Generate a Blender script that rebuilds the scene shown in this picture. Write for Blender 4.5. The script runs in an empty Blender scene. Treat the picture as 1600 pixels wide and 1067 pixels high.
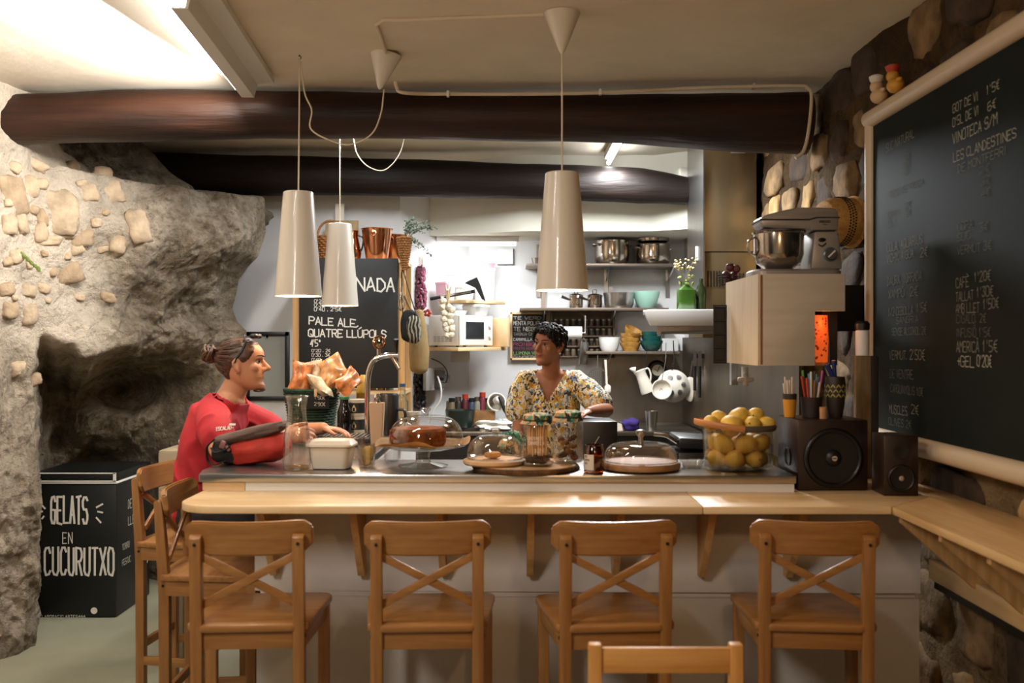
import bpy, bmesh, math, random
from mathutils import Vector, Matrix, noise, Euler
random.seed(7)
PI = math.pi
C = bpy.context.scene.collection
SC = bpy.context.scene

# ------------------------------------------------------------------ camera, world, lights, exposure
F, H = 1556.0, 1.59          # focal length in pixels of a 1600 px wide frame, eye height in metres
cam_d = bpy.data.cameras.new('camera'); cam = bpy.data.objects.new('camera', cam_d); C.objects.link(cam)
cam_d.sensor_width = 36.0; cam_d.lens = 36.0 * F / 1600.0
cam.location = (0, 0, H); cam.rotation_euler = (PI/2, 0, 0)
cam_d.dof.use_dof = True; cam_d.dof.focus_distance = 5.4; cam_d.dof.aperture_fstop = 3.0
SC.camera = cam
SC.view_settings.view_transform = 'Standard'; SC.view_settings.look = 'None'
SC.view_settings.gamma = 1.0; SC.view_settings.use_curve_mapping = False
SC.view_settings.exposure = 0.0
SC.cycles.caustics_reflective = False; SC.cycles.caustics_refractive = False
SC.cycles.sample_clamp_indirect = 3.0
SC.cycles.max_bounces = 8; SC.cycles.transparent_max_bounces = 16
SC.cycles.use_denoising = True

def lin(h):
    h = h.lstrip('#'); v = [int(h[i:i+2], 16)/255 for i in (0, 2, 4)]
    return tuple(c/12.92 if c <= .04045 else ((c+.055)/1.055)**2.4 for c in v)

W = bpy.data.worlds.new('world'); SC.world = W; W.use_nodes = True
W.node_tree.nodes['Background'].inputs[0].default_value = (1.0, .80, .60, 1)
W.node_tree.nodes['Background'].inputs[1].default_value = 0.025

def area_light(name, loc, target, sx, sy, power, col):
    d = bpy.data.lights.new(name, 'AREA'); d.shape = 'RECTANGLE'; d.size = sx; d.size_y = sy
    d.energy = power; d.color = col
    o = bpy.data.objects.new(name, d); C.objects.link(o); o.location = loc
    v = Vector(target) - Vector(loc); o.rotation_euler = v.to_track_quat('-Z', 'Y').to_euler()
    return o
def point_light(name, loc, power, col, r=.03):
    d = bpy.data.lights.new(name, 'POINT'); d.energy = power; d.color = col; d.shadow_soft_size = r
    o = bpy.data.objects.new(name, d); C.objects.link(o); o.location = loc
    return o
WARM = (1.0, .62, .32); COOL = (.93, .97, 1.0); NEUT = (1.0, .86, .70)
# lamps of the dining room behind the camera (ceiling fittings there, then an added warm fill)
area_light('dining_room_ceiling_light', (-1.45, .55, 2.76), (-1.0, 1.6, 0), .35, 1.4, 68, (1.0, .92, .84))
area_light('dining_room_batten_light', (-1.25, 2.6, 2.76), (-1.15, 2.65, 0), .12, 1.1, 16, (1.0, .93, .86))
point_light('added_ceiling_fill_light', (.55, .9, 1.95), 21, WARM, .06)  # added fill without a known fitting, brightens the ceiling and right wall
# light of the wall-washing fluorescent on the left
area_light('wall_washer_light', (-1.45, 4.15, 2.74), (-2.7, 4.3, 2.2), 1.3, .12, 48, (1.0, .97, .93))
# kitchen tubes
area_light('kitchen_tube_light', (.67, 6.0, 2.76), (.67, 6.0, 0), .12, 1.2, 92, COOL)
area_light('kitchen_batten_light', (-.95, 5.7, 2.80), (-.95, 5.75, 0), .1, .8, 20, COOL)
area_light('shelf_tube_light', (-.25, 7.1, 2.22), (-.3, 7.5, 1.5), .5, .08, 7.5, (.88, .94, 1.0))

# ------------------------------------------------------------------ helpers
def P(px, py, Y):
    """the world point at distance Y along a line of sight measured on the photograph"""
    return Vector(((px-800)*Y/F, Y, H-(py-533.5)*Y/F))
def X_(px, Y): return (px-800)*Y/F
def Z_(py, Y): return H-(py-533.5)*Y/F

def nb(): return bmesh.new()
def box(bm, c, s, rot=None, bev=0.0, seg=2):
    r = bmesh.ops.create_cube(bm, size=1.0); vs = r['verts']
    m = Matrix.Translation(Vector(c))
    if rot is not None: m = m @ (rot.to_4x4() if not isinstance(rot, (tuple, list)) else Euler(rot).to_matrix().to_4x4())
    bmesh.ops.transform(bm, matrix=m @ Matrix.Diagonal((s[0], s[1], s[2], 1)), verts=vs)
    if bev:
        es = list({e for v in vs for e in v.link_edges})
        bmesh.ops.bevel(bm, geom=es, offset=bev, segments=seg, affect='EDGES', profile=.5)
def bar(bm, a, b, w, d, up=(0, 0, 1), bev=0.0):
    """a square bar from a to b, w across, d along the 'up' side"""
    a, b = Vector(a), Vector(b); t = (b-a); L = t.length; t.normalize(); up = Vector(up)
    u = t.cross(up)
    if u.length < 1e-4: u = t.cross(Vector((1, 0, 0)))
    u.normalize(); v = u.cross(t)
    rot = Matrix((u, t, v)).transposed()
    box(bm, (a+b)/2, (w, L, d), rot, bev)
def ring_frame(t, ref):
    u = ref - t*ref.dot(t)
    if u.length < 1e-5: u = t.orthogonal()
    u.normalize(); return u, t.cross(u)
def tube(bm, pts, r, n=8, cap=True, side=None, closed=False):
    """tube along pts; r a number, a list of numbers or of (a, b) half widths; side orients the ring"""
    pts = [Vector(p) for p in pts]; k = len(pts)
    rs = r if isinstance(r, (list, tuple)) else [r]*k
    ref = Vector(side) if side is not None else None
    rings = []; lastu = None
    for i, p in enumerate(pts):
        if closed: t = pts[(i+1) % k]-pts[i-1]
        else: t = pts[min(i+1, k-1)]-pts[max(i-1, 0)]
        if t.length < 1e-9: t = Vector((0, 0, 1))
        t.normalize()
        rf = ref if ref is not None else (lastu if lastu is not None else (Vector((0, 0, 1)) if abs(t.z) < .9 else Vector((1, 0, 0))))
        u, v = ring_frame(t, rf); lastu = u
        a, b = rs[i] if isinstance(rs[i], (tuple, list)) else (rs[i], rs[i])
        rings.append([bm.verts.new(p+u*(a*math.cos(2*PI*j/n))+v*(b*math.sin(2*PI*j/n))) for j in range(n)])
    m = k if closed else k-1
    for i in range(m):
        A, B = rings[i], rings[(i+1) % k]
        for j in range(n): bm.faces.new((A[j], A[(j+1) % n], B[(j+1) % n], B[j]))
    if cap and not closed:
        bm.faces.new(rings[0][::-1]); bm.faces.new(rings[-1])
    return rings
def blobtube(bm, pts, rs, n=18, side=None):
    """a tube with rounded ends (for bodies)"""
    pts = [Vector(p) for p in pts]; rs = [(r, r) if not isinstance(r, (tuple, list)) else r for r in rs]
    P2, R2 = [], []
    t0 = (pts[0]-pts[1]).normalized(); t1 = (pts[-1]-pts[-2]).normalized()
    m0 = min(rs[0]); m1 = min(rs[-1])
    for a in (80, 55, 28):
        q = math.radians(a); P2.append(pts[0]+t0*m0*math.sin(q)); R2.append((rs[0][0]*math.cos(q), rs[0][1]*math.cos(q)))
    P2 += pts; R2 += rs
    for a in (28, 55, 80):
        q = math.radians(a); P2.append(pts[-1]+t1*m1*math.sin(q)); R2.append((rs[-1][0]*math.cos(q), rs[-1][1]*math.cos(q)))
    tube(bm, P2, R2, n, True, side)
def lathe(bm, prof, n=28, c=(0, 0, 0), mat=None, sx=1.0, sy=1.0, wob=None):
    """revolve [(r, z), ...]; r = 0 closes the end"""
    c = Vector(c); prev = None
    for (r, z) in prof:
        if r <= 1e-6: cur = [bm.verts.new((0, 0, z))]
        else:
            cur = []
            for j in range(n):
                a = 2*PI*j/n; k = 1.0 if wob is None else wob(a, r, z)
                cur.append(bm.verts.new((r*k*sx*math.cos(a), r*k*sy*math.sin(a), z)))
        for v in cur:
            v.co = (mat @ v.co if mat is not None else v.co) + c
        if prev is not None:
            if len(prev) == 1 and len(cur) > 1:
                for j in range(n): bm.faces.new((prev[0], cur[j], cur[(j+1) % n]))
            elif len(cur) == 1 and len(prev) > 1:
                for j in range(n): bm.faces.new((prev[j], cur[0], prev[(j+1) % n]))
            elif len(cur) > 1:
                for j in range(n): bm.faces.new((prev[j], cur[j], cur[(j+1) % n], prev[(j+1) % n]))
        prev = cur
def prism(bm, poly, z0, z1, mat=None, bev=0.0):
    """extrude a plan polygon from z0 to z1 (mat maps it elsewhere)"""
    a = [bm.verts.new((x, y, z0)) for x, y in poly]; b = [bm.verts.new((x, y, z1)) for x, y in poly]
    f = [bm.faces.new(a[::-1]), bm.faces.new(b)]
    n = len(poly)
    for i in range(n): f.append(bm.faces.new((a[i], a[(i+1) % n], b[(i+1) % n], b[i])))
    if mat is not None: bmesh.ops.transform(bm, matrix=mat, verts=a+b)
    if bev:
        bmesh.ops.recalc_face_normals(bm, faces=f)
        es = list({e for v in a+b for e in v.link_edges})
        bmesh.ops.bevel(bm, geom=es, offset=bev, segments=2, affect='EDGES', profile=.5)
def ball(bm, c, r, s=(1, 1, 1), u=16, v=10, rot=None):
    q = bmesh.ops.create_uvsphere(bm, u_segments=u, v_segments=v, radius=r)
    m = Matrix.Translation(Vector(c))
    if rot is not None: m = m @ Euler(rot).to_matrix().to_4x4()
    bmesh.ops.transform(bm, matrix=m @ Matrix.Diagonal((s[0], s[1], s[2], 1)), verts=q['verts'])
    return q['verts']
def ico(bm, c, r, s=(1, 1, 1), sub=2, rot=None, amp=0.0, fr=3.0, seed=0.0):
    q = bmesh.ops.create_icosphere(bm, subdivisions=sub, radius=1.0)
    for v in q['verts']:
        v.co *= 1+amp*noise.noise(v.co*fr+Vector((seed*3.1, seed*1.7, seed)))
    m = Matrix.Translation(Vector(c))
    if rot is not None: m = m @ Euler(rot).to_matrix().to_4x4()
    bmesh.ops.transform(bm, matrix=m @ Matrix.Diagonal((s[0]*r, s[1]*r, s[2]*r, 1)), verts=q['verts'])
    return q['verts']
def torus(bm, c, R, r, n=28, m=8, mat=None, a0=0, a1=2*PI):
    full = abs(a1-a0-2*PI) < 1e-6
    pts = [Vector((R*math.cos(a0+(a1-a0)*i/(n if full else n-1)), R*math.sin(a0+(a1-a0)*i/(n if full else n-1)), 0)) for i in range(n)]
    pts = [(mat @ p if mat is not None else p)+Vector(c) for p in pts]
    tube(bm, pts, r, m, True, None, full)
def bez(pts, n=8):
    """Catmull-Rom through the points"""
    p = [Vector(q) for q in pts]; p = [p[0]*2-p[1]] + p + [p[-1]*2-p[-2]]; out = []
    for i in range(1, len(p)-2):
        for k in range(n):
            t = k/n
            out.append(.5*((2*p[i]) + (p[i+1]-p[i-1])*t + (2*p[i-1]-5*p[i]+4*p[i+1]-p[i+2])*t*t + (3*p[i]-p[i-1]-3*p[i+1]+p[i+2])*t**3))
    out.append(p[-2]); return out
def finish(me, ang=38):
    me.polygons.foreach_set('use_smooth', [True]*len(me.polygons))
    try: me.set_sharp_from_angle(angle=math.radians(ang))
    except Exception: pass
def obj(name, bm, mat, parent=None, label=None, ang=38, loc=None, rotz=None, recalc=True):
    if recalc: bmesh.ops.recalc_face_normals(bm, faces=bm.faces)
    me = bpy.data.meshes.new(name); bm.to_mesh(me); bm.free(); finish(me, ang)
    if mat is not None:
        for m in (mat if isinstance(mat, (list, tuple)) else [mat]): me.materials.append(m)
    o = bpy.data.objects.new(name, me); C.objects.link(o)
    if parent is not None: o.parent = parent
    if label: o['label'] = label
    if loc is not None: o.location = loc
    if rotz is not None: o.rotation_euler = (0, 0, rotz)
    return o
def tag(o, label, cat, group=None):
    o['label'] = label; o['category'] = cat
    if group: o['group'] = group
    return o
def thing(name, label, cat, loc=(0, 0, 0), rotz=0.0, group=None):
    o = bpy.data.objects.new(name, None); C.objects.link(o); o.empty_display_size = .05
    o.location = loc; o.rotation_euler = (0, 0, rotz)
    return tag(o, label, cat, group)
def struct(name, bm, mat, parent=None, **k):
    o = obj(name, bm, mat, parent, **k)
    if parent is None: o['kind'] = 'structure'
    return o
def dup(root, loc, rotz=None, label=None, name=None):
    """a copy of a thing with copies of its parts and sub-parts"""
    r = root.copy(); C.objects.link(r); r.location = loc
    if rotz is not None: r.rotation_euler = (0, 0, rotz)
    if label: r['label'] = label
    if name: r.name = name
    for ch in list(root.children):
        c = ch.copy(); C.objects.link(c); c.parent = r
        for g in list(ch.children):
            d = g.copy(); C.objects.link(d); d.parent = c
    return r

# ------------------------------------------------------------------ materials
def nodes(name):
    m = bpy.data.materials.new(name); m.use_nodes = True
    nt = m.node_tree; b = nt.nodes['Principled BSDF']
    return m, nt, b
def mixrgb(nt, a, b, fac):
    n = nt.nodes.new('ShaderNodeMix'); n.data_type = 'RGBA'
    for sock, v in ((n.inputs[6], a), (n.inputs[7], b)):
        if isinstance(v, tuple): sock.default_value = (*v, 1)
        else: nt.links.new(v, sock)
    if isinstance(fac, float): n.inputs[0].default_value = fac
    else: nt.links.new(fac, n.inputs[0])
    return n.outputs[2]
def tex_noise(nt, scale=(1, 1, 1), s=5.0, detail=4.0, rough=.55, gen=False):
    tc = nt.nodes.new('ShaderNodeTexCoord'); mp = nt.nodes.new('ShaderNodeMapping')
    mp.inputs['Scale'].default_value = scale
    nt.links.new(tc.outputs['Generated' if gen else 'Object'], mp.inputs['Vector'])
    n = nt.nodes.new('ShaderNodeTexNoise'); n.inputs['Scale'].default_value = s
    n.inputs['Detail'].default_value = detail; n.inputs['Roughness'].default_value = rough
    nt.links.new(mp.outputs[0], n.inputs['Vector'])
    return n
def ramp(nt, fac, stops):
    r = nt.nodes.new('ShaderNodeValToRGB'); e = r.color_ramp.elements
    while len(e) < len(stops): e.new(.5)
    for i, (p, c) in enumerate(stops):
        e[i].position = p; e[i].color = (*c, 1) if isinstance(c, tuple) else (c, c, c, 1)
    nt.links.new(fac, r.inputs[0]); return r.outputs[0]
def bumpn(nt, bsdf, height, strength=.3, dist=.01):
    n = nt.nodes.new('ShaderNodeBump'); n.inputs['Strength'].default_value = strength; n.inputs['Distance'].default_value = dist
    nt.links.new(height, n.inputs['Height']); nt.links.new(n.outputs[0], bsdf.inputs['Normal'])
def M(name, col, rough=.5, metal=0.0, var=0.0, vs=8.0, bump=0.0, bs=60.0, spec=.5, coat=0.0, emit=None, es=0.0, sss=0.0, sc=(1, 1, 1)):
    m, nt, b = nodes(name); c = lin(col) if isinstance(col, str) else col
    b.inputs['Base Color'].default_value = (*c, 1); b.inputs['Roughness'].default_value = rough
    b.inputs['Metallic'].default_value = metal; b.inputs['Specular IOR Level'].default_value = spec
    b.inputs['Coat Weight'].default_value = coat
    if var:
        n = tex_noise(nt, sc, vs)
        o = mixrgb(nt, tuple(x*(1-var) for x in c), tuple(min(1, x*(1+var)) for x in c), ramp(nt, n.outputs[0], [(.3, 0.0), (.7, 1.0)]))
        nt.links.new(o, b.inputs['Base Color'])
    if bump:
        n2 = tex_noise(nt, sc, bs, 5); bumpn(nt, b, n2.outputs[0], bump)
    if emit is not None:
        b.inputs['Emission Color'].default_value = (*emit, 1); b.inputs['Emission Strength'].default_value = es
    if sss:
        b.inputs['Subsurface Weight'].default_value = sss; b.inputs['Subsurface Radius'].default_value = (.012, .005, .003)
        b.inputs['Subsurface Scale'].default_value = 1.0
    return m
def wood(name, c1, c2, axis=0, rough=.42, s=5.0, coat=0.0, bump=.12):
    m, nt, b = nodes(name); sc = [11.0, 11.0, 11.0]; sc[axis] = .8
    n = tex_noise(nt, tuple(sc), s, 6, .6)
    sc2 = [2.5, 2.5, 2.5]; sc2[axis] = .35
    n2 = tex_noise(nt, tuple(sc2), 2.2, 3)
    c = mixrgb(nt, lin(c1), lin(c2), ramp(nt, n.outputs[0], [(.32, 0.0), (.68, 1.0)]))
    dk = tuple(x*.72 for x in lin(c1))
    c = mixrgb(nt, c, dk, ramp(nt, n2.outputs[0], [(.5, 0.0), (.75, .7)]))
    nt.links.new(c, b.inputs['Base Color']); b.inputs['Roughness'].default_value = rough; b.inputs['Coat Weight'].default_value = coat
    if bump: bumpn(nt, b, n.outputs[0], bump, .004)
    return m
def clearglass(name, tint=(1, 1, 1), rough=0.03, refl=.10, edge=.42, wave=0.0, wsc=(1, 1, 1), ws=12.0):
    """thin-walled glass: see-through with mirror reflections that grow towards grazing angles"""
    m = bpy.data.materials.new(name); m.use_nodes = True; nt = m.node_tree; nt.nodes.clear()
    out = nt.nodes.new('ShaderNodeOutputMaterial'); tr = nt.nodes.new('ShaderNodeBsdfTransparent'); gl = nt.nodes.new('ShaderNodeBsdfGlossy')
    tr.inputs[0].default_value = (*tint, 1); gl.inputs['Roughness'].default_value = rough
    lw = nt.nodes.new('ShaderNodeLayerWeight'); lw.inputs[0].default_value = .45
    mr = nt.nodes.new('ShaderNodeMapRange'); mr.inputs[3].default_value = refl*.35; mr.inputs[4].default_value = edge
    nt.links.new(lw.outputs['Facing'], mr.inputs[0])
    mx = nt.nodes.new('ShaderNodeMixShader'); nt.links.new(mr.outputs[0], mx.inputs[0])
    nt.links.new(tr.outputs[0], mx.inputs[1]); nt.links.new(gl.outputs[0], mx.inputs[2]); nt.links.new(mx.outputs[0], out.inputs[0])
    if wave:
        n = tex_noise(nt, wsc, ws, 2); bp = nt.nodes.new('ShaderNodeBump'); bp.inputs['Strength'].default_value = wave; bp.inputs['Distance'].default_value = .004
        nt.links.new(n.outputs[0], bp.inputs['Height']); nt.links.new(bp.outputs[0], gl.inputs['Normal']); nt.links.new(bp.outputs[0], lw.inputs['Normal'])
    return m

m_ceil = M('plaster_ceiling', '#e8dcc8', .9, var=.06, vs=3, bump=.35, bs=9)
m_white = M('white_plaster', '#dcdad8', .85, var=.04, vs=3, bump=.12, bs=20)
m_soffit = M('cream_plaster', '#dcd9cb', .8, var=.03, vs=3)
m_floor = M('floor_paint', '#8d8a74', .45, var=.12, vs=2.2, bump=.05, bs=12)
m_bar = M('bar_plaster', '#cfc8c2', .75, var=.05, vs=4, bump=.1, bs=60)
m_steel = M('stainless', '#b9b7b4', .28, 1.0, var=.08, vs=6)
m_steeldk = M('stainless_dull', '#8d867c', .34, 1.0, var=.2, vs=4, sc=(1, 1, .3))
m_chrome = M('chrome', '#d8d4d0', .1, 1.0)
m_pot = M('polished_steel', '#b8ada0', .16, 1.0)
m_copper = M('copper', '#c98a66', .18, 1.0)
m_black = M('black_plastic', '#0c0c0d', .4)
m_blackmat = M('black_matte', '#0b0b0b', .85)
m_whiteplas = M('white_plastic', '#e4e2de', .4)
m_cream = M('cream_enamel', '#e0d3c0', .35)
m_pale = M('pale_pine', '#dcb98c', .5)
w_x = wood('pine_x', '#d6b07c', '#ecd1a4', 0, .40, 3.2); w_y = wood('pine_y', '#c9a066', '#e0be8c', 1, .40, 3.2)
w_z = wood('pine_z', '#bb8a52', '#d6ac74', 2, .5, 4)
s_x = wood('stool_x', '#8d5d2f', '#a97740', 0, .36, 5, .15); s_y = wood('stool_y', '#8d5d2f', '#a97740', 1, .36, 5, .15); s_z = wood('stool_z', '#8d5d2f', '#a97740', 2, .36, 5, .15)
m_chalk = M('chalk', '#d9d4c8', .95)
m_chalkdim = M('chalk_faint', '#7c7a6c', .95)
m_chalkmid = M('chalk_soft', '#a8a494', .95)
m_board = M('slate_board', '#0e0d0c', .62, var=.35, vs=2.5)
m_green_board = M('green_board', '#0e1511', .6, var=.45, vs=2.2, spec=.14)
m_cord = M('white_cord', '#d8c8ae', .5)
glass = clearglass('clear_glass'); glass_rip = clearglass('rippled_glass', (.97, .95, .92), .08, .35, .7, .9, (1, 1, .35), 60)
glass_dome = clearglass('dome_glass', (.98, .98, .97), .02, .12, .55, .15, (1, 1, 1), 6)
glass_amber = clearglass('amber_glass', (.55, .22, .05), .05, .2, .6)
glass_green = clearglass('green_glass', (.25, .55, .15), .05, .15, .5)
# ------------------------------------------------------------------ the room
def rockmat(name, mortar, rock1, rock2, dark):
    m, nt, b = nodes(name)
    at = nt.nodes.new('ShaderNodeAttribute'); at.attribute_name = 'tone'
    n1 = tex_noise(nt, (1, 1, 1), 5.5, 9, .68); n2 = tex_noise(nt, (1, 1, 1), 24, 6, .7); n3 = tex_noise(nt, (1, 1, 1), 1.7, 4)
    mo = mixrgb(nt, lin(mortar), tuple(x*.62 for x in lin(mortar)), ramp(nt, n1.outputs[0], [(.42, 0.0), (.75, 1.0)]))
    ro = mixrgb(nt, lin(rock1), lin(rock2), ramp(nt, n1.outputs[0], [(.35, 0.0), (.65, 1.0)]))
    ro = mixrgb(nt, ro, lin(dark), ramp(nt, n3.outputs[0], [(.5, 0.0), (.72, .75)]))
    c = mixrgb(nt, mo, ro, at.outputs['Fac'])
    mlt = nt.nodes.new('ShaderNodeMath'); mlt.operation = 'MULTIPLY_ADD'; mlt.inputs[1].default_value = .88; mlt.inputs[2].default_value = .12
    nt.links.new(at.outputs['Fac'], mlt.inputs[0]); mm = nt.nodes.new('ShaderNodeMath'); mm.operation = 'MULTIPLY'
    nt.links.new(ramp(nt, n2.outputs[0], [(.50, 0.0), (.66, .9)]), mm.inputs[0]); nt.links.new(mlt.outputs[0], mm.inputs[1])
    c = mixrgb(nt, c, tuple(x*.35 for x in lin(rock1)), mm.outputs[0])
    nt.links.new(c, b.inputs['Base Color']); b.inputs['Roughness'].default_value = .93; b.inputs['Specular IOR Level'].default_value = .2
    mx = nt.nodes.new('ShaderNodeMath'); mx.operation = 'ADD'
    nt.links.new(n1.outputs[0], mx.inputs[0]); nt.links.new(n2.outputs[0], mx.inputs[1])
    bumpn(nt, b, mx.outputs[0], 1.0, .05)
    return m
m_rock = rockmat('rock', '#eeddc6', '#a99b86', '#6f604c', '#3d3227')
m_rockr = rockmat('stone_right', '#a58a64', '#6e5434', '#463320', '#20160d')
m_stoneL = M('field_stone', '#9c866b', .9, var=.3, vs=14, bump=.6, bs=40)
m_stoneP = M('pale_field_stone', '#af9a7f', .9, var=.3, vs=14, bump=.6, bs=40)
m_stoneD = M('dark_field_stone', '#3d2b1c', .9, var=.5, vs=9, bump=.7, bs=30)
m_stoneT2 = M('ochre_field_stone', '#a08052', .9, var=.45, vs=9, bump=.7, bs=30)
m_stoneT = M('tan_field_stone', '#7d6240', .9, var=.5, vs=9, bump=.7, bs=30)

bm = nb(); box(bm, (-.6, 3.2, -.05), (6.2, 10.6, .1)); struct('floor', bm, m_floor)
# ceiling: a gently uneven plastered slab
bm = nb(); NX, NY = 60, 90
g = []
for i in range(NX+1):
    row = []
    for j in range(NY+1):
        x = -3.5+5.4*i/NX; y = -2.0+10.4*j/NY
        z = 2.885+.018*noise.noise(Vector((x*.9, y*.9, 3)))+.006*noise.noise(Vector((x*4, y*4, 1)))
        row.append(bm.verts.new((x, y, z)))
    g.append(row)
for i in range(NX):
    for j in range(NY): bm.faces.new((g[i][j], g[i][j+1], g[i+1][j+1], g[i+1][j]))
q = bmesh.ops.extrude_face_region(bm, geom=bm.faces[:]); bmesh.ops.translate(bm, vec=(0, 0, .12), verts=[e for e in q['geom'] if isinstance(e, bmesh.types.BMVert)])
struct('ceiling', bm, m_ceil)
bm = nb(); box(bm, (-.6, -2.05, 1.45), (6.2, .1, 2.9)); struct('wall_front', bm, m_ceil)

# --- left: rubble masonry that runs into living rock with a hollow under it
def interp(tab, x):
    if x <= tab[0][0]: return tab[0][1]
    for (a, b), (c, d) in zip(tab, tab[1:]):
        if x <= c: return b+(d-b)*(x-a)/(c-a)
    return tab[-1][1]
EDGE = [(0, -2.02), (.95, -2.05), (1.35, -1.85), (1.6, -1.70), (1.66, -1.71), (1.72, -1.77), (1.80, -1.80), (1.90, -1.775), (2.0, -1.76), (2.08, -1.70), (2.15, -1.63), (2.3, -1.58), (2.49, -1.60), (2.515, -1.62), (2.53, -2.0), (2.60, -2.06), (2.68, -2.2), (2.9, -2.4)]
def smooth(a, b, x):
    t = max(0., min(1., (x-a)/(b-a))); return t*t*(3-2*t)
def fbm(p, o=5, l=2.1, g_=.5):
    s = 0; a = 1
    for _ in range(o): s += a*noise.noise(p); p = p*l+Vector((1.7, 9.2, 3.3)); a *= g_
    return s
def ridged(p, o=4):
    s = 0; a = 1
    for _ in range(o): s += a*(1-abs(noise.noise(p))*2); p = p*2.1+Vector((4.7, 1.2, 8.3)); a *= .5
    return s
def rock_point(u, z):
    """u runs along the plan from the street end (0) to behind the kitchen wall (5)"""
    e = interp(EDGE, z)
    # the plan bulges outward half way up, leans back near the ceiling
    pts = [Vector((-2.72, 1.2, 0)), Vector((-2.68, 4.3, 0)), Vector((-2.50, 5.22, 0)), Vector((e-.42, 5.92, 0)), Vector((e, 6.42, 0)), Vector((e-.12, 6.74, 0)), Vector((e-.25, 7.25, 0))]
    k = min(int(u), 5); t = u-k
    if k in (2, 3): p = pts[k].lerp(pts[k+1], t)
    else: p = pts[k].lerp(pts[k+1], t)
    p.z = z
    q = Vector((p.x, p.y, z))
    # hollow
    rim = 1.99+.10*noise.noise(Vector((0, 0, z*4)))+.05*noise.noise(Vector((0, 2, z*11)))
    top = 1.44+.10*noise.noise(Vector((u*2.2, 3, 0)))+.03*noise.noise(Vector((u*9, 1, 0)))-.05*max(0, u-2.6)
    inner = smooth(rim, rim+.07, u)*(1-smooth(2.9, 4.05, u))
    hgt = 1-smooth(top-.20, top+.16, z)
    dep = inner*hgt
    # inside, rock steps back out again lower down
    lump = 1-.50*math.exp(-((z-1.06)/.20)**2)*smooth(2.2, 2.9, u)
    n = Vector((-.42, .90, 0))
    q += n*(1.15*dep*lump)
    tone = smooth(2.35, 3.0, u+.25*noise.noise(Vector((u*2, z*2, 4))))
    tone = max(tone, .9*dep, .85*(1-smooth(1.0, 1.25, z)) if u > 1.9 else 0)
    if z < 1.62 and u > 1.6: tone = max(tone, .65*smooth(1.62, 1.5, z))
    out = Vector((.60, -.80, 0)) if u > 1.5 else Vector((1, -.15, 0))
    big = fbm(q*1.6, 3)*.10*(.4+.6*tone)
    med = fbm(Vector((q.x*5+q.z*2, q.y*5, q.z*5-q.x*3)), 5)*(.030+.040*tone)
    rid = (ridged(Vector((q.x*3+q.z*1.5, q.y*3, q.z*3.5-q.x*1.5)))-1.0)*.035*tone
    q += out*(.20*math.exp(-((z-2.16)/.30)**2)*smooth(2.4, 3.0, u)*(1-smooth(3.55, 4.0, u))-.18*smooth(1.75, 1.05, z)*smooth(2.7, 3.2, u)*(1-inner)*(1-.55*smooth(3.5, 4.0, u)))
    rid += (ridged(Vector((q.x*9+q.z*5, q.y*9, q.z*9-q.x*6)), 3)-1.0)*.013*(.25+.75*tone)
    edge = 1-.75*smooth(3.5, 4.0, u)
    low = .12*math.exp(-((z-.75)/.3)**2)*math.exp(-((u-1.9)/.25)**2)
    q += out*((big+med+rid)*edge+low)
    q.z += .02*fbm(q*4+Vector((5, 5, 5)), 3)*(1 if .05 < z < 2.8 else 0)
    return q, tone
us = [.2+1.1*i/14 for i in range(14)]+[1.3+2.9*i/330 for i in range(331)]+[4.2+1.8*i/24 for i in range(1, 25)]
zs = [-.02+2.95*i/300 for i in range(301)]
bm = nb(); grid = []; LR = []
for u in us:
    row = []
    for z in zs:
        p, t = rock_point(u, z); row.append(bm.verts.new(p)); LR.append((p, t))
    grid.append(row)
for i in range(len(us)-1):
    for j in range(len(zs)-1): bm.faces.new((grid[i][j], grid[i+1][j], grid[i+1][j+1], grid[i][j+1]))
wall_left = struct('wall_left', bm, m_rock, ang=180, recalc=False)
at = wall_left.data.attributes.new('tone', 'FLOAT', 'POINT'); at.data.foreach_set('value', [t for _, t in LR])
# top shelf of the rock under the rear beam
bm = nb(); ico(bm, (-1.86, 6.62, 2.43), 1, (.26, .36, .085), 3, None, .22, 2.0, 3)
o = obj('rock_ledge', bm, m_rock, wall_left, ang=180)
a2 = o.data.attributes.new('tone', 'FLOAT', 'POINT'); a2.data.foreach_set('value', [1.0]*len(o.data.vertices))
PX = [(800+p.x*F/p.y, 533.5-(p.z-H)*F/p.y, p) for p, t in LR if p.y > 2.5]
def on_rock(px, py):
    best = None
    for x, y, p in PX:
        d = abs(x-px)+abs(y-py)
        if d < 7 and (best is None or p.y < best[0]-.25 or (d < best[1] and abs(p.y-best[0]) < .25)): best = (p.y, d, p)
    return best[2] if best else None
STL = [(20, 305, 26, 30), (46, 292, 13, 18), (95, 332, 27, 36), (64, 340, 9, 15), (62, 362, 11, 16), (74, 376, 20, 8), (105, 424, 22, 20), (12, 350, 16, 16), (30, 345, 11, 22), (128, 372, 18, 14), (120, 388, 12, 9), (170, 300, 20, 18), (160, 270, 14, 12), (186, 380, 12, 17), (24, 400, 15, 11), (8, 452, 16, 10), (40, 455, 17, 10), (66, 450, 11, 8), (14, 485, 14, 14), (45, 490, 16, 16), (55, 255, 20, 9), (110, 262, 15, 9), (20, 262, 11, 9), (30, 575, 14, 11), (50, 595, 14, 10), (215, 355, 16, 26), (140, 300, 14, 14)]
rs0 = random.Random(31)
for _k in range(34):
    _x, _y = rs0.uniform(3, 175), rs0.uniform(240, 470)
    if all(abs(_x-a)+abs(_y-b) > 22 for a, b, _, _ in STL): STL.append((_x, _y, rs0.uniform(5, 12), rs0.uniform(4, 9)))
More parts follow.
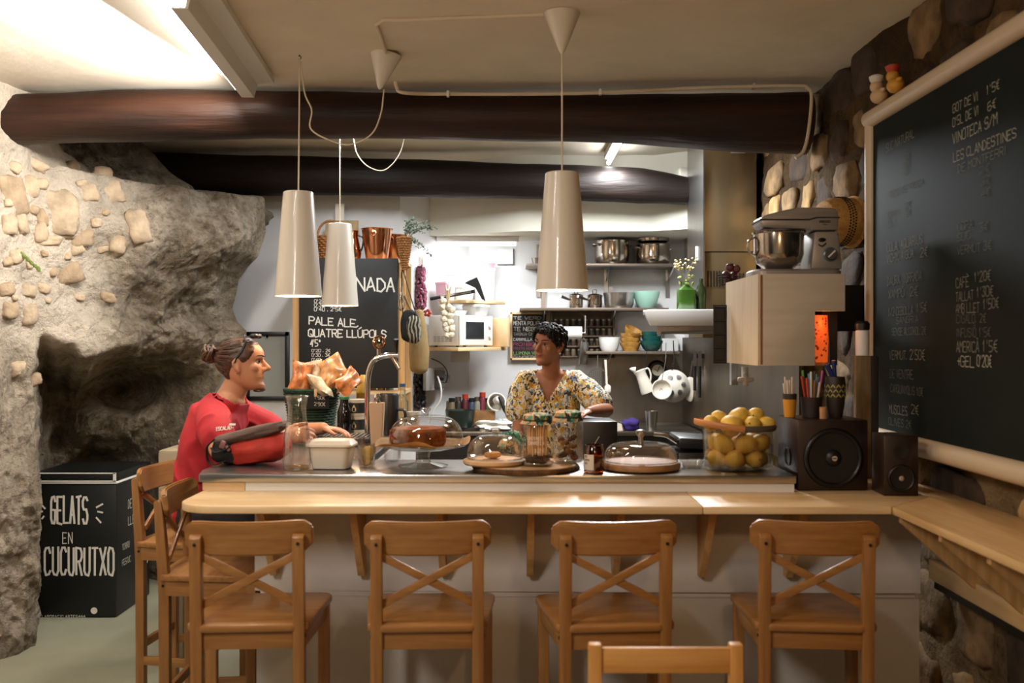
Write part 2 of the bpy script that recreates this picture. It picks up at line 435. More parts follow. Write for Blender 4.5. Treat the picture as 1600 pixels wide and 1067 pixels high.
def rubble(bm, s, seed):
    q = bmesh.ops.create_icosphere(bm, subdivisions=3, radius=1.0)
    for v in q['verts']:
        c = v.co.copy(); k = max(abs(c.x), abs(c.y), abs(c.z)); c = c.lerp(c/k*.86, .62)
        c *= 1+.30*noise.noise(v.co*1.3+Vector((seed*3.1, seed, 0)))+.12*noise.noise(v.co*4+Vector((seed, seed*2, 1)))
        v.co = Vector((c.x*s[0], c.y*s[1], c.z*s[2]))
for k, (px, py, rx, ry) in enumerate(STL):
    p = on_rock(px, py)
    if p is None: continue
    bm = nb(); s = p.y/F
    rubble(bm, (rx*s*1.1, .030, ry*s*1.1), k*1.37)
    o = obj('stone', bm, [m_stoneL, m_stoneP, m_stoneP][k % 3], wall_left, ang=180)
    o.location = p+Vector((-.006, .010, 0)); o.rotation_euler = (0, random.uniform(-.4, .4), .6 if px > 45 else 1.2)
# a sprig growing from the joints
fern = thing('wall_sprig', 'small green leafy sprig growing out of the pale rubble masonry', 'plant', on_rock(38, 402)+Vector((.01, -.03, 0)))
bm = nb()
for k in range(7):
    a = -.5+.35*k/2+random.uniform(-.3, .3); l = .05
    d = Vector((math.cos(a+2.2)*.5+.1*k*.3, -.5, math.sin(a+2.2)))*l
    ico(bm, Vector((-.02+.018*k, -.02, .035-.016*k)), 1, (.018, .006, .011), 1, (0, .6+a, .4), .2, 3, k)
obj('leaf', bm, M('sprig_green', '#5d6b24', .6), fern)
bm = nb(); tube(bm, [(-.03, 0, .04), (.02, -.02, 0), (.09, -.01, -.07)], .004, 5); obj('stem', bm, M('sprig_stem', '#5f5a2b', .7), fern)

# --- right: rough stone wall
bm = nb(); ys = [-1.8+8.4*i/230 for i in range(231)]; zz = [-.02+2.95*i/100 for i in range(101)]; rg = []; tones = []
def right_x(y, z):
    q = Vector((0, y*2.3, z*2.3))
    cell = noise.cell_vector(Vector((1, 1, 1)))
    return 1.57-.035*fbm(q, 4)-.03*(ridged(Vector((3, y*1.9, z*2.6)))-1)*.5
for y in ys:
    r_ = []
    for z in zz:
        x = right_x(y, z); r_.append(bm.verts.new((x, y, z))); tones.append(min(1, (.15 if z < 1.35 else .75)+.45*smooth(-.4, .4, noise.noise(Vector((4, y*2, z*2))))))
    rg.append(r_)
for i in range(len(ys)-1):
    for j in range(len(zz)-1): bm.faces.new((rg[i][j], rg[i][j+1], rg[i+1][j+1], rg[i+1][j]))
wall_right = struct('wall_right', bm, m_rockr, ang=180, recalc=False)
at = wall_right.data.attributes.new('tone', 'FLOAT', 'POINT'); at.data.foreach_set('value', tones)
rnd = random.Random(11)
z = .02; row = 0
while z < 2.82:
    hrow = rnd.uniform(.15, .27); y = 1.7+rnd.uniform(0, .3)
    while y < 6.25:
        w = rnd.uniform(.18, .46)
        if rnd.random() < .9:
            yc, zc = y+w/2, z+hrow/2
            bm = nb(); rubble(bm, (.04, w*.49, hrow*.48), rnd.uniform(0, 40))
            o = obj('stone', bm, rnd.choice([m_stoneD, m_stoneT, m_stoneT2] if zc < 1.4 else [m_stoneT, m_stoneT2, m_stoneD] if yc > 5.0 else [m_stoneD, m_stoneD, m_stoneT]), wall_right, ang=180)
            o.location = (right_x(yc, zc)+rnd.uniform(.005, .025), yc, zc); o.rotation_euler = (rnd.uniform(-.2, .2), 0, 0)
        y += w+rnd.uniform(.01, .05)
    z += hrow+rnd.uniform(.0, .02)

# --- back: white plastered walls and the kitchen alcove
bm = nb(); prism(bm, [(-2.9, 7.0), (-.787, 7.0), (-.327, 7.62), (1.75, 7.62), (1.75, 7.74), (-.40, 7.74), (-.86, 7.12), (-2.9, 7.12)], 0, 2.9)
struct('wall_back', bm, m_white)
bm = nb(); prism(bm, [(1.53, 6.45), (1.80, 6.45), (1.80, 7.62), (1.32, 7.62)], 0, 2.9); struct('wall_back_right', bm, m_white)
# cream boxed-in soffit under the ceiling of the alcove
zb = 2.36
bm = nb(); prism(bm, [(-.60, 7.25), (.083, 6.95), (.98, 6.95), (1.30, 6.75), (1.30, 7.62), (-.327, 7.62)], zb, 2.9)
struct('trim_1', bm, m_soffit)
# white fluorescent batten under the soffit of the alcove
t = thing('soffit_batten', 'short white tube light fixed under the cream soffit by the alcove corner', 'light', (-.25, 7.3, zb))
bm = nb(); box(bm, (0, 0, -.02), (.60, .06, .04), None, .004); obj('housing', bm, m_whiteplas, t)
bm = nb(); tube(bm, [(-.28, 0, -.055), (.28, 0, -.055)], .013, 10); obj('tube', bm, M('tube_glow', '#ffffff', .5, emit=(.9, .95, 1), es=4), t)

# --- log beams
m_beam = M('dark_log', '#170d08', .6, var=.7, vs=3.5, bump=.8, bs=14, sc=(.25, 2, 2), spec=.25)
m_beam1 = M('brown_log', '#2c170c', .5, var=.75, vs=4.0, bump=.9, bs=12, sc=(.22, 2, 2), spec=.3)
def log(name, pts, rads, mat, label, seed):
    bm = nb(); pp = bez(pts, 14); n = len(pp)
    rr = []
    for i in range(n):
        f = i/(n-1)*(len(rads)-1); k = min(int(f), len(rads)-2); rr.append(rads[k]+(rads[k+1]-rads[k])*(f-k))
    rings = tube(bm, pp, rr, 26, True, (0, 0, 1))
    for ring, c in zip(rings, pp):
        for v in ring:
            d = v.co-c; v.co = c+d*(1+.10*noise.noise(Vector((c.x*1.3+seed, d.y*7, d.z*7)))+.03*noise.noise(Vector((c.x*6, d.y*20, d.z*20+seed))))
    o = obj(name, bm, mat, ang=60); o['kind'] = 'thing'; return tag(o, label, 'beam')
log('ceiling_log', [P(12, 186, 5.1), P(200, 181, 5.1), P(420, 180, 5.1), P(700, 181, 5.1), P(1000, 187, 5.08), P(1262, 193, 5.05)], [.125, .128, .118, .118, .128, .158], m_beam1, 'thick dark brown log beam nearest the camera, hung with white lamp cords', 1.0)
log('ceiling_log', [P(235, 268, 6.72), P(420, 274, 6.72), P(650, 278, 6.72), P(860, 285, 6.72), P(1000, 290, 6.72), P(1074, 298, 6.72)], [.13, .135, .125, .115, .118, .095], m_beam, 'dark rough log beam behind, over the kitchen, its end in white plaster', 5.0)
bm = nb(); box(bm, P(1071, 281, 6.78), (.10, .14, .15), None, .01); obj('plaster_pad', bm, m_soffit).__setitem__('kind', 'structure')
# ------------------------------------------------------------------ lettering: a hand-drawn single-stroke alphabet
GL = {'A': "00,26,40;12,32", 'B': "00,06,36,45,44,33,03;33,42,41,30,00", 'C': "45,36,16,05,01,10,30,41", 'D': "00,06,26,44,42,20,00", 'E': "46,06,00,40;03,33",
 'F': "46,06,00;03,33", 'G': "45,36,16,05,01,10,30,41,43,23", 'H': "00,06;40,46;03,43", 'I': "20,26", 'J': "01,10,20,31,36", 'K': "00,06;46,03,40", 'L': "06,00,40",
 'M': "00,06,23,46,40", 'N': "00,06,40,46", 'O': "16,05,01,10,30,41,45,36,16", 'P': "00,06,36,45,44,33,03", 'Q': "16,05,01,10,30,41,45,36,16;22,40",
 'R': "00,06,36,45,44,33,03;23,40", 'S': "45,36,16,05,04,13,33,42,41,30,10,01", 'T': "06,46;26,20", 'U': "06,01,10,30,41,46", 'V': "06,20,46", 'W': "06,10,24,30,46",
 'X': "00,46;06,40", 'Y': "06,23,46;23,20", 'Z': "06,46,00,40", '0': "16,05,01,10,30,41,45,36,16", '1': "14,26,20", '2': "05,16,36,45,44,00,40", '3': "06,46,23,33,42,41,30,10,01",
 '4': "30,36,02,42", '5': "46,06,03,33,42,41,30,00", '6': "36,05,01,10,30,41,42,33,03", '7': "06,46,10", '8': "13,04,05,16,36,45,44,33,13,02,01,10,30,41,42,33", '9': "43,13,04,05,16,36,45,41,30,10",
 '€': "46,36,15,11,30,40;04,34;02,32", "'": "26,24", '.': "20,21", ',': "21,10", '-': "13,33", '+': "13,53;31,35", ':': "21,22;24,25", '/': "00,46", '°': "15,26,35,24,15", '!': "26,22;21,20"}
ACC = {'À': 'A', 'È': 'E', 'Ó': 'O', 'Ú': 'U', 'É': 'E', 'Í': 'I', 'Ï': 'I'}
def write(bm, text, o, right, up, size, wid=.62, gap=.34, thick=.16, jit=.05, rnd=random):
    """chalk strokes of text from o (left foot of the first letter); size = letter height"""
    o, right, up = Vector(o), Vector(right).normalized(), Vector(up).normalized(); nrm = right.cross(up)
    x = 0.0; sc = size/6
    for ch in text:
        if ch == ' ': x += size*(wid*.7); continue
        acc = ch in ACC; g = GL.get(ACC.get(ch, ch))
        if g is None: x += size*wid; continue
        strokes = [s for s in g.split(';')]
        if acc: strokes.append("17,38" if ch not in 'ÀÈ' else "18,37")
        wj = rnd.uniform(.92, 1.08); narrow = ch in "I'.,:!"
        for s in strokes:
            pts = []
            for t in s.split(','):
                a, b = float(t[0]), float(t[1])
                if narrow: a -= 1.4
                pts.append(((x+(a+rnd.uniform(-jit, jit)*6*.5)*sc*wid*1.5*wj), (b+rnd.uniform(-jit, jit)*6)*sc))
            hw = thick*size*.5
            for (ax, ay), (bx, by) in zip(pts, pts[1:]):
                dx, dy = bx-ax, by-ay; L = math.hypot(dx, dy)
                if L < 1e-6: continue
                dx, dy = dx/L, dy/L; px_, py_ = -dy*hw, dx*hw; ex, ey = dx*hw*.7, dy*hw*.7
                q = [(ax-ex+px_, ay-ey+py_), (ax-ex-px_, ay-ey-py_), (bx+ex-px_, by+ey-py_), (bx+ex+px_, by+ey+py_)]
                lift = nrm*rnd.uniform(.0004, .0009)
                bm.faces.new([bm.verts.new(o+right*u+up*v+lift) for u, v in q])
        x += size*((wid*.42 if narrow else wid)*1.0*wj+gap*.5)
    return x

# ------------------------------------------------------------------ bar: white masonry counter with a steel top, pine ledge in front
zc = 1.114; zl = 1.054
bm = nb()
prism(bm, [(-.93, 3.60), (1.46, 3.56), (1.46, 3.70), (-.93, 3.70)], 0.690, 1.03)
prism(bm, [(-.92, 3.585), (1.45, 3.545), (1.45, 3.70), (-.92, 3.70)], 0, .672)
prism(bm, [(-.91, 3.60), (1.45, 3.58), (1.45, 3.70), (-.91, 3.70)], .672, .690)
prism(bm, [(-.90, 3.70), (-.58, 3.70), (-.58, 6.0), (-.90, 6.0)], 0, 1.07)
barw = thing('bar_counter', 'long white plastered bar counter with a stainless steel top and pine edge', 'bar counter')
obj('body', bm, m_bar, barw, ang=20)
bm = nb(); prism(bm, [(-1.125, 3.575), (1.01, 3.535), (1.01, 4.02), (-.58, 4.02), (-.58, 6.0), (-1.0, 6.0), (-1.0, 5.2), (-1.15, 4.9), (-1.15, 3.7)], zc-.029, zc, None, .004)
obj('steel_top', bm, m_steel, barw, 'brushed stainless steel bar top')
bm = nb(); prism(bm, [(-.96, 3.585), (1.005, 3.546), (1.005, 3.70), (-.96, 3.70)], zl, zc-.029); obj('white_fascia', bm, m_whiteplas, barw, 'white painted board under the steel edge')
bm = nb(); prism(bm, [(-1.115, 3.588), (-.962, 3.585), (-.962, 3.72), (-1.115, 3.72)], zl, zc-.029); obj('pine_fascia', bm, m_pale, barw, 'short bare pine end board')
# ledge (one continuous L-shaped top in two boards)
led = thing('pine_ledge', 'pale pine breakfast ledge running along the bar and the stone wall', 'ledge')
arc = [(-1.105+.10*(1-math.sin(a)), 3.245+.13*(1-math.cos(a))) for a in [PI/2*i/8 for i in range(9)]]
poly = [(-1.112, 3.50)]+[(-1.112+.13*(1-math.cos(a)), 3.375-.13*math.sin(a)) for a in [PI/2*i/8 for i in range(9)]]+[(.62, 3.235), (.62, 3.60), (-1.112, 3.60)]
bm = nb(); prism(bm, poly, zl-.026, zl, None, .004); obj('board', bm, w_x, led)
bm = nb(); prism(bm, [(.622, 3.235), (1.232, 3.235), (1.44, 3.44), (1.44, 3.93), (1.00, 3.93), (1.00, 3.60), (.622, 3.60)], zl-.026, zl, None, .004); obj('board', bm, w_x, led)
bm = nb(); prism(bm, [(1.234, 3.232), (1.232, 1.3), (1.55, 1.3), (1.55, 3.9), (1.445, 3.9), (1.442, 3.44)], zl-.026, zl, None, .004); obj('board', bm, w_y, led)
# brackets
def wedge(px, Yw, half=.012):
    bm = nb(); x = X_(px, 3.45)
    q = bmesh.ops.create_cube(bm, size=0)
    bmesh.ops.delete(bm, geom=q['verts'], context='VERTS')
    prism(bm, [(0, 0), (-.225, 0), (-.225, -.022), (-.035, -.275), (0, -.275)], -half, half, Matrix.Translation((x, Yw, zl-.026)) @ Matrix(((0, 0, 1, 0), (1, 0, 0, 0), (0, 1, 0, 0), (0, 0, 0, 1))))
    o = obj('bracket', bm, w_z, led)
for px in (415, 557, 689, 829, 966, 1105, 1243): wedge(px, 3.598-(px-400)*4e-5)
for yy in (3.22, 2.62, 2.05, 1.5):
    bm = nb()
    prism(bm, [(1.255, zl-.026), (1.565, zl-.026), (1.565, zl-.30), (1.535, zl-.30), (1.255, zl-.05)], yy-.012, yy+.012, Matrix(((1, 0, 0, 0), (0, 0, 1, 0), (0, 1, 0, 0), (0, 0, 0, 1))))
    obj('bracket', bm, w_z, led)
    bm = nb(); box(bm, (1.535, yy+.10, zl-.19), (.025, .05, .26)); obj('wall_block', bm, w_z, led)
for yy in (2.92, 2.33, 1.77):
    bm = nb(); prism(bm, [(1.255, zl-.026), (1.565, zl-.026), (1.565, zl-.30), (1.535, zl-.30), (1.255, zl-.05)], yy-.010, yy+.010, Matrix(((1, 0, 0, 0), (0, 0, 1, 0), (0, 1, 0, 0), (0, 0, 0, 1))))
    obj('bracket', bm, w_z, led)
bm = nb(); box(bm, (1.512, 2.35, .775), (.035, 2.45, .07), None, .003); obj('cleat', bm, w_y, led)
bm = nb(); box(bm, (1.53, 2.40, .722), (.05, 2.3, .022)); obj('cable_channel', bm, m_black, led, 'dark channel under the wall cleat')

# ------------------------------------------------------------------ bar stools with crossed backs
def make_stool(label):
    t = thing('bar_stool', label, 'bar stool', (0, 0, 0), 0, 'wooden bar stools')
    # seat (front towards +y)
    bm = nb(); n = 10; out = []
    for k in range(13): a = k/12; out.append((-.185-.027*a, -.155+.34*a))
    bk = [(-.212, .165), (-.20, .192), (-.17, .200), (.17, .200), (.20, .192), (.212, .165)]
    pl = [(-.13, -.185), (-.18, -.165)]+[(-.182, -.15), (-.212, .165)]+bk[1:]+[(.182, -.15), (.18, -.165), (.13, -.185)]
    prism(bm, pl, .718, .742, None, .006); obj('seat', bm, s_x, t)
    # rear legs run up into back posts
    for sx in (-1, 1):
        bm = nb(); x = .152*sx
        prof = [(-.175, 0.0), (-.137, 0.0), (-.139, .70), (-.165, 1.005), (-.178, 1.013), (-.195, 1.003), (-.177, .66)]
        prism(bm, [(y, z) for y, z in prof], x-.0175, x+.0175, Matrix(((0, 0, 1, 0), (1, 0, 0, 0), (0, 1, 0, 0), (0, 0, 0, 1))), .003)
        lg = obj('rear_leg', bm, s_z, t)
        bm = nb(); lathe(bm, [(0, 0), (.005, 0), (.005, .003), (0, .003)], 10, (x, -.1955, .985), Euler((PI/2, 0, 0)).to_matrix()); obj('screw_cap', bm, m_black, lg)
        bm = nb(); lathe(bm, [(0, 0), (.005, 0), (.005, .003), (0, .003)], 10, (x+.0175*sx, -.16, .70), Euler((0, PI/2*sx, 0)).to_matrix()); obj('screw_cap', bm, m_black, lg)
        bm = nb(); bar(bm, (.185*sx, .165, 0), (.185*sx, .165, .718), .036, .036, (0, 1, 0), .003); obj('front_leg', bm, s_z, t)
        bm = nb(); bar(bm, (.160*sx, -.155, .69), (.187*sx, .16, .69), .018, .055, (0, 0, 1), .002); obj('apron', bm, s_y, t)
        bm = nb(); bar(bm, (.158*sx, -.155, .235), (.187*sx, .16, .235), .018, .035, (0, 0, 1), .002); obj('stretcher', bm, s_y, t)
    bm = nb(); box(bm, (0, -.155, .69), (.29, .018, .055), None, .002); obj('apron', bm, s_x, t)
    bm = nb(); box(bm, (0, .168, .69), (.34, .018, .055), None, .002); obj('apron', bm, s_x, t)
    bm = nb(); box(bm, (0, -.155, .30), (.29, .018, .035), None, .002); obj('stretcher', bm, s_x, t)
    bm = nb(); box(bm, (0, .168, .30), (.34, .024, .040), None, .003); obj('foot_rail', bm, s_x, t)
    # top rail curved towards the back
    bm = nb(); V = []; N = 16
    for i in range(N+1):
        a = -1+2*i/N; x = .192*a; yb = -.172+.028*a*a-.006; e = .007*max(0, abs(a)-.86)/.14*3
        hi = 1.047-.010*(1-a*a)*0+.004*a*a; lo = .945+.012*a**4
        hi2 = hi-e; lo2 = lo+e
        V.append([bm.verts.new((x, yb-.0, lo2)), bm.verts.new((x, yb-.012, hi2)), bm.verts.new((x, yb+.010, hi2+.002)), bm.verts.new((x, yb+.020, lo2))])
    for i in range(N):
        for k in range(4): bm.faces.new((V[i][k], V[i][(k+1) % 4], V[i+1][(k+1) % 4], V[i+1][k]))
    bm.faces.new(V[0]); bm.faces.new(V[-1][::-1])
    bmesh.ops.recalc_face_normals(bm, faces=bm.faces)
    bmesh.ops.bevel(bm, geom=[e for e in bm.edges if e.calc_face_angle(0) > .9], offset=.005, segments=2, affect='EDGES')
    obj('top_rail', bm, s_x, t)
    for s in (-1, 1):
        bm = nb(); bar(bm, (-.140*s, -.163, .945), (.140*s, -.150+.004*s, .795), .012, .024, (0, 0, 1), .002); obj('cross_bar', bm, s_x, t)
    return t
st = make_stool('wooden cross-back bar stool at the bar, nearest the rounded ledge end')
st.location = (-.805, 3.165, 0); st.rotation_euler = (0, 0, .06)
dup(st, (-.262, 3.165, 0), .045, 'second wooden cross-back bar stool along the bar front from the rounded ledge end')
dup(st, (.300, 3.165, 0), .07, 'third wooden cross-back bar stool along the bar front, behind the low chair')
dup(st, (.930, 3.165, 0), -.09, 'wooden cross-back bar stool at the bar front, nearest the dark green wall board')
dup(st, (-1.115, 3.80, 0), -PI/2+.02, 'empty wooden bar stool turned sideways at the rounded end of the bar ledge')
dup(st, (-1.405, 4.375, 0), -PI/2-.12, 'wooden bar stool beside the black freezer, under the man in red')

# low chair in the foreground
lc = thing('side_chair', 'light pine ladder-back chair in front of the bar stools, only its top showing', 'chair', (.377, 2.45, 0))
c_x = wood('beech_x', '#b8813f', '#d09c58', 0, .45, 4); c_z = wood('beech_z', '#b8813f', '#d09c58', 2, .45, 4)
for sx in (-1, 1):
    bm = nb(); bar(bm, (.173*sx, 0, 0), (.173*sx, 0, .848), .032, .034, (0, 1, 0), .004); obj('rear_leg', bm, c_z, lc)
    bm = nb(); bar(bm, (.173*sx, -.38, 0), (.173*sx, -.38, .44), .032, .034, (0, 1, 0), .004); obj('front_leg', bm, c_z, lc)
    bm = nb(); bar(bm, (.173*sx, -.015, .40), (.173*sx, -.36, .40), .02, .05); obj('apron', bm, c_x, lc)
for z, h in ((.807, .062), (.68, .05), (.56, .05)):
    bm = nb(); box(bm, (0, 0, z), (.314, .018, h), None, .003); obj('back_slat', bm, c_x, lc)
for y in (0, -.38):
    bm = nb(); box(bm, (0, y, .40), (.314, .02, .05)); obj('apron', bm, c_x, lc)
bm = nb(); box(bm, (0, -.19, .448), (.40, .42, .022), None, .006); obj('seat', bm, c_x, lc)

# ------------------------------------------------------------------ freezer for ice cream
m_frz = M('freezer_black', '#0b0f0e', .42, spec=.4); m_paint = M('white_paint', '#d6d4ce', .8)
fx0, fx1, fy0, fy1 = X_(50, 5.73), X_(182, 5.73), 5.73, 6.26
fz = thing('ice_cream_freezer', 'black chest freezer with white hand lettering standing in the rock hollow', 'freezer')
bm = nb(); box(bm, ((fx0+fx1)/2+.006, (fy0+fy1)/2, .385), (fx1-fx0-.012, fy1-fy0, .77), None, .012); obj('body', bm, m_frz, fz)
bm = nb(); box(bm, ((fx0+fx1)/2, (fy0+fy1)/2, .7785), (fx1-fx0+.012, fy1-fy0+.02, .012), None, .002); obj('rim', bm, m_paint, fz, 'white rim below the lid')
bm = nb(); box(bm, ((fx0+fx1)/2, (fy0+fy1)/2, .811), (fx1-fx0+.01, fy1-fy0+.02, .052), None, .008); lid = obj('lid', bm, m_frz, fz)
bm = nb()
for z in (.7885, .8335): box(bm, ((fx0+fx1)/2-.006, fy0-.012, z), (fx1-fx0+.014, .006, .006))
box(bm, (fx1-.006, fy0-.012, .811), (.016, .006, .05)); box(bm, (fx0+.004, fy0-.012, .811), (.006, .006, .05))
obj('lid_outline', bm, m_paint, lid, 'white outline on the lid front')
bm = nb(); yf = fy0-.001; R3, U3 = (1, 0, 0), (0, 0, 1)
def wfit(bm, text, px0, px1, pyt, pyb, Y, thick=.12, jit=.03, rnd=random.Random(3), right=(1, 0, 0), up=(0, 0, 1), mid=None):
    """one line of lettering set into the box px0..px1 x pyt..pyb measured at distance Y"""
    h = abs(pyb-pyt)*Y/F; w = abs(px1-px0)*Y/F; n = sum(.45 if c in "I'.,:!" else (.7 if c == ' ' else 1) for c in text)
    wid = w/h/(n*1.50); write(bm, text, P(px0, pyb, Y), right, up, h, wid, wid*1.0, thick, jit, rnd)
bm.free()
for row in (('GELATS', 80, 139, 776, 818, yf, .08), ('EN', 98, 116, 832, 849, yf, .08), ('CUCURUTXO', 70, 180, 856, 898, yf, .08), ('ELABORACIO ARTESANA', 62, 136, 961, 965, yf, .12)):
    bm = nb(); wfit(bm, *row); obj('lettering', bm, m_chalk, fz, 'white chalk lettering on the front', recalc=False)
for (ax, ay, bx, by) in ((62, 786, 71, 795), (58, 799, 67, 799), (65, 811, 69, 806), (150, 793, 161, 787), (152, 799, 161, 801), (150, 808, 158, 817)):
    bm = nb(); a, b = P(ax, ay, yf-.0008), P(bx, by, yf-.0008); d = (b-a).normalized(); n = Vector((-d.z, 0, d.x))*.005
    bm.faces.new([bm.verts.new(q) for q in (a+n, a-n, b-n, b+n)]); obj('chalk_ray', bm, m_chalk, fz, recalc=False)
bm = nb(); lathe(bm, [(0, 0), (.019, 0), (.019, .001), (0, .001)], 20, P(147, 954, yf), Euler((PI/2, 0, 0)).to_matrix()); obj('sticker', bm, m_chalk, fz, 'round white sticker')
for k, (tx, yy, z, s_) in enumerate((('DE', 6.02, .60, .05), ('LLET', 6.02, .50, .05), ('TORRO', 5.93, .37, .035), ('FESTUC', 5.93, .28, .035))):
    bm = nb(); write(bm, tx, (fx1+.001, yy-.12, z), (0, 1, 0), U3, s_, .5, .3, .10, .04); obj('lettering', bm, m_chalkmid, fz, 'small chalk words on the side', recalc=False)
bm = nb(); box(bm, (fx1+.012, 6.15, .30), (.02, .03, .16), None, .004); obj('vent', bm, m_whiteplas, fz)

# ------------------------------------------------------------------ pendant lamps
m_shade = M('shade_white', '#dcd2c2', .32, spec=.5, coat=.3); m_bulb = M('bulb_glow', '#ffffff', .5, emit=(1.0, .72, .42), es=14)
def pendant(X, Y, label, zb_, ztop, canopy=True, tilt=0):
    t = thing('pendant_lamp', label, 'lamp', (X, Y, zb_), 0, 'white pendant lamps over the bar')
    h = .46
    bm = nb(); lathe(bm, [(.0, h), (.062, h), (.066, h-.004), (.103, 0), (.1005, 0), (.064, h-.008), (0, h-.008)], 40); obj('shade', bm, m_shade, t)
    bm = nb(); ball(bm, (0, 0, .10), .03, (1, 1, 1.15)); lathe(bm, [(.014, .13), (.016, .19), (0, .19)], 12); obj('bulb', bm, m_bulb, t)
    bm = nb(); lathe(bm, [(0, .16), (.02, .16), (.022, .27), (.01, .30), (.003, .46), (0, .46)], 14); obj('lamp_holder', bm, m_whiteplas, t)
    point_light('pendant_light', (X, Y, zb_+.03), 9.0, WARM, .03)
    return t
L3 = (.196, 3.9); L1 = (-.944, 4.4); L2 = (-.966, 5.59)
p3 = pendant(*L3, 'white tapered pendant lamp over the cake domes, largest of the three', 1.79, 2.88)
bm = nb(); tube(bm, [(0, 0, .455), (0, 0, .97)], .0035, 8); obj('cord', bm, m_cord, p3)
bm = nb(); lathe(bm, [(.004, .925), (.012, .935), (.072, 1.085), (.069, 1.085), (.008, .945), (0, .945)], 30); obj('canopy', bm, m_shade, p3)
p1 = pendant(*L1, 'white pendant lamp over the rounded bar end, hung from a ceiling hook', 1.79, 2.88)
hk = P(468, 92, 4.5)
bm = nb(); tube(bm, [(0, 0, .455), (0, .02, .8), hk-Vector((L1[0], L1[1], 1.79))], .0035, 8)
cn = P(600, 140, 4.48)
sw = bez([P(470, 96, 4.5), P(476, 145, 4.47), P(487, 172, 4.46), P(485, 200, 4.46), P(510, 217, 4.46), P(546, 226, 4.46), P(580, 210, 4.46), P(595, 178, 4.47), cn], 6)
tube(bm, [q-Vector((L1[0], L1[1], 1.79)) for q in sw], .0035, 6); obj('cord', bm, m_cord, p1)
bm = nb(); m_ = Matrix.Translation(P(603, 85, 4.48)-Vector((L1[0], L1[1], 1.79))) @ Euler((0, .18, 0)).to_matrix().to_4x4()
lathe(bm, [(.004, -.16), (.012, -.15), (.072, 0), (.069, 0), (.008, -.14), (0, -.14)], 30); bmesh.ops.transform(bm, matrix=m_, verts=bm.verts); obj('canopy', bm, m_shade, p1)
bm = nb(); torus(bm, hk-Vector((L1[0], L1[1], 1.79))+Vector((0, 0, .006)), .007, .002, 14, 6, Euler((PI/2, 0, 0)).to_matrix(), -2.2, 2.2); tube(bm, [hk-Vector((L1[0], L1[1], 1.79))+Vector((0, 0, .012)), Vector((hk.x-L1[0], hk.y-L1[1], 1.10))], .003, 6)
obj('hook', bm, m_black, p1)
p2 = pendant(*L2, 'white pendant lamp before the beer chalkboard, partly behind another lamp', 1.79, 2.88)
bm = nb(); o2 = Vector((L2[0], L2[1], 1.79)); top2 = P(531, 145, 5.59); top2.z = 2.88
tube(bm, [(0, 0, .455), (0, 0, .8), (0, 0, 1.09)], .0035, 8)
sw = bez([(-.0, 0, 1.085), P(551, 212, 5.59)-o2, P(558, 240, 5.59)-o2, P(575, 260, 5.59)-o2, P(600, 266, 5.59)-o2, P(622, 245, 5.59)-o2, P(632, 215, 5.59)-o2, Vector((X_(634, 5.59), 5.59, 2.875))-o2], 7)
tube(bm, sw, .003, 6); obj('cord', bm, m_cord, p2)

# ceiling cable conduit
cd = thing('ceiling_conduit', 'thin white cable conduit pinned along the ceiling and the front log beam', 'cable')
bm = nb(); zz_ = 2.872
def onceil(px, py): Y = (zz_-H)*F/(533.5-py); return Vector((X_(px, Y), Y, zz_))
tube(bm, [onceil(850, 22), onceil(740, 27), onceil(640, 31), onceil(600, 31), onceil(588, 38), onceil(596, 60), onceil(603, 84)], .008, 8)
tube(bm, bez([P(617, 118, 4.95), P(620, 137, 4.97), P(632, 145, 4.97), P(700, 147, 4.97), P(900, 146, 4.965), P(1100, 137, 4.93), P(1240, 134, 4.9), P(1262, 138, 4.9), P(1268, 152, 4.9), P(1264, 200, 4.88), P(1256, 235, 4.88), P(1243, 247, 4.88)], 6), .009, 8)
obj('pipe', bm, m_cord, cd)
for px, py in ((700, 147), (938, 144), (1178, 135)):
    bm = nb(); box(bm, P(px, py, 4.955), (.014, .03, .03), None, .003); obj('clip', bm, m_whiteplas, cd)

# wall-washing fluorescent: opaque housing, tube on its left
fl = thing('fluorescent_fitting', 'long white metal fluorescent fitting on the ceiling, open towards the left wall', 'light', (-1.22, 3.56, 2.88), .075)
bm = nb(); prism(bm, [(0, 0), (.155, 0), (.155, -.03), (.075, -.035), (.060, -.10), (.0, -.10), (0, -.095), (.05, -.095), (.062, -.03), (0, -.02)], 0, 1.30, Matrix(((1, 0, 0, 0), (0, 0, 1, 0), (0, 1, 0, 0), (0, 0, 0, 1))))
obj('housing', bm, m_whiteplas, fl)
bm = nb(); tube(bm, [(-.015, .03, -.06), (-.015, 1.27, -.06)], .014, 12); obj('tube', bm, M('tube_bright', '#ffffff', .5, emit=(1, .97, .93), es=42), fl)
# kitchen tube
kt = thing('kitchen_fluorescent', 'bright bare fluorescent tube on the kitchen ceiling between the log beams', 'light', (.66, 5.6, 2.885))
bm = nb(); box(bm, (0, .6, -.025), (.06, 1.22, .05), None, .005); obj('housing', bm, m_whiteplas, kt)
bm = nb(); tube(bm, [(0, .0, -.075), (0, 1.2, -.075)], .014, 12); obj('tube', bm, M('tube_cold', '#ffffff', .5, emit=(.95, .98, 1), es=34), kt)
sl = thing('ceiling_spot', 'small white cylinder spot on the kitchen ceiling by the stone wall', 'light', P(1153, 232, 6.2))
bm = nb(); lathe(bm, [(0, -.03), (.045, -.03), (.05, .10), (0, .10)], 20); obj('can', bm, m_whiteplas, sl)

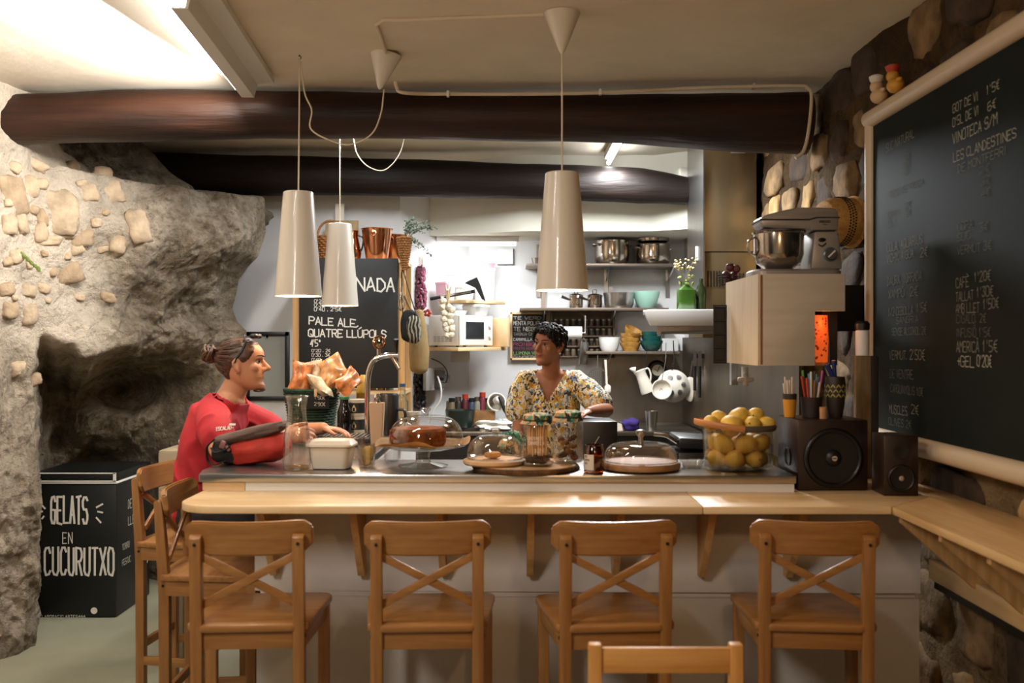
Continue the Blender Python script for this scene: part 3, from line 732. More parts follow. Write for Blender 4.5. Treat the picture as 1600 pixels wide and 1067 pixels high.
# ------------------------------------------------------------------ big green menu board on the stone wall
XB = 1.49
by0, by1 = XB*F/560, 1.35; zt, zb2 = Z_(190, by0), Z_(675, by0)
mb = thing('menu_board', 'large dark green chalk menu board in a rounded white frame on the stone wall', 'menu board')
bm = nb(); box(bm, (XB+.012, (by0+by1)/2, (zt+zb2)/2), (.02, by0-by1, zt-zb2)); obj('panel', bm, m_green_board, mb)
m_frame = M('frame_white', '#cdb99d', .38)
def rod(a, b, r=.036):
    bm = nb(); tube(bm, [a, b], r, 16); obj('frame_rail', bm, m_frame, mb)
rod((XB+.004, by0+.02, zt+.01), (XB+.004, by1, zt+.01)); rod((XB+.004, by0+.02, zb2-.01), (XB+.004, by1, zb2-.01)); rod((XB+.004, by0, zb2-.02), (XB+.004, by0, zt+.02), .027); rod((XB+.004, by1, zb2-.02), (XB+.004, by1, zt+.02))
rb = random.Random(5)
def bw(bm, text, px0, py0, px1, hpx):
    """a line on the board from (px0, py0 = foot) to about px1, letters hpx tall at its start"""
    Y0, Y1 = XB*F/(px0-800), XB*F/(px1-800); h = hpx*Y0/F; n = sum(.45 if c in "I'.,:!" else (.7 if c == ' ' else 1) for c in text)
    wid = (Y0-Y1)/h/(n*1.27)
    write(bm, text, (XB-.0005, Y0, Z_(py0, Y0)), (0, -1, rb.uniform(-.01, .015)), U3, h, wid, wid*.54, .085, .05, rb)
def lines(rows, mt, lab):
    for a in rows:
        bm = nb(); bw(bm, *a); obj('lettering', bm, mt, mb, lab, recalc=False)
lines((("GOT DE VI", 1489, 177, 1530, 13), ("1'5€", 1541, 149, 1563, 14), ("0'5L DE VI", 1489, 199, 1532, 14), ("6€", 1544, 174, 1558, 14), ("VINOTECA S/M", 1489, 225, 1560, 16), ("LES CLANDESTINES", 1490, 253, 1590, 14), ("+GEL", 1495, 572, 1523, 16), ("0'20€", 1527, 572, 1551, 17)), m_chalkmid, 'white chalk writing')
lines((("SUC NATURAL", 1385, 238, 1432, 13), ("DE MONTFERRI", 1497, 270, 1574, 12), ("CAFÈ", 1494, 450, 1515, 15), ("1'20€", 1522, 441, 1549, 15), ("TALLAT", 1494, 471, 1522, 14), ("1'30€", 1526, 464, 1552, 15), ("AMB LLET", 1494, 489, 1533, 14), ("1'50€", 1536, 483, 1562, 15), ("AMERICÀ", 1495, 550, 1531, 16), ("1'5€", 1535, 549, 1560, 17),
          ("COLA, AQUARIUS", 1386, 394, 1441, 13), ("VICHY, AIGUA", 1386, 411, 1428, 12), ("2€", 1438, 402, 1451, 14), ("VERMUT,", 1390, 561, 1418, 13), ("2'50€", 1422, 561, 1447, 15), ("MUSCLES,", 1390, 645, 1420, 13), ("2€", 1424, 646, 1437, 14)), m_chalkdim, 'half wiped chalk writing')
lines((("2€", 1413, 250, 1423, 9), ("2€", 1413, 262, 1423, 9), ("3€", 1413, 274, 1423, 9), ("TES DE ROCA", 1388, 310, 1445, 9), ("2€", 1414, 326, 1424, 9), ("2€", 1414, 338, 1424, 9), ("CANYA", 1386, 342, 1405, 10), ("OLI", 1387, 355, 1399, 10), ("2€", 1531, 272, 1549, 11), ("3€", 1532, 291, 1549, 11), ("4€", 1533, 309, 1548, 11), ("COPA", 1496, 361, 1521, 12), ("3€", 1531, 362, 1545, 12), ("SUC", 1496, 378, 1518, 12), ("VERMUT 3€", 1496, 398, 1552, 12),
          ("DAURA, TORRADA", 1387, 446, 1441, 13), ("XAMPÚ", 1389, 466, 1414, 12), ("2€", 1422, 463, 1436, 14), ("1/2 CEBOLLA", 1388, 494, 1428, 12), ("1'5€", 1432, 488, 1449, 14), ("SANGRIA", 1401, 506, 1436, 10), ("SENSE ALCOHOL 2€", 1394, 524, 1449, 11), ("CIGALÓ, 2€", 1495, 505, 1543, 13), ("INFUSIÓ 1'5€", 1495, 526, 1549, 13), ("DE VENTRE,", 1391, 590, 1430, 13), ("CARQUINYOLIS 10€", 1392, 612, 1444, 12), ("OLIVES 2€", 1389, 663, 1426, 11)), M('chalk_ghost', '#5c5e54', .95), 'faint chalk writing')

# two toy ducks on the board's frame
m_duck = M('duck_yellow', '#c9912e', .4); m_duckw = M('duck_white', '#cfae86', .4); m_red = M('duck_red', '#b3371c', .45)
def duck(loc, s, label, body, hat):
    t = thing('toy_duck', label, 'toy', loc, PI, 'toy ducks on the board frame')
    bm = nb(); ball(bm, (0, 0, .03*s), .034*s, (1.0, 1.25, .9)); ball(bm, (0, -.03*s, .075*s), .026*s); ball(bm, (0, .04*s, .045*s), .012*s, (1, 1.5, .8)); obj('body', bm, body, t)
    bm = nb(); ico(bm, (0, -.058*s, .073*s), .012*s, (1.1, 1.2, .45), 2); obj('beak', bm, m_red, t)
    bm = nb(); lathe(bm, [(.02*s, .09*s), (.026*s, .10*s), (.030*s, .115*s), (.018*s, .122*s), (0, .123*s)], 14, (0, -.03*s, 0)); obj('hat', bm, hat, t)
    for sx in (-1, 1):
        bm = nb(); ball(bm, (.014*sx*s, -.050*s, .082*s), .005*s, (1, 1, 1), 8, 6); obj('eye', bm, m_black, t)
duck((1.475, 4.0, zt+.042), 1.0, 'yellow and white toy duck with a white cap on the menu board corner', m_duckw, m_chalk)
duck((1.475, 3.83, zt+.042), .95, 'yellow toy duck without white cap, second along the menu board frame', m_duck, m_red)

# straw hat hanging on the stone wall beside the board
m_straw = M('straw', '#b28442', .8, var=.25, vs=60, bump=.6, bs=120)
ht = thing('straw_hat', 'round straw hat with punched holes hanging on the stone wall beside the menu board', 'hat', (1.525, 4.47, 2.125))
rot = Euler((0, -PI/2, 0)).to_matrix() @ Euler((.28, 0, 0)).to_matrix()
bm = nb(); lathe(bm, [(0, .160), (.06, .158), (.088, .148), (.103, .118), (.108, .05), (.108, .012), (.118, .0), (.116, -.004), (.104, .004), (.098, .11), (.05, .15), (0, .152)], 40, (0, 0, 0), rot); obj('crown', bm, m_straw, ht)
bm = nb()
for k in range(54):
    a = 2*PI*k/54
    for j, zq in enumerate((.052, .066, .08)):
        b = a+.058*(j % 2); p = rot @ Vector((.1085*math.cos(b), .1085*math.sin(b), zq)); ico(bm, p, .0042, (1, 1, 1), 1)
o = obj('hole_band', bm, m_blackmat, ht, 'rows of dark punched holes'); o['kind'] = 'stuff'
# ------------------------------------------------------------------ things on the bar
T = zc
def at(px, Y, z=T): return Vector((X_(px, Y), Y, z))
# glass carafe with twisted ribs
t = thing('glass_carafe', 'ribbed clear glass carafe with a pinched neck by the red backpack', 'carafe', at(464, 3.70))
def rib(a, r, z): return 1+(.035 if .02 < z < .20 else .0)*math.sin(16*a+z*75)
prof = [(0, .003), (.047, .003), (.050, .010), (.0505, .03), (.049, .09), (.044, .14), (.036, .185), (.033, .21), (.034, .235), (.040, .262), (.0435, .272), (.042, .274)]
bm = nb(); lathe(bm, prof, 64, wob=rib); obj('body', bm, glass_rip, t)
bm = nb(); lathe(bm, [(0, .004), (.044, .004), (.045, .014), (0, .012)], 30); obj('thick_base', bm, clearglass('glass_base', (.95, .88, .70), .03, .3, .6), t)
bm = nb(); torus(bm, (0, 0, .273), .0425, .0022, 32, 8); obj('lip', bm, clearglass('glass_lip', (.9, .9, .88), .03, .5, .8), t)
# enamel butter box
t = thing('butter_box', 'cream lidded enamel box on the bar beside the carafe', 'box', at(519, 3.74), -.09)
def rrect(w, d, r, n=5):
    out = []
    for cx, cy, a0 in ((w/2-r, d/2-r, 0), (-w/2+r, d/2-r, PI/2), (-w/2+r, -d/2+r, PI), (w/2-r, -d/2+r, 1.5*PI)):
        for k in range(n+1): a = a0+PI/2*k/n; out.append((cx+r*math.cos(a), cy+r*math.sin(a)))
    return out
def loft(bm, sections, cap=True):
    R = [[bm.verts.new((x, y, z)) for x, y in pl] for pl, z in sections]
    for A, B in zip(R, R[1:]):
        n = len(A)
        for i in range(n): bm.faces.new((A[i], A[(i+1) % n], B[(i+1) % n], B[i]))
    if cap: bm.faces.new(R[0][::-1]); bm.faces.new(R[-1])
bm = nb(); loft(bm, [(rrect(.125, .09, .02), 0), (rrect(.135, .10, .022), .004), (rrect(.158, .12, .026), .082)]); obj('body', bm, m_cream, t)
bm = nb(); loft(bm, [(rrect(.166, .128, .03), .083), (rrect(.176, .138, .032), .086), (rrect(.176, .138, .032), .093), (rrect(.150, .112, .03), .108), (rrect(.10, .07, .02), .111)]); obj('lid', bm, m_cream, t)

# backpack
m_bagred = M('bag_red', '#b8301f', .7, var=.15, vs=20, bump=.3, bs=60); m_bagbrown = M('bag_brown', '#5b463c', .8, var=.15, vs=20, bump=.3, bs=90); m_bagblk = M('bag_black', '#15100f', .8, bump=.3, bs=90)
t = thing('backpack', 'red and brown backpack lying on the steel bar top in front of the man', 'bag', at(392, 3.87))
def lump(bm, c, s, seed, amp=.12, u=28, v=18, sq=.35, rot=None):
    vs = bmesh.ops.create_uvsphere(bm, u_segments=u, v_segments=v, radius=1.0)['verts']
    for q in vs:
        k = max(abs(q.co.x), abs(q.co.y), abs(q.co.z)); q.co = q.co.lerp(q.co/k*.9, sq)
        q.co *= 1+amp*noise.noise(q.co*1.8+Vector((seed, seed*2, 0)))+amp*.35*noise.noise(q.co*5+Vector((seed, 1, seed)))
    m = Matrix.Translation(Vector(c)) @ (Euler(rot).to_matrix().to_4x4() if rot else Matrix.Identity(4)) @ Matrix.Diagonal((*s, 1))
    bmesh.ops.transform(bm, matrix=m, verts=vs)
bm = nb(); lump(bm, (.035, 0, .062), (.125, .085, .062), 2, .14, rot=(0, -.13, 0)); obj('body', bm, m_bagred, t)
bm = nb(); lump(bm, (.00, .0, .118), (.155, .082, .026), 5, .14, rot=(0, -.22, 0)); obj('flap', bm, m_bagbrown, t, 'brown top panel')
bm = nb(); lump(bm, (-.085, .0, .052), (.062, .075, .052), 8, .15); obj('side_pocket', bm, m_bagblk, t, 'black mesh side pocket')
bm = nb(); tube(bm, bez([(-.13, -.04, .10), (-.155, -.05, .07), (-.15, -.055, .02), (-.12, -.07, .006), (-.08, -.085, .02)], 6), [(.012, .003)]*25, 8, True, (0, 1, 0)); tube(bm, bez([(-.10, -.07, .095), (-.06, -.085, .075), (-.11, -.09, .055), (-.13, -.08, .07)], 6), [(.009, .003)]*19, 8, True, (0, 1, 0)); obj('strap', bm, m_bagblk, t)
bm = nb(); box(bm, (-.085, -.082, .083), (.022, .012, .03), (0, .4, 0), .004); box(bm, (-.065, -.086, .07), (.012, .01, .024), (0, -.5, 0), .003); obj('buckle', bm, M('buckle', '#8a5a55', .4), t)
bm = nb(); box(bm, (-.055, -.062, .158), (.024, .003, .010), (-.9, 0, 0)); obj('patch', bm, m_chalk, t, 'small pale patch')

# two cut tumblers
t = thing('glass_tumbler', 'cut glass tumbler with lemon slices in it beside the butter box', 'glass', at(573, 3.80))
bm = nb(); lathe(bm, [(0, .004), (.030, .004), (.036, .085), (.034, .085), (.028, .01), (0, .010)], 24, wob=lambda a, r, z: 1+.03*math.cos(12*a)); obj('glass', bm, glass_rip, t)
for k in range(3):
    bm = nb(); lathe(bm, [(0, -.003), (.022, -.003), (.023, 0), (.022, .003), (0, .003)], 18, (.004*k-.004, .003*k, .022+.016*k), Euler((.9+.3*k, .3*k, 0)).to_matrix()); obj('lemon_slice', bm, M('lemon_slice', '#d9b04e', .5), t)
t = thing('glass_tumbler', 'empty cut glass tumbler behind the lemon slice glass', 'glass', at(556, 4.02))
bm = nb(); lathe(bm, [(0, .004), (.030, .004), (.036, .09), (.034, .09), (.028, .01), (0, .010)], 24, wob=lambda a, r, z: 1+.03*math.cos(12*a)); obj('glass', bm, glass_rip, t)
t = thing('glass_tumbler', 'plain water glass standing by the foot of the cake stand', 'glass', at(612, 3.92))
bm = nb(); lathe(bm, [(0, .003), (.028, .003), (.033, .075), (.0315, .075), (.027, .006), (0, .006)], 24); obj('glass', bm, glass, t)

# cake stand, paper, cake, dome
Yc = 3.80; c0 = at(661, Yc)
t = thing('cake_stand', 'footed glass cake stand on the bar carrying the brown cake', 'cake stand', c0)
bm = nb(); lathe(bm, [(0, .001), (.094, .001), (.096, .004), (.06, .010), (.030, .016), (.024, .03), (.026, .050), (.034, .066), (.0, .066)], 32, wob=lambda a, r, z: 1+(.05*math.cos(8*a) if r < .05 else 0)); obj('foot', bm, clearglass('stand_glass', (.93, .95, .94), .03, .3, .75), t)
bm = nb(); lathe(bm, [(0, .066), (.12, .068), (.165, .080), (.167, .084), (.12, .074), (0, .072)], 40); obj('plate', bm, clearglass('plate_glass', (.95, .97, .95), .03, .3, .7), t)
t = thing('baking_paper', 'crinkled tan baking paper spread on the glass cake stand', 'paper', c0+Vector((0, 0, .075)))
bm = nb(); N_ = 56; R_ = []
for i in range(9):
    rr = .02*i+.012; R_.append([bm.verts.new((rr*math.cos(2*PI*j/N_)*(1.0+.06*math.sin(4*PI*j/N_+1)), rr*math.sin(2*PI*j/N_), .0015+max(0, (rr-.115))**1.3*.9*(.6+.5*math.sin(2*PI*j/N_*3+.6)+.25*math.sin(2*PI*j/N_*7))+.0008*i)) for j in range(N_)])
bm.faces.new(R_[0])
for A, B in zip(R_, R_[1:]):
    for j in range(N_): bm.faces.new((A[j], A[(j+1) % N_], B[(j+1) % N_], B[j]))
bmesh.ops.solidify(bm, geom=bm.faces[:], thickness=.001); obj('sheet', bm, M('baking_paper', '#d2ac7c', .8, var=.1, vs=20), t)
t = thing('brown_cake', 'round brown sponge cake under the glass dome on the footed stand', 'cake', c0+Vector((-.02, 0, .082)))
m_cake = M('cake', '#7d4216', .95, var=.6, vs=30, bump=1.0, bs=70, spec=.15); m_cake2 = M('cake_crust', '#9a5220', .9, var=.4, vs=20, bump=.6, bs=60)
bm = nb(); lathe(bm, [(0, 0), (.102, 0), (.108, .012), (.108, .055), (.098, .064), (0, .064)], 40, wob=lambda a, r, z: 1+.025*noise.noise(Vector((math.cos(a)*3, math.sin(a)*3, z*20)))); obj('sponge', bm, m_cake, t)
bm = nb(); lathe(bm, [(.020, .060), (.055, .066), (.094, .066), (.099, .060), (.09, .056), (.02, .056)], 40, wob=lambda a, r, z: 1+.03*noise.noise(Vector((math.cos(a)*4, math.sin(a)*4, z*20)))); obj('crust', bm, m_cake2, t)
def dome(loc, R, Hh, label, knob_h=.028, knobmat=None, shoulder=.55, ribs=False):
    t = thing('cake_dome', label, 'cake dome', loc)
    pr = [(R, 0), (R*1.005, .004)]; n = 16
    for k in range(n+1):
        a = PI/2*k/n; pr.append((R*math.cos(a)**shoulder if k < n else .004, Hh*(.15+.85*math.sin(a)) if True else 0))
    bm = nb(); lathe(bm, pr, 48, wob=(lambda a, r, z: 1+(.006*math.cos(40*a) if z < Hh*.45 else 0)) if ribs else None); obj('bell', bm, glass_dome, t, recalc=True)
    bm = nb(); torus(bm, (0, 0, .003), R, .0028, 48, 6); obj('rim', bm, clearglass('dome_rim', (.9, .9, .88), .04, .4, .8), t)
    km = knobmat or clearglass('knob_glass', (.9, .9, .9), .03, .5, .8)
    bm = nb(); lathe(bm, [(0, Hh-.003), (.010, Hh), (.009, Hh+knob_h*.4), (.018, Hh+knob_h*.65), (.019, Hh+knob_h*.9), (.012, Hh+knob_h), (0, Hh+knob_h)], 20); obj('knob', bm, km, t)
    return t
dome(c0+Vector((.012, 0, .083)), .142, .112, 'glass cake dome with glass knob over the brown cake', .03)
# bark slice, board with low dome
m_bark = M('bark', '#5a3d22', .95, var=.5, vs=30, bump=.9, bs=50)
t = thing('wood_slice', 'thin round slice of tree trunk with bark edge under the jars', 'wood slice', at(822, 3.72))
bm = nb(); lathe(bm, [(0, 0), (.195, 0), (.200, .008), (.197, .018), (.19, .020)], 60, wob=lambda a, r, z: 1+.05*noise.noise(Vector((math.cos(a)*4, math.sin(a)*4, z*30)))); obj('bark', bm, m_bark, t)
bm = nb(); lathe(bm, [(0, .0205), (.188, .0205), (.188, .014), (0, .014)], 60, wob=lambda a, r, z: 1+.04*noise.noise(Vector((math.cos(a)*4, math.sin(a)*4, .5)))); obj('cut_face', bm, M('slice_wood', '#b08958', .7, var=.25, vs=20), t)
t = thing('round_board', 'pale round wooden board under the ribbed low dome on the bark slice', 'board', at(772, 3.70, T+.0215))
bm = nb(); lathe(bm, [(0, 0), (.110, 0), (.116, .006), (.115, .016), (.108, .019), (0, .019)], 48); obj('disc', bm, wood('board_light', '#cf9f6c', '#e0b98a', 0, .5, 4), t)
dome(at(774, 3.70, T+.042), .104, .088, 'ribbed glass dome with wide flat knob on the pale round board', .026, None, .5, True)
t = thing('cookie', 'small pale biscuit under the ribbed glass dome', 'biscuit', at(770, 3.70, T+.0415))
bm = nb(); lump(bm, (0, 0, .014), (.032, .026, .013), 3, .15, 16, 10); obj('crumb', bm, M('biscuit', '#c08a50', .85, var=.25, vs=40, bump=.4), t)
# two jars with cloth tops
def make_jar(name, label, loc, R, Hh, seed):
    t = thing(name, label, 'jar', loc)
    bm = nb(); lathe(bm, [(0, .002), (R-.006, .002), (R, .010), (R, Hh*.78), (R-.004, Hh*.86), (R*.80, Hh*.94), (R*.80, Hh)], 40); obj('glass', bm, glass, t)
    bm = nb(); lathe(bm, [(0, .003), (R-.006, .003), (R-.001, .010), (R-.002, .014), (0, .010)], 40); obj('base', bm, clearglass('jar_base', (.85, .83, .78), .05, .3, .7), t)
    bm = nb(); lathe(bm, [(0, Hh+.012), (R*.6, Hh+.013), (R*.86, Hh+.006), (R*.90, Hh-.004), (R*.84, Hh-.012), (R*1.02, Hh-.026), (R*.95, Hh-.026), (R*.80, Hh-.012), (0, Hh+.004)], 44, wob=lambda a, r, z: 1+.09*noise.noise(Vector((math.cos(a)*3+seed, math.sin(a)*3, z*40)))+.05*math.sin(a*13+seed)*(z < Hh-.008)); obj('cloth_cover', bm, m_leafcloth, t, 'leaf-print cloth tied over the mouth')
    bm = nb(); torus(bm, (0, 0, Hh-.012), R*.86, .0035, 30, 6); obj('band', bm, M('cloth_band', '#23312a', .8), t)
    return t
def multi(name, scale, cols, rough=.8, vor=True, stretch=(1, 1, 1)):
    """patches of several colours"""
    m, nt, b = nodes(name); tc = nt.nodes.new('ShaderNodeTexCoord'); mp = nt.nodes.new('ShaderNodeMapping'); mp.inputs['Scale'].default_value = stretch
    ns = nt.nodes.new('ShaderNodeTexNoise'); ns.inputs['Scale'].default_value = scale*.5
    nt.links.new(tc.outputs['Object'], mp.inputs[0]); nt.links.new(mp.outputs[0], ns.inputs[0])
    ad = nt.nodes.new('ShaderNodeMixRGB'); ad.blend_type = 'ADD'; ad.inputs[0].default_value = .06
    nt.links.new(mp.outputs[0], ad.inputs[1]); nt.links.new(ns.outputs['Color'], ad.inputs[2])
    v = nt.nodes.new('ShaderNodeTexVoronoi'); v.inputs['Scale'].default_value = scale; nt.links.new(ad.outputs[0], v.inputs['Vector'])
    sp = nt.nodes.new('ShaderNodeSeparateColor'); nt.links.new(v.outputs['Color'], sp.inputs[0])
    r = nt.nodes.new('ShaderNodeValToRGB'); r.color_ramp.interpolation = 'CONSTANT'; e = r.color_ramp.elements
    while len(e) < len(cols): e.new(.5)
    for i, c in enumerate(cols): e[i].position = i/len(cols); e[i].color = (*lin(c), 1)
    nt.links.new(sp.outputs[0], r.inputs[0]); nt.links.new(r.outputs[0], b.inputs['Base Color']); b.inputs['Roughness'].default_value = rough
    return m
m_leafcloth = multi('leaf_cloth', 70, ['#1d4a3c', '#d9b890', '#0f241e', '#5f9a84', '#cda070', '#22302a', '#3f7a5e'], .8, True, (1, 1, .5))
j1 = make_jar('storage_jar', 'tall glass jar of straw sticks with leaf-print cloth top, nearer of the pair', at(840, 3.66, T+.022), .060, .178, 1)
m_strawc = M('drinking_straw', '#d9a56c', .6, var=.2, vs=60, sc=(1, 1, .05)); rj = random.Random(4)
for k in range(42):
    a = rj.uniform(0, 2*PI); r = .040*math.sqrt(rj.random()); b = rj.uniform(0, 2*PI)
    bm = nb(); tube(bm, [(r*math.cos(a), r*math.sin(a), .035), (r*math.cos(a)+.006*math.cos(b), r*math.sin(a)+.006*math.sin(b), .146+rj.uniform(-.004, .004))], .0026, 6); obj('stick', bm, m_strawc, j1)
bm = nb(); lump(bm, (0, 0, .024), (.048, .048, .017), 4, .3, 20, 12); obj('fill', bm, M('dark_spice', '#3c2313', .9, var=.5, vs=60, bump=.8), j1, 'dark spice at the bottom')
bm = nb(); ra = random.Random(8)
def curvetext(bm, text, R, z, h, a0, wid=.5, thick=.14):
    b2 = nb(); write(b2, text, (0, 0, 0), (1, 0, 0), (0, 0, 1), h, wid, wid*.6, thick, .05, ra)
    for v in b2.verts: a = a0+v.co.x/R; v.co = Vector(((R+.0006)*math.sin(a), -(R+.0006)*math.cos(a), v.co.z+z))
    me = bpy.data.meshes.new('tmp'); b2.to_mesh(me); b2.free(); bm.from_mesh(me); bpy.data.meshes.remove(me)
bm.free()
for k, (tx, z, h) in enumerate((('BASTONETS', .098, .010), ('CANYELLA', .080, .012), ('1.2 €', .052, .014))):
    bm = nb(); curvetext(bm, tx, .060, z, h, -.62 if k < 2 else -.2); obj('lettering', bm, m_chalk, j1, 'white writing on the glass', recalc=False)
j2 = make_jar('storage_jar', 'glass jar of brown biscuits with leaf-print cloth top beside the candle', at(888, 3.75, T+.022), .056, .182, 5)
for k in range(11):
    a = rj.uniform(0, 2*PI); r = .027*math.sqrt(rj.random()); bm = nb()
    lump(bm, (r*math.cos(a), r*math.sin(a), .022+.007*k), (.022, .014, .008), k*1.3, .2, 14, 8, .4, (rj.uniform(-.5, .5), rj.uniform(-.6, .6), rj.uniform(0, 3))); obj('biscuit', bm, M('biscuit_%s' % 'abc'[k % 3], ['#7a4a22', '#4a2c14', '#a8743e'][k % 3], .85, var=.3, vs=50), j2)
bm = nb(); curvetext(bm, 'GALETES', .056, .11, .011, -.45); obj('lettering', bm, m_chalkmid, j2, 'white writing on the glass', recalc=False)
# candle
t = thing('amber_candle', 'amber glass candle jar with white label between jar and low dome', 'candle', at(928, 3.62))
bm = nb(); lathe(bm, [(0, .002), (.035, .002), (.0375, .006), (.0375, .082), (.033, .092), (.033, .102), (.0315, .102), (.031, .09), (.035, .08), (.035, .008), (0, .008)], 32); obj('glass', bm, glass_amber, t)
bm = nb(); lathe(bm, [(0, .009), (.034, .009), (.034, .062), (0, .062)], 28); obj('wax', bm, M('candle_wax', '#c98a4a', .5), t)
bm = nb(); N2 = 10
for k in range(N2):
    a, b = -1.25+1.15*k/N2, -1.25+1.15*(k+1)/N2; R2 = .0379
    bm.faces.new([bm.verts.new((R2*math.sin(x), -R2*math.cos(x), z)) for x, z in ((a, .012), (b, .012), (b, .068), (a, .068))])
lb = obj('label', bm, M('label_paper', '#d9cbb6', .8), t, 'white paper label')
for q, (z, w, tx) in enumerate(((.058, .30, 'CERA'), (.046, .2, 'VEGETAL'), (.034, .2, 'SOJA'))): bm = nb(); curvetext(bm, tx, .0382, z, .006, -1.10, .45); obj('label_text', bm, m_black, lb, recalc=False)
# right dome on board
t = thing('round_board', 'reddish round wooden board under the low dome with metal knob', 'board', at(1001, 3.72))
bm = nb(); lathe(bm, [(0, 0), (.138, 0), (.146, .006), (.147, .020), (.142, .028), (0, .028)], 56); obj('disc', bm, wood('board_red', '#94653c', '#b98a58', 0, .45, 4), t)
dome(at(1001, 3.72, T+.029), .136, .070, 'wide low glass dome with brushed metal knob on the reddish board', .048, m_steel, .34)
t = thing('glass_dish', 'small square clear glass dish between the low dome and lemon basket', 'dish', at(1080, 3.75))
bm = nb(); loft(bm, [(rrect(.07, .07, .01), .0), (rrect(.085, .085, .012), .03), (rrect(.08, .08, .012), .03), (rrect(.066, .066, .01), .006)], True); obj('dish', bm, glass_rip, t)
# lemons in a clear basket with a wooden handle band
Yl = 3.72; cl = at(1153, Yl)
t = thing('lemon_basket', 'clear plastic basket with a wood and grey handle band, full of lemons', 'basket', cl)
bm = nb(); lathe(bm, [(0, .002), (.118, .002), (.127, .010), (.134, .15), (.131, .15), (.124, .012), (0, .006)], 48, sy=.8); obj('tub', bm, clearglass('tub_plastic', (.93, .9, .84), .08, .12, .4), t)
bm = nb(); R_ = []
for k in range(25):
    a = PI*.60+PI*.90*k/24; R_.append((.160*math.cos(a) if math.cos(a) < 0 else .14*math.cos(a), .112*math.sin(a), .158+.012*(a-PI)*-.0))
tube(bm, [(x*1.0, y, z+.02*max(0, -x)/.16) for x, y, z in R_], [(.012, .004)]*25, 8, True, (0, 0, 1)); obj('handle', bm, M('handle_wood', '#b87a44', .45), t, 'wooden half of the handle band')
bm = nb(); R_ = [(.137*math.cos(a), .112*math.sin(a), .157) for a in [PI*1.5+PI*1.1*k/24 for k in range(25)]]
tube(bm, R_, [(.011, .004)]*25, 8, True, (0, 0, 1)); obj('band', bm, M('band_grey', '#57504c', .5), t, 'grey half of the handle band')
m_lemon = M('lemon', '#dfb950', .5, var=.12, vs=10, bump=.25, bs=180, spec=.4); m_lemtip = M('lemon_stem', '#5d5a24', .7)
def lemon_mesh():
    bm = nb(); pr = [(0, -.040), (.006, -.039), (.010, -.035), (.019, -.030), (.028, -.018), (.031, 0), (.028, .018), (.019, .029), (.010, .034), (.005, .037), (0, .0375)]
    lathe(bm, pr, 18, wob=lambda a, r, z: 1+.04*math.sin(3*a+z*40)); return bm
lm0 = obj('lemon', lemon_mesh(), m_lemon); lemt = nb(); lathe(lemt, [(0, .034), (.004, .035), (.003, .041), (0, .041)], 8); ltip = obj('stem', lemt, m_lemtip, lm0)
tag(lm0, 'yellow lemon in the clear basket', 'lemon', 'lemons in the clear basket')
rl = random.Random(2); spots = []
for z, ring in ((.042, [(0, 0)]+[(.078*math.cos(a), .060*math.sin(a)) for a in [2*PI*k/6+.2 for k in range(6)]]), (.098, [(.01, .0)]+[(.080*math.cos(a), .062*math.sin(a)) for a in [2*PI*k/6+.7 for k in range(6)]]),):
    spots += [(x, y, z, 1.10) for x, y in ring]
spots += [(-.105, -.02, .172, .98), (-.063, .03, .188, .9), (-.032, -.035, .165, 1.35), (.008, .02, .19, 1.2), (.048, -.03, .168, 1.0), (.072, .02, .198, 1.0), (.105, -.01, .168, .95)]
for k, (x, y, z, s) in enumerate(spots):
    l = lm0 if k == 0 else dup(lm0, (0, 0, 0))
    l.location = cl+Vector((x, y, z)); l.rotation_euler = (rl.uniform(.9, 2.2), rl.uniform(-.5, .5), rl.uniform(0, 6.28)); l.scale = (s, s, s)
    if k >= 14: l['label'] = ['lemon resting on the basket rim at the wooden handle end', 'small lemon behind on top of the heap, second from the wooden handle end', 'biggest yellow lemon on top of the basket heap', 'lemon at the back of the heap, behind the biggest one', 'lemon on top in front of the grey handle band, small green tip', 'topmost lemon of the heap in the clear basket', 'lemon on top of the heap nearest the large loudspeaker'][k-14]
    else:
        kk_ = k % 7; lay = ('bottom', 'upper')[k//7]; l['label'] = 'lemon in the '+lay+' layer inside the clear basket, '+['at the core', 'nearest the loudspeaker', 'at the back towards the loudspeaker', 'at the back towards the low dome', 'nearest the low dome', 'against the front wall towards the dome', 'against the front wall towards the loudspeaker'][kk_]

# ------------------------------------------------------------------ loudspeakers on the ledge
m_spk = wood('speaker_wood', '#1d0f09', '#2c180f', 2, .42, 4, .1); m_spkf = M('speaker_front', '#0a0808', .5)
Zl = zl
t = thing('subwoofer', 'large dark brown box loudspeaker with one big round cone by the lemons', 'speaker', (1.150, 3.70, Zl), .02)
bm = nb(); box(bm, (0, 0, .127), (.254, .25, .254), None, .005); obj('cabinet', bm, m_spk, t)
my = Euler((PI/2, 0, 0)).to_matrix()
bm = nb(); torus(bm, (0, -.127, .118), .098, .010, 44, 10, my); obj('surround', bm, M('rubber', '#070707', .35), t)
bm = nb(); lathe(bm, [(.098, .004), (.06, .0025), (.03, .001), (0, .001)], 40, (0, -.1265, .118), my); obj('cone', bm, M('cone', '#0c0b0b', .5), t)
bm = nb(); ball(bm, (0, -.127, .118), .030, (1, .5, 1)); obj('dust_cap', bm, M('rubber2', '#0b0b0b', .4), t)
bm = nb(); lathe(bm, [(0, 0), (.0095, 0), (.0095, .002), (0, .002)], 24, (0, -.1415, .118), my); lg = obj('badge', bm, M('badge', '#b9a796', .4), t, 'round pale badge')
bm = nb(); box(bm, (0, -.1440, .118), (.012, .0008, .003)); obj('badge_mark', bm, m_black, lg)
bm = nb(); lathe(bm, [(.032, 0), (.036, .003), (.034, .004), (.026, -.02), (0, -.02)], 24, (-.128, -.01, .11), Euler((0, -PI/2, 0)).to_matrix()); obj('port', bm, m_black, t)
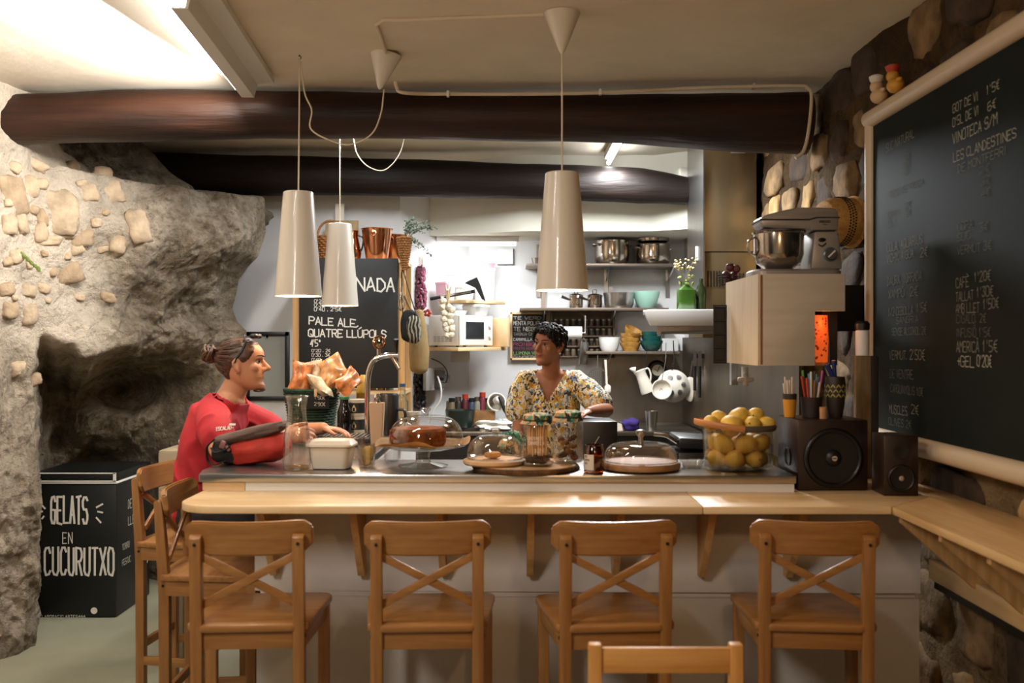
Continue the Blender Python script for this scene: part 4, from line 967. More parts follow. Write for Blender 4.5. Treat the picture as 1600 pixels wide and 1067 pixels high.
t = thing('satellite_speaker', 'small dark two-way loudspeaker standing in the corner under the green board', 'speaker', (1.352, 3.52, Zl), -.05)
bm = nb(); box(bm, (0, 0, .105), (.118, .14, .21), None, .004); obj('cabinet', bm, m_spk, t)
bm = nb(); torus(bm, (0, -.071, .062), .042, .006, 30, 8, my); obj('surround', bm, M('rubber3', '#070707', .35), t)
bm = nb(); lathe(bm, [(.041, .003), (.02, .001), (0, .001)], 30, (0, -.071, .062), my); obj('cone', bm, m_spkf, t)
bm = nb(); ball(bm, (0, -.0735, .062), .009, (1, .4, 1)); obj('dust_cap', bm, M('badge2', '#a89888', .3), t)
bm = nb(); lathe(bm, [(.026, 0), (.028, .004), (.022, .005), (.012, .001), (0, .004)], 26, (0, -.070, .155), my); obj('tweeter', bm, m_spkf, t)

# things on the subwoofer
zs_ = Zl+.2555
t = thing('yellow_cup', 'yellow paper cup of white sticks standing on the large loudspeaker', 'cup', (X_(1234, 3.70), 3.70, zs_))
bm = nb(); lathe(bm, [(0, 0), (.020, 0), (.026, .085), (.024, .085), (.018, .004), (0, .004)], 24); obj('cup', bm, M('cup_yellow', '#c98b1e', .6), t)
bm = nb(); lathe(bm, [(.0252, .066), (.0262, .087), (.0235, .087), (.0235, .066)], 24); obj('rim', bm, M('cup_rim', '#2c2218', .6), t)
m_stick = M('white_stick', '#cfc3b4', .6)
for k in range(6):
    a = k*1.05; bm = nb(); tube(bm, [(.010*math.cos(a), .010*math.sin(a), .01), (.018*math.cos(a)-.005, .018*math.sin(a), .125+.012*(k % 3))], .0035, 8); obj('stick', bm, m_stick, t)
t = thing('pen_pot', 'dark pot full of coloured pens on the large loudspeaker', 'pot', (X_(1268, 3.70), 3.70, zs_))
bm = nb(); lathe(bm, [(0, 0), (.034, 0), (.040, .075), (.038, .075), (.032, .004), (0, .004)], 28); obj('pot', bm, M('pot_dark', '#2a1a12', .6), t)
pc = ['#b03020', '#4f8a3a', '#c2392b', '#7a2a5e', '#3f87b0', '#d8cfc4', '#2a3f8a', '#8a5a2a', '#262626', '#5f9f6a', '#c8b9a8', '#33459a', '#a34d8a']
nm = ['red', 'green', 'bright red', 'purple', 'light blue', 'white', 'dark blue', 'brown', 'black', 'pale green', 'cream', 'blue', 'pink']
for k, (c, n_) in enumerate(zip(pc, nm)):
    a = k*2.4; p = Vector((X_(1268, 3.70), 3.70, zs_+.006)); e = Vector((-.036+.0062*k, .018*math.sin(a), .145+.022*math.sin(k*1.7)))
    pt = thing('pen', n_+' pen standing in the dark pot on the loudspeaker', 'pen', p, 0, 'pens in the pot')
    s_ = Vector((-.016+.0026*k, .012*math.sin(a), 0)); bm = nb(); tube(bm, [s_, s_.lerp(e, .72)], .0042, 8); obj('barrel', bm, M('pen_'+n_.replace(' ', '_'), c, .4), pt)
    bm = nb(); tube(bm, [s_.lerp(e, .72), e], [.0048, .0044], 8); obj('cap', bm, M('pen_cap_'+n_.replace(' ', '_'), c, .35), pt)
t = thing('patterned_vase', 'dark vase with a pale zigzag band on the large loudspeaker', 'vase', (X_(1305, 3.70), 3.70, zs_))
bm = nb(); lathe(bm, [(0, 0), (.026, 0), (.034, .05), (.038, .12), (.034, .15), (.032, .15), (.035, .12), (.03, .05), (0, .006)], 30); obj('body', bm, M('vase_dark', '#2b1c12', .5, var=.2), t)
bm = nb()
for r_ in range(3):
    for k in range(12):
        a0 = 2*PI*(k+.5*(r_ % 2))/12; z = .075+.017*r_; R2 = .0375
        for s in (-1, 1):
            q = [(a0, z+.008), (a0+s*.22, z-.002), (a0+s*.22, z+.004), (a0, z+.014)]
            bm.faces.new([bm.verts.new(((R2+.0015)*math.sin(x), -(R2+.0015)*math.cos(x), zz)) for x, zz in q])
obj('zigzag_band', bm, M('zigzag', '#a59a5a', .7), t, 'pale zigzag pattern', recalc=False)
bm = nb(); tube(bm, [(.0, 0, .13), (-.035, -.012, .195)], .010, 8); tube(bm, [(.0, 0, .13), (-.012, -.02, .21)], .008, 8); obj('marker', bm, M('marker_blue', '#1d2c66', .4), t, 'thick blue markers standing in the vase')
t = thing('cork_roll', 'small tan cylinder standing in front of the zigzag vase', 'cork', (X_(1286, 3.62), 3.62, zs_))
bm = nb(); lathe(bm, [(0, 0), (.012, 0), (.0125, .042), (0, .042)], 18); obj('roll', bm, M('cork', '#b8895f', .8, var=.15, vs=60), t)
# standing wooden board and canister on the stone wall side
t = thing('timber_offcut', 'upright weathered timber board leaning on the stone wall behind the loudspeakers', 'board', (1.372, 3.90, Zl))
bm = nb(); box(bm, (0, 0, .24), (.06, .03, .48), None, .003); obj('plank', bm, wood('weathered', '#6f5a3c', '#8a7350', 2, .7, 4), t)
bm = nb(); box(bm, (.045, .0, .24), (.03, .028, .48), None, .003); obj('dark_edge', bm, M('dark_timber', '#1c130c', .7), t)
t = thing('spray_canister', 'white canister with black cap standing on the upright timber board', 'canister', (1.372, 3.90, Zl+.481))
bm = nb(); lathe(bm, [(0, 0), (.025, 0), (.026, .004), (.026, .095), (.022, .10), (0, .10)], 24); obj('body', bm, m_whiteplas, t)
bm = nb(); lathe(bm, [(0, .10), (.027, .10), (.028, .125), (.02, .135), (0, .135)], 24); obj('cap', bm, m_black, t)

# ------------------------------------------------------------------ white box with the mixer, hung on the stone wall
m_ply = wood('ply_white', '#c2b4a2', '#cbbeac', 0, .6, 3, 0, .03); m_plys = wood('ply_pale', '#cdb593', '#dcc7a6', 2, .55, 3, 0, .05)
bx0, bx1, by_, by2, bz0, bz1 = .966, 1.305, 3.90, 4.50, 1.495, 1.855
t = thing('wall_cabinet', 'whitewashed plywood wall box with a notch that shows the orange lamp', 'cabinet', (0, 0, 0))
prf = [(bx0+.012, bz0), (bx1-.118, bz0), (bx1-.118, bz1-.146), (bx1, bz1-.146), (bx1, bz1), (bx0+.012, bz1)]
MY = Matrix(((1, 0, 0, 0), (0, 0, 1, 0), (0, 1, 0, 0), (0, 0, 0, 1)))
bm = nb(); prism(bm, prf, by_, by_+.018, MY, .002); obj('front_panel', bm, m_ply, t)
bm = nb(); box(bm, (bx0+.008, (by_+by2)/2+.004, (bz0+bz1)/2), (.016, by2-by_-.012, bz1-bz0)); obj('side_panel', bm, m_plys, t)
bm = nb(); box(bm, (bx0+.012, by_+.006, (bz0+bz1)/2), (.006, .014, bz1-bz0-.01)); obj('edge_strip', bm, M('edge_brown', '#7a5330', .6), t)
bm = nb(); box(bm, ((bx0+bx1)/2+.008, (by_+by2)/2+.012, bz1-.009), (bx1-bx0-.02, by2-by_-.03, .018)); obj('top_panel', bm, m_ply, t)
bm = nb(); box(bm, ((bx0+bx1)/2-.05, (by_+by2)/2+.012, bz0+.009), (bx1-bx0-.14, by2-by_-.03, .018)); obj('bottom_panel', bm, m_ply, t)
bm = nb(); box(bm, (1.42, by_+.48, bz1-.12), (.24, .10, .20)); obj('wall_bracket', bm, m_blackmat, t)
t = thing('orange_lamp', 'glowing orange speckled lamp in the notch of the white wall box', 'lamp', (bx1-.075, by_+.10, bz0))
m_lava, nt, b_ = nodes('lamp_orange'); v = nt.nodes.new('ShaderNodeTexVoronoi'); v.inputs['Scale'].default_value = 60
tc = nt.nodes.new('ShaderNodeTexCoord'); nt.links.new(tc.outputs['Object'], v.inputs['Vector'])
cr = ramp(nt, v.outputs['Distance'], [(.18, lin('#5a1206')), (.40, lin('#d85a22'))]); nt.links.new(cr, b_.inputs['Base Color']); nt.links.new(cr, b_.inputs['Emission Color']); b_.inputs['Emission Strength'].default_value = .6
bm = nb(); lathe(bm, [(0, .01), (.036, .01), (.040, .10), (.036, .20), (0, .20)], 28); obj('shade', bm, m_lava, t)
bm = nb(); lathe(bm, [(0, 0), (.040, 0), (.040, .012), (0, .012)], 28); obj('foot', bm, M('lamp_foot', '#c88a4a', .5), t)
bm = nb(); box(bm, (.062, .05, .115), (.03, .10, .23)); obj('back_post', bm, m_blackmat, t)
point_light('orange_light', (bx1-.075, by_+.02, bz0+.17), .25, (1.0, .35, .10), .02)

# stand mixer
m_mix = M('mixer_silver', '#a19992', .38, .35, spec=.5); m_mixd = M('mixer_dark', '#26221f', .35)
mx = thing('stand_mixer', 'silver stand mixer with a polished steel bowl on the white wall box', 'mixer', (1.255, 4.08, bz1), 0)
bm = nb(); loft(bm, [(rrect(.36, .20, .05), 0), (rrect(.36, .20, .05), .018), (rrect(.34, .18, .05), .026)]); bmesh.ops.translate(bm, verts=bm.verts, vec=(-.105, 0, 0)); obj('base', bm, m_mix, mx)
bm = nb(); prism(bm, [(-.055, .024), (.075, .024), (.062, .165), (.058, .178), (-.04, .178)], -.08, .08, MY, .012); obj('column', bm, m_mix, mx)
bm = nb(); prism(bm, [(-.255, .225), (-.25, .195), (-.20, .188), (-.06, .186), (-.05, .181), (.062, .181), (.062, .255), (.05, .272), (-.02, .276), (-.10, .276), (-.17, .262), (-.245, .242)], -.075, .075, MY, .014); obj('head', bm, m_mix, mx)
bm = nb(); prism(bm, [(-.258, .228), (-.06, .228), (-.03, .236), (.0635, .236), (.0635, .232), (-.03, .231), (-.06, .222), (-.258, .222)], -.0765, .0765, MY); obj('trim_line', bm, m_mixd, mx)
bm = nb(); lathe(bm, [(0, .180), (.065, .180), (.07, .190), (.06, .196), (0, .196)], 32, (-.165, 0, 0)); obj('drive_collar', bm, m_mix, mx)
bm = nb(); lathe(bm, [(0, .028), (.05, .028), (.062, .034), (.09, .055), (.101, .09), (.102, .172), (.106, .176), (.100, .176), (.098, .09), (0, .04)], 44, (-.165, -.005, 0)); obj('bowl', bm, m_pot, mx)
bm = nb(); lathe(bm, [(.107, .174), (.109, .180), (.06, .186), (0, .186)], 40, (-.165, -.005, 0)); obj('splash_guard', bm, clearglass('guard', (.5, .5, .5), .05, .4, .8), mx)
bm = nb(); tube(bm, bez([(-.265, -.02, .16), (-.295, -.03, .14), (-.29, -.03, .10), (-.262, -.02, .085)], 6), [(.010, .004)]*19, 8, True, (0, 1, 0)); obj('bowl_handle', bm, m_pot, mx)
bm = nb(); tube(bm, [(-.165, 0, .18), (-.165, 0, .06)], .01, 8); obj('beater', bm, m_mixd, mx)
kn = Euler((PI/2, 0, 0)).to_matrix()
bm = nb(); lathe(bm, [(0, 0), (.027, 0), (.027, .005), (.022, .008), (.021, .022), (0, .022)], 28, (.022, -.081, .085), kn); k_ = obj('speed_knob', bm, M('knob', '#6f6a68', .3, .6), mx)
bm = nb(); torus(bm, (.022, -.083, .085), .0265, .003, 30, 8, kn); obj('knob_ring', bm, M('knob_ring', '#4f7f96', .35), k_, 'blue ring around the knob')
bm = nb(); box(bm, (.022, -.104, .085), (.006, .003, .038), (0, .8, 0)); obj('pointer', bm, m_whiteplas, k_)
bm = nb(); write(bm, 'ORBEGOZO', (-.02, -.0765, .213), (1, 0, 0), U3, .008, .55, .3, .16, .01); obj('lettering', bm, m_black, mx, 'small dark maker lettering', recalc=False)
bm = nb(); write(bm, '1000 W', (-.005, -.0765, .203), (1, 0, 0), U3, .0045, .5, .3, .14, .01); obj('lettering', bm, m_black, mx, recalc=False)
bm = nb(); ico(bm, (-.01, -.082, .143), .014, (1.1, .15, .6), 2, None, .3, 3, 1); tube(bm, bez([(-.025, -.082, .125), (-.01, -.083, .118), (.006, -.082, .13)], 5), .0025, 6); obj('emblem', bm, m_black, mx, 'black whisk emblem')
# small red beads/onions behind the mixer
m_shallot = M('red_onion', '#5a1f22', .35, var=.2, vs=20)
for k, (px, py) in enumerate(((1140, 418), (1146, 432), (1134, 430), (1150, 420), (1138, 440))):
    t = thing('red_onion', ['topmost dark red onion behind the mixer bowl', 'dark red onion in the middle of the wire basket', 'dark red onion at the outer side of the wire basket', 'dark red onion touching the mixer bowl', 'lowest dark red onion in the wire basket'][k], 'onion', P(px, py, 4.62), 0, 'red onions behind the mixer')
    bm = nb(); lathe(bm, [(0, -.018), (.012, -.017), (.020, -.006), (.020, .006), (.010, .016), (.003, .024), (0, .026)], 14, mat=Euler((.5*k, .7, k)).to_matrix()); obj('bulb', bm, m_shallot, t)
t = thing('onion_net', 'wire hanging basket behind the mixer holding red onions', 'basket', P(1142, 440, 4.62))
bm = nb()
for k in range(5): torus(bm, (0, 0, -.012+.011*k), .052+.002*k, .0015, 24, 5)
for k in range(12):
    a = 2*PI*k/12; tube(bm, [(.05*math.cos(a), .05*math.sin(a), -.014), (.06*math.cos(a), .06*math.sin(a), .04)], .0012, 5)
lathe(bm, [(0, -.016), (.05, -.014), (.05, -.012), (0, -.012)], 20)
obj('wire', bm, m_blackmat, t)
bm = nb(); box(bm, (.02, .03, -.25), (.03, .04, .46)); obj('upright', bm, m_steel, t)
# gas/water plumbing knob under box
t = thing('wall_valve', 'white plastic valve with cross handle under the white wall box', 'valve', P(1164, 590, 4.55))
bm = nb(); tube(bm, [(0, 0, .05), (0, 0, -.005)], .016, 12); obj('pipe', bm, m_whiteplas, t)
bm = nb(); box(bm, (0, -.01, -.008), (.075, .022, .022), None, .008); box(bm, (0, -.01, -.008), (.024, .024, .06), None, .009); obj('cross_handle', bm, M('valve_cream', '#b5a48f', .5), t)

# ------------------------------------------------------------------ left leg of the bar: taps, basket, bottles
t = thing('beer_tap', 'curved chrome beer tap column with round badge and spout over the bar', 'tap', at(586, 4.72))
o_ = t.location
bm = nb(); tube(bm, [q-o_ for q in bez([P(574, 688, 4.72), P(574, 640, 4.72), P(575, 590, 4.72), P(583, 565, 4.72), P(600, 556, 4.72), P(622, 555, 4.72)], 8)], .0135, 14); obj('column', bm, m_chrome, t)
bm = nb(); lathe(bm, [(0, 0), (.045, 0), (.045, .012), (.02, .02), (0, .02)], 24, (P(574, 688, 4.72)-o_)*1); 
obj('base_flange', bm, m_chrome, t)
bm = nb(); tube(bm, [q-o_ for q in (P(592, 556, 4.72), P(592, 545, 4.72))], .011, 10); lathe(bm, [(0, 0), (.022, 0), (.030, .002), (.033, .006), (.026, .01), (0, .01)], 26, P(592, 535, 4.70)-o_, Euler((PI/2, 0, .5)).to_matrix()); obj('badge', bm, m_chrome, t)
bm = nb(); torus(bm, P(592, 535, 4.69)-o_, .028, .005, 26, 8, Euler((PI/2, 0, .5)).to_matrix()); obj('badge_ring', bm, m_copper, t)
bm = nb(); tube(bm, [q-o_ for q in (P(612, 556, 4.72), P(618, 566, 4.72), P(624, 577, 4.72))], [.011, .010, .008], 12); obj('spout', bm, m_chrome, t)
bm = nb(); tube(bm, [q-o_ for q in (P(619, 553, 4.72), P(619, 545, 4.72))], .008, 10); tube(bm, [q-o_ for q in (P(619, 546, 4.72), P(619, 530, 4.70))], [.008, .012], 10); obj('lever', bm, m_black, t, 'black tap lever')
t = thing('tap_body', 'beige upright tap housing on the bar behind the cake stand', 'tap housing', at(589, 4.50))
bm = nb(); loft(bm, [(rrect(.05, .05, .006), 0), (rrect(.058, .05, .006), .10), (rrect(.066, .055, .006), .17), (rrect(.066, .055, .006), .20)]); obj('housing', bm, M('beige_cast', '#c9a887', .5), t)
bm = nb(); lathe(bm, [(0, .20), (.016, .20), (.013, .215), (.018, .225), (.01, .24), (0, .24)], 18); obj('finial', bm, m_chrome, t)
t = thing('drip_tray', 'long black drip tray on the bar under the chrome tap', 'tray', at(545, 4.60))
bm = nb(); box(bm, (0, 0, .02), (.30, .24, .04), None, .006); obj('tray', bm, m_black, t)
bm = nb()
for k in range(14): box(bm, (-.13+.02*k, 0, .0425), (.006, .20, .004))
g_ = obj('grille', bm, m_steeldk, t, 'metal grille bars'); g_['kind'] = 'stuff'
# basket of snack bags
m_grn = M('green_wicker', '#1f3a26', .7, var=.35, vs=50, bump=.5, bs=60)
cb = at(487, 5.35)
t = thing('green_basket', 'dark green woven basket full of orange snack bags on the bar', 'basket', cb)
bm = nb(); lathe(bm, [(0, .004), (.110, .004), (.122, .10), (.140, .215), (.134, .215), (.116, .10), (.105, .012), (0, .012)], 40); obj('lining', bm, M('basket_dark', '#12241a', .8), t)
bm = nb()
for k in range(15):
    z = .010+.0142*k; R2 = .112+.028*(k/14)**1.2
    pts = [((R2+.003+.0035*math.sin(20*a+PI*(k % 2)))*math.cos(a), (R2+.003+.0035*math.sin(20*a+PI*(k % 2)))*math.sin(a), z) for a in [2*PI*i/80 for i in range(80)]]
    tube(bm, pts, .0058, 5, True, (0, 0, 1), True)
w_ = obj('weave', bm, m_grn, t); w_['kind'] = 'stuff'
bm = nb(); torus(bm, (0, 0, .218), .142, .010, 44, 10); obj('rim', bm, m_grn, t)
m_snack = M('snack_peach', '#d69a60', .35, var=.5, vs=22, spec=.6); m_snack2 = M('snack_cream', '#e4c7a0', .3, var=.4, vs=25, spec=.6); m_snack3 = M('snack_red', '#c9793f', .35, var=.55, vs=24, spec=.6)
def snack(px, py, Y, s, rot, mt, label, seed):
    t = thing('snack_bag', label, 'snack bag', P(px, py, Y), 0, 'snack bags in the green basket')
    bm = nb(); vs = bmesh.ops.create_grid(bm, x_segments=14, y_segments=14, size=1)['verts']; top = []
    q = bmesh.ops.duplicate(bm, geom=bm.verts[:]+bm.edges[:]+bm.faces[:]); v2 = [e for e in q['geom'] if isinstance(e, bmesh.types.BMVert)]
    for sgn, lst in ((1, vs), (-1, v2)):
        for v in lst:
            x, y = v.co.x, v.co.y; e = max(0, (1-x*x)*(1-y*y))**.45
            v.co = Vector((x*(.75+.25*abs(y)), y, sgn*.34*e*(1+.5*noise.noise(Vector((x*2, y*2, seed+sgn))))+.12*noise.noise(Vector((x*1.5, y*1.5, seed)))))
    bmesh.ops.remove_doubles(bm, verts=bm.verts, dist=.002)
    bmesh.ops.transform(bm, matrix=Euler(rot).to_matrix().to_4x4() @ Matrix.Diagonal((s*.7, s, s, 1)), verts=bm.verts); obj('film', bm, mt, t, ang=60)
snack(470, 590, 5.30, .085, (1.3, .2, .2), m_snack3, 'orange snack bag on the outer end of the green basket', 1)
snack(490, 588, 5.36, .085, (1.4, -.2, -.3), m_snack2, 'pale pink snack bag second from the framed picture', 3)
snack(512, 590, 5.30, .085, (1.2, .5, .2), m_snack, 'peach snack bag in the middle of the green basket', 5)
snack(527, 582, 5.36, .10, (1.1, -.5, .5), m_snack, 'peach snack bag with its corner up, tallest in the basket', 7)
snack(545, 596, 5.32, .085, (.9, .9, .3), m_snack3, 'orange snack bag leaning out towards the chrome tap', 9)
snack(500, 602, 5.22, .08, (.7, .2, 1.3), m_snack2, 'cream snack bag lying flat on the basket front', 11)
t = thing('price_card', 'small black price card with chalk figures clipped on the green basket', 'card', P(497, 627, 5.2))
bm = nb(); box(bm, (0, 0, 0), (.115, .003, .075), (0, .03, 0)); obj('card', bm, m_blackmat, t)
for tx, z in (("1'50€", .012), ("2'90€", -.022)): bm = nb(); write(bm, tx, (-.02, -.002, z), (1, 0, -.03), U3, .017, .62, .3, .10); obj('lettering', bm, m_chalk, t, recalc=False)
bm = nb(); box(bm, (-.012, -.003, .045), (.016, .006, .04), None, .002); obj('peg', bm, m_pale, t)
# bottle, tins, yellow jar, black grinder, bottles beyond
def bottle(name, px, Y, r, h, mat, label, cat='bottle', cap=None, neck=.35, lab=None):
    t = thing(name, label, cat, at(px, Y))
    bm = nb(); lathe(bm, [(0, .002), (r*.9, .002), (r, .01), (r, h*.60), (r*.85, h*.68), (r*neck, h*.82), (r*neck, h*.94), (0, h*.94)], 24); obj('body', bm, mat, t)
    bm = nb(); lathe(bm, [(0, h*.93), (r*neck*1.25, h*.93), (r*neck*1.2, h), (0, h)], 18); obj('cap', bm, cap or m_black, t)
    if lab: bm = nb(); lathe(bm, [(r+.0008, h*.2), (r+.0008, h*.5)], 24); obj('label', bm, lab, t)
    return t
bottle('sauce_bottle', 538, 5.15, .036, .19, M('dark_liquid', '#0d0a09', .1), 'bottle of dark liquid with a green cap beside the green basket', cap=M('cap_green', '#1f6a3a', .4), neck=.6)
m_lab = M('tin_label', '#121212', .5); m_tin = M('tin_white', '#cfc5b2', .4)
for k, (z, lb_) in enumerate(((T, 'lower tin with black drop label stacked beside the dark bottle'), (T+.087, 'upper tin with black drop label stacked beside the dark bottle'))):
    t = thing('oil_tin', lb_, 'tin', at(558, 5.25, z), 0, 'stacked tins'); bm = nb(); lathe(bm, [(0, 0), (.048, 0), (.048, .085), (0, .085)], 30); obj('can', bm, m_tin, t)
    bm = nb(); lathe(bm, [(.0485, .014), (.0485, .068)], 30); lo = obj('label', bm, m_lab, t)
    bm = nb()
    pts = [(0, .060), (.010, .042), (.013, .034), (.010, .024), (0, .020), (-.010, .024), (-.013, .034), (-.010, .042)]
    bm.faces.new([bm.verts.new((.0492*math.sin(x/.049-.2), -.0492*math.cos(x/.049-.2), z_)) for x, z_ in pts]); obj('drop', bm, M('drop_cream', '#d8c39a', .6), lo)
t = thing('yellow_jar', 'yellow lidded tub behind the stacked tins', 'jar', at(567, 5.55)); bm = nb(); lathe(bm, [(0, 0), (.034, 0), (.036, .19), (0, .19)], 24); obj('tub', bm, M('jar_yellow', '#c9982a', .5), t)
bm = nb(); lathe(bm, [(0, .19), (.038, .19), (.03, .25), (.012, .29), (0, .29)], 24); obj('cone_lid', bm, M('jar_yellow2', '#d9b04a', .5), t)
t = thing('black_grinder', 'black cylindrical coffee grinder behind the beige tap housing', 'grinder', at(607, 5.1)); bm = nb(); lathe(bm, [(0, 0), (.05, 0), (.052, .02), (.052, .20), (.046, .21), (0, .21)], 30); obj('body', bm, m_black, t)
bm = nb(); tube(bm, bez([(.05, -.01, .13), (.085, -.02, .12), (.085, -.02, .04), (.052, -.01, .03)], 6), .008, 8); obj('handle', bm, m_black, t)
bottle('water_bottle', 629, 5.35, .034, .25, clearglass('pet', (.8, .88, .92), .05, .2, .6), 'clear plastic bottle with a blue cap by the shelf post', cap=M('cap_blue', '#2f5a86', .4), neck=.4)
t = thing('card_cup', 'white paper cup with a printed mark behind the cake dome', 'cup', at(647, 5.2)); bm = nb(); lathe(bm, [(0, 0), (.028, 0), (.036, .11), (.034, .11), (.026, .004), (0, .004)], 24); cu = obj('cup', bm, m_whiteplas, t)
bm = nb(); torus(bm, (.004, -.034, .07), .010, .0018, 18, 6, Euler((PI/2, 0, 0)).to_matrix()); obj('mark', bm, m_black, t)
# ------------------------------------------------------------------ kitchen: steel, hood, shelves
bm = nb(); prism(bm, [(-.74, 6.86), (1.30, 6.86), (1.30, 7.6), (-.30, 7.6), (-.735, 7.01)], .94, .97, None, .003)
t = thing('kitchen_worktop', 'dark kitchen worktop along the white back wall behind the woman', 'worktop'); obj('top', bm, m_steeldk, t)
bm = nb(); prism(bm, [(-.72, 6.90), (1.30, 6.90), (1.30, 7.58), (-.30, 7.58), (-.725, 7.03)], 0, .94); obj('base', bm, M('dark_units', '#15110f', .5), t)
bm = nb(); prism(bm, [(-.40, 4.06), (1.30, 4.06), (1.30, 4.98), (-.40, 4.98)], .85, .88, None, .003)
t = thing('inner_worktop', 'dark low worktop behind the bar, under the black counter box', 'worktop'); obj('top', bm, m_steeldk, t)
bm = nb(); prism(bm, [(-.38, 4.08), (1.30, 4.08), (1.30, 4.92), (-.38, 4.92)], 0, .85); obj('base', bm, M('dark_units2', '#14110f', .5), t)
t = thing('steel_backsplash', 'brownish stainless steel splashback on the kitchen walls below the lowest shelf', 'splashback')
bm = nb(); box(bm, (1.0, 7.605, 1.245), (.62, .015, .55)); obj('back_sheet', bm, m_steeldk, t)
bm = nb(); prism(bm, [(1.30, 7.60), (1.455, 5.05), (1.47, 5.05), (1.315, 7.60)], .97, 1.62); obj('side_sheet', bm, M('steel_dark', '#635546', .42, .8, var=.35, vs=3, sc=(1, 1, .4)), t)
t = thing('extractor_duct', 'tall stainless steel duct casing rising to the ceiling beside the stone wall', 'duct')
bm = nb(); box(bm, (1.355, 6.45, 2.52), (.335, .50, .74), None, .002); obj('upper_casing', bm, M('duct_steel', '#a3957a', .34, .9, var=.22, vs=3, sc=(1.4, 1, .5)), t)
bm = nb(); box(bm, (1.355, 6.452, 1.88), (.333, .496, .53), None, .002); obj('lower_casing', bm, M('duct_steel2', '#8d7d60', .36, .9, var=.22, vs=3, sc=(1.4, 1, .5)), t)
bm = nb(); box(bm, (1.184, 6.42, 2.30), (.008, .56, 1.16)); obj('side_plate', bm, m_steel, t, 'bright side plate')
bm = nb(); box(bm, (1.176, 6.34, 2.15), (.012, .03, .09)); obj('latch', bm, m_whiteplas, t)
bm = nb()
for k in range(6): box(bm, (1.22+.018*k, 6.198, 1.98), (.006, .006, .10))
obj('vent_slots', bm, m_blackmat, t)['kind'] = 'stuff'
t = thing('extractor_hood', 'white extractor hood with steel underside jutting out over the cooker', 'hood')
bm = nb(); prism(bm, [(.755, 1.765), (.80, 1.680), (1.19, 1.680), (1.19, 1.775), (.79, 1.775)], 5.73, 5.77, MY, .005); obj('front', bm, m_whiteplas, t)
bm = nb(); prism(bm, [(.755, 5.74), (1.19, 5.74), (1.19, 6.19), (.86, 6.19)], 1.745, 1.773); obj('top', bm, m_whiteplas, t)
bm = nb(); prism(bm, [(.84, 5.77), (1.19, 5.77), (1.19, 6.19), (.90, 6.19)], 1.635, 1.70); obj('steel_tray', bm, m_steel, t)
bm = nb(); tube(bm, [(.86, 5.765, 1.640), (1.19, 5.765, 1.65)], .007, 8); obj('grease_rail', bm, m_steel, t)
# shelves with brackets
def shelf(px0, px1, z, y0, label, brk, mt=None, th=.02):
    t = thing('wall_shelf', label, 'shelf')
    bm = nb(); box(bm, ((X_(px0, y0)+X_(px1, y0))/2, (y0+7.60)/2, z-th/2), (X_(px1, y0)-X_(px0, y0), 7.60-y0, th), None, .002); obj('board', bm, mt or m_steeldk, t)
    for px in brk:
        bm = nb(); x = X_(px, 7.45); prism(bm, [(y0+.02, z-th), (7.60, z-th), (7.60, z-.11), (y0+.05, z-th-.015)], x-.004, x+.004, Matrix(((0, 0, 1, 0), (1, 0, 0, 0), (0, 1, 0, 0), (0, 0, 0, 1)))); obj('bracket', bm, m_steel, t)
        bm = nb(); box(bm, (x, 7.604, z-.03), (.03, .008, .40)); obj('rail', bm, m_steel, t)
    return t
z1, z2, z3 = Z_(412, 7.3), Z_(481, 7.3), Z_(549, 7.3)
m_under = M('shelf_brown', '#6f6154', .4, .4)
shelf(822, 1062, z1, 7.28, 'steel shelf with stacked steel pots under the cream soffit', (842, 950, 1048), m_under)
shelf(812, 1045, z2, 7.28, 'steel shelf with saucepans and the mint bowl', (850, 958), m_under)
shelf(916, 1062, z3, 7.28, 'lowest steel shelf holding wooden bowls and green bowls', (952, 1040), m_under)
def pot(px, py0, py1, wpx, Y, label, lid=False, belly=0.0, handles=2, name='steel_pot', mt=None, z=None, lh=None):
    s = Y/F; R = wpx*s/2; h = (py1-py0)*s; zz = Z_(py1, Y) if z is None else z
    t = thing(name, label, 'pot', (X_(px, Y), Y, zz), random.uniform(0, .4))
    bm = nb(); lathe(bm, [(0, .001), (R*.88, .001), (R*(.96+belly), h*.14), (R*(1+belly), h*.45), (R*.985, h*.9), (R*1.03, h), (R*.97, h), (R*.95, h*.5), (R*.85, h*.06), (0, h*.05)], 36); obj('body', bm, mt or m_pot, t)
    if handles:
        for a in ((.3, PI+.3) if handles == 2 else (PI+.2,)):
            if handles == 2:
                pts = [((R*q)*math.cos(a+b), (R*q)*math.sin(a+b), h*.78+dz) for q, b, dz in ((.98, -.28, 0), (1.16, -.26, .006), (1.24, 0, .010), (1.16, .26, .006), (.98, .28, 0))]
                bm = nb(); tube(bm, bez(pts, 5), .006, 8); obj('handle', bm, m_chrome, t)
            else:
                bm = nb(); tube(bm, [(-R*.95, -.02, h*.72), (-R*1.5, -.05, h*.80), (-R*2.35, -.10, h*.95)], [.008, .010, .012], 8); obj('handle', bm, m_steeldk, t)
    if lid:
        bm = nb(); lathe(bm, [(R*1.04, h), (R*1.05, h+.005), (R*.9, h+.012), (R*.3, h+.022), (0, h+.024)], 32); l = obj('lid', bm, m_chrome, t)
        bm = nb(); lh = lh or .022; pts = [(-R*.22, 0, h+.018), (-R*.22, 0, h+.018+lh), (R*.22, 0, h+.018+lh), (R*.22, 0, h+.018)]; tube(bm, bez(pts, 5), .004, 8); obj('lid_handle', bm, m_steeldk, l)
    return t
pot(956, 374, 411, 54, 7.42, 'wide tall steel stockpot standing alone on the top shelf', False, .02, 2, z=z1)
pot(1020, 380, 411, 52, 7.42, 'bellied steel pot at the bottom of the stack of three', False, .06, 2, z=z1)
pot(1020, 366, 380.5, 50, 7.42, 'middle steel pot in the stack of three', False, .03, 2, z=Z_(381.0, 7.42)+.006)
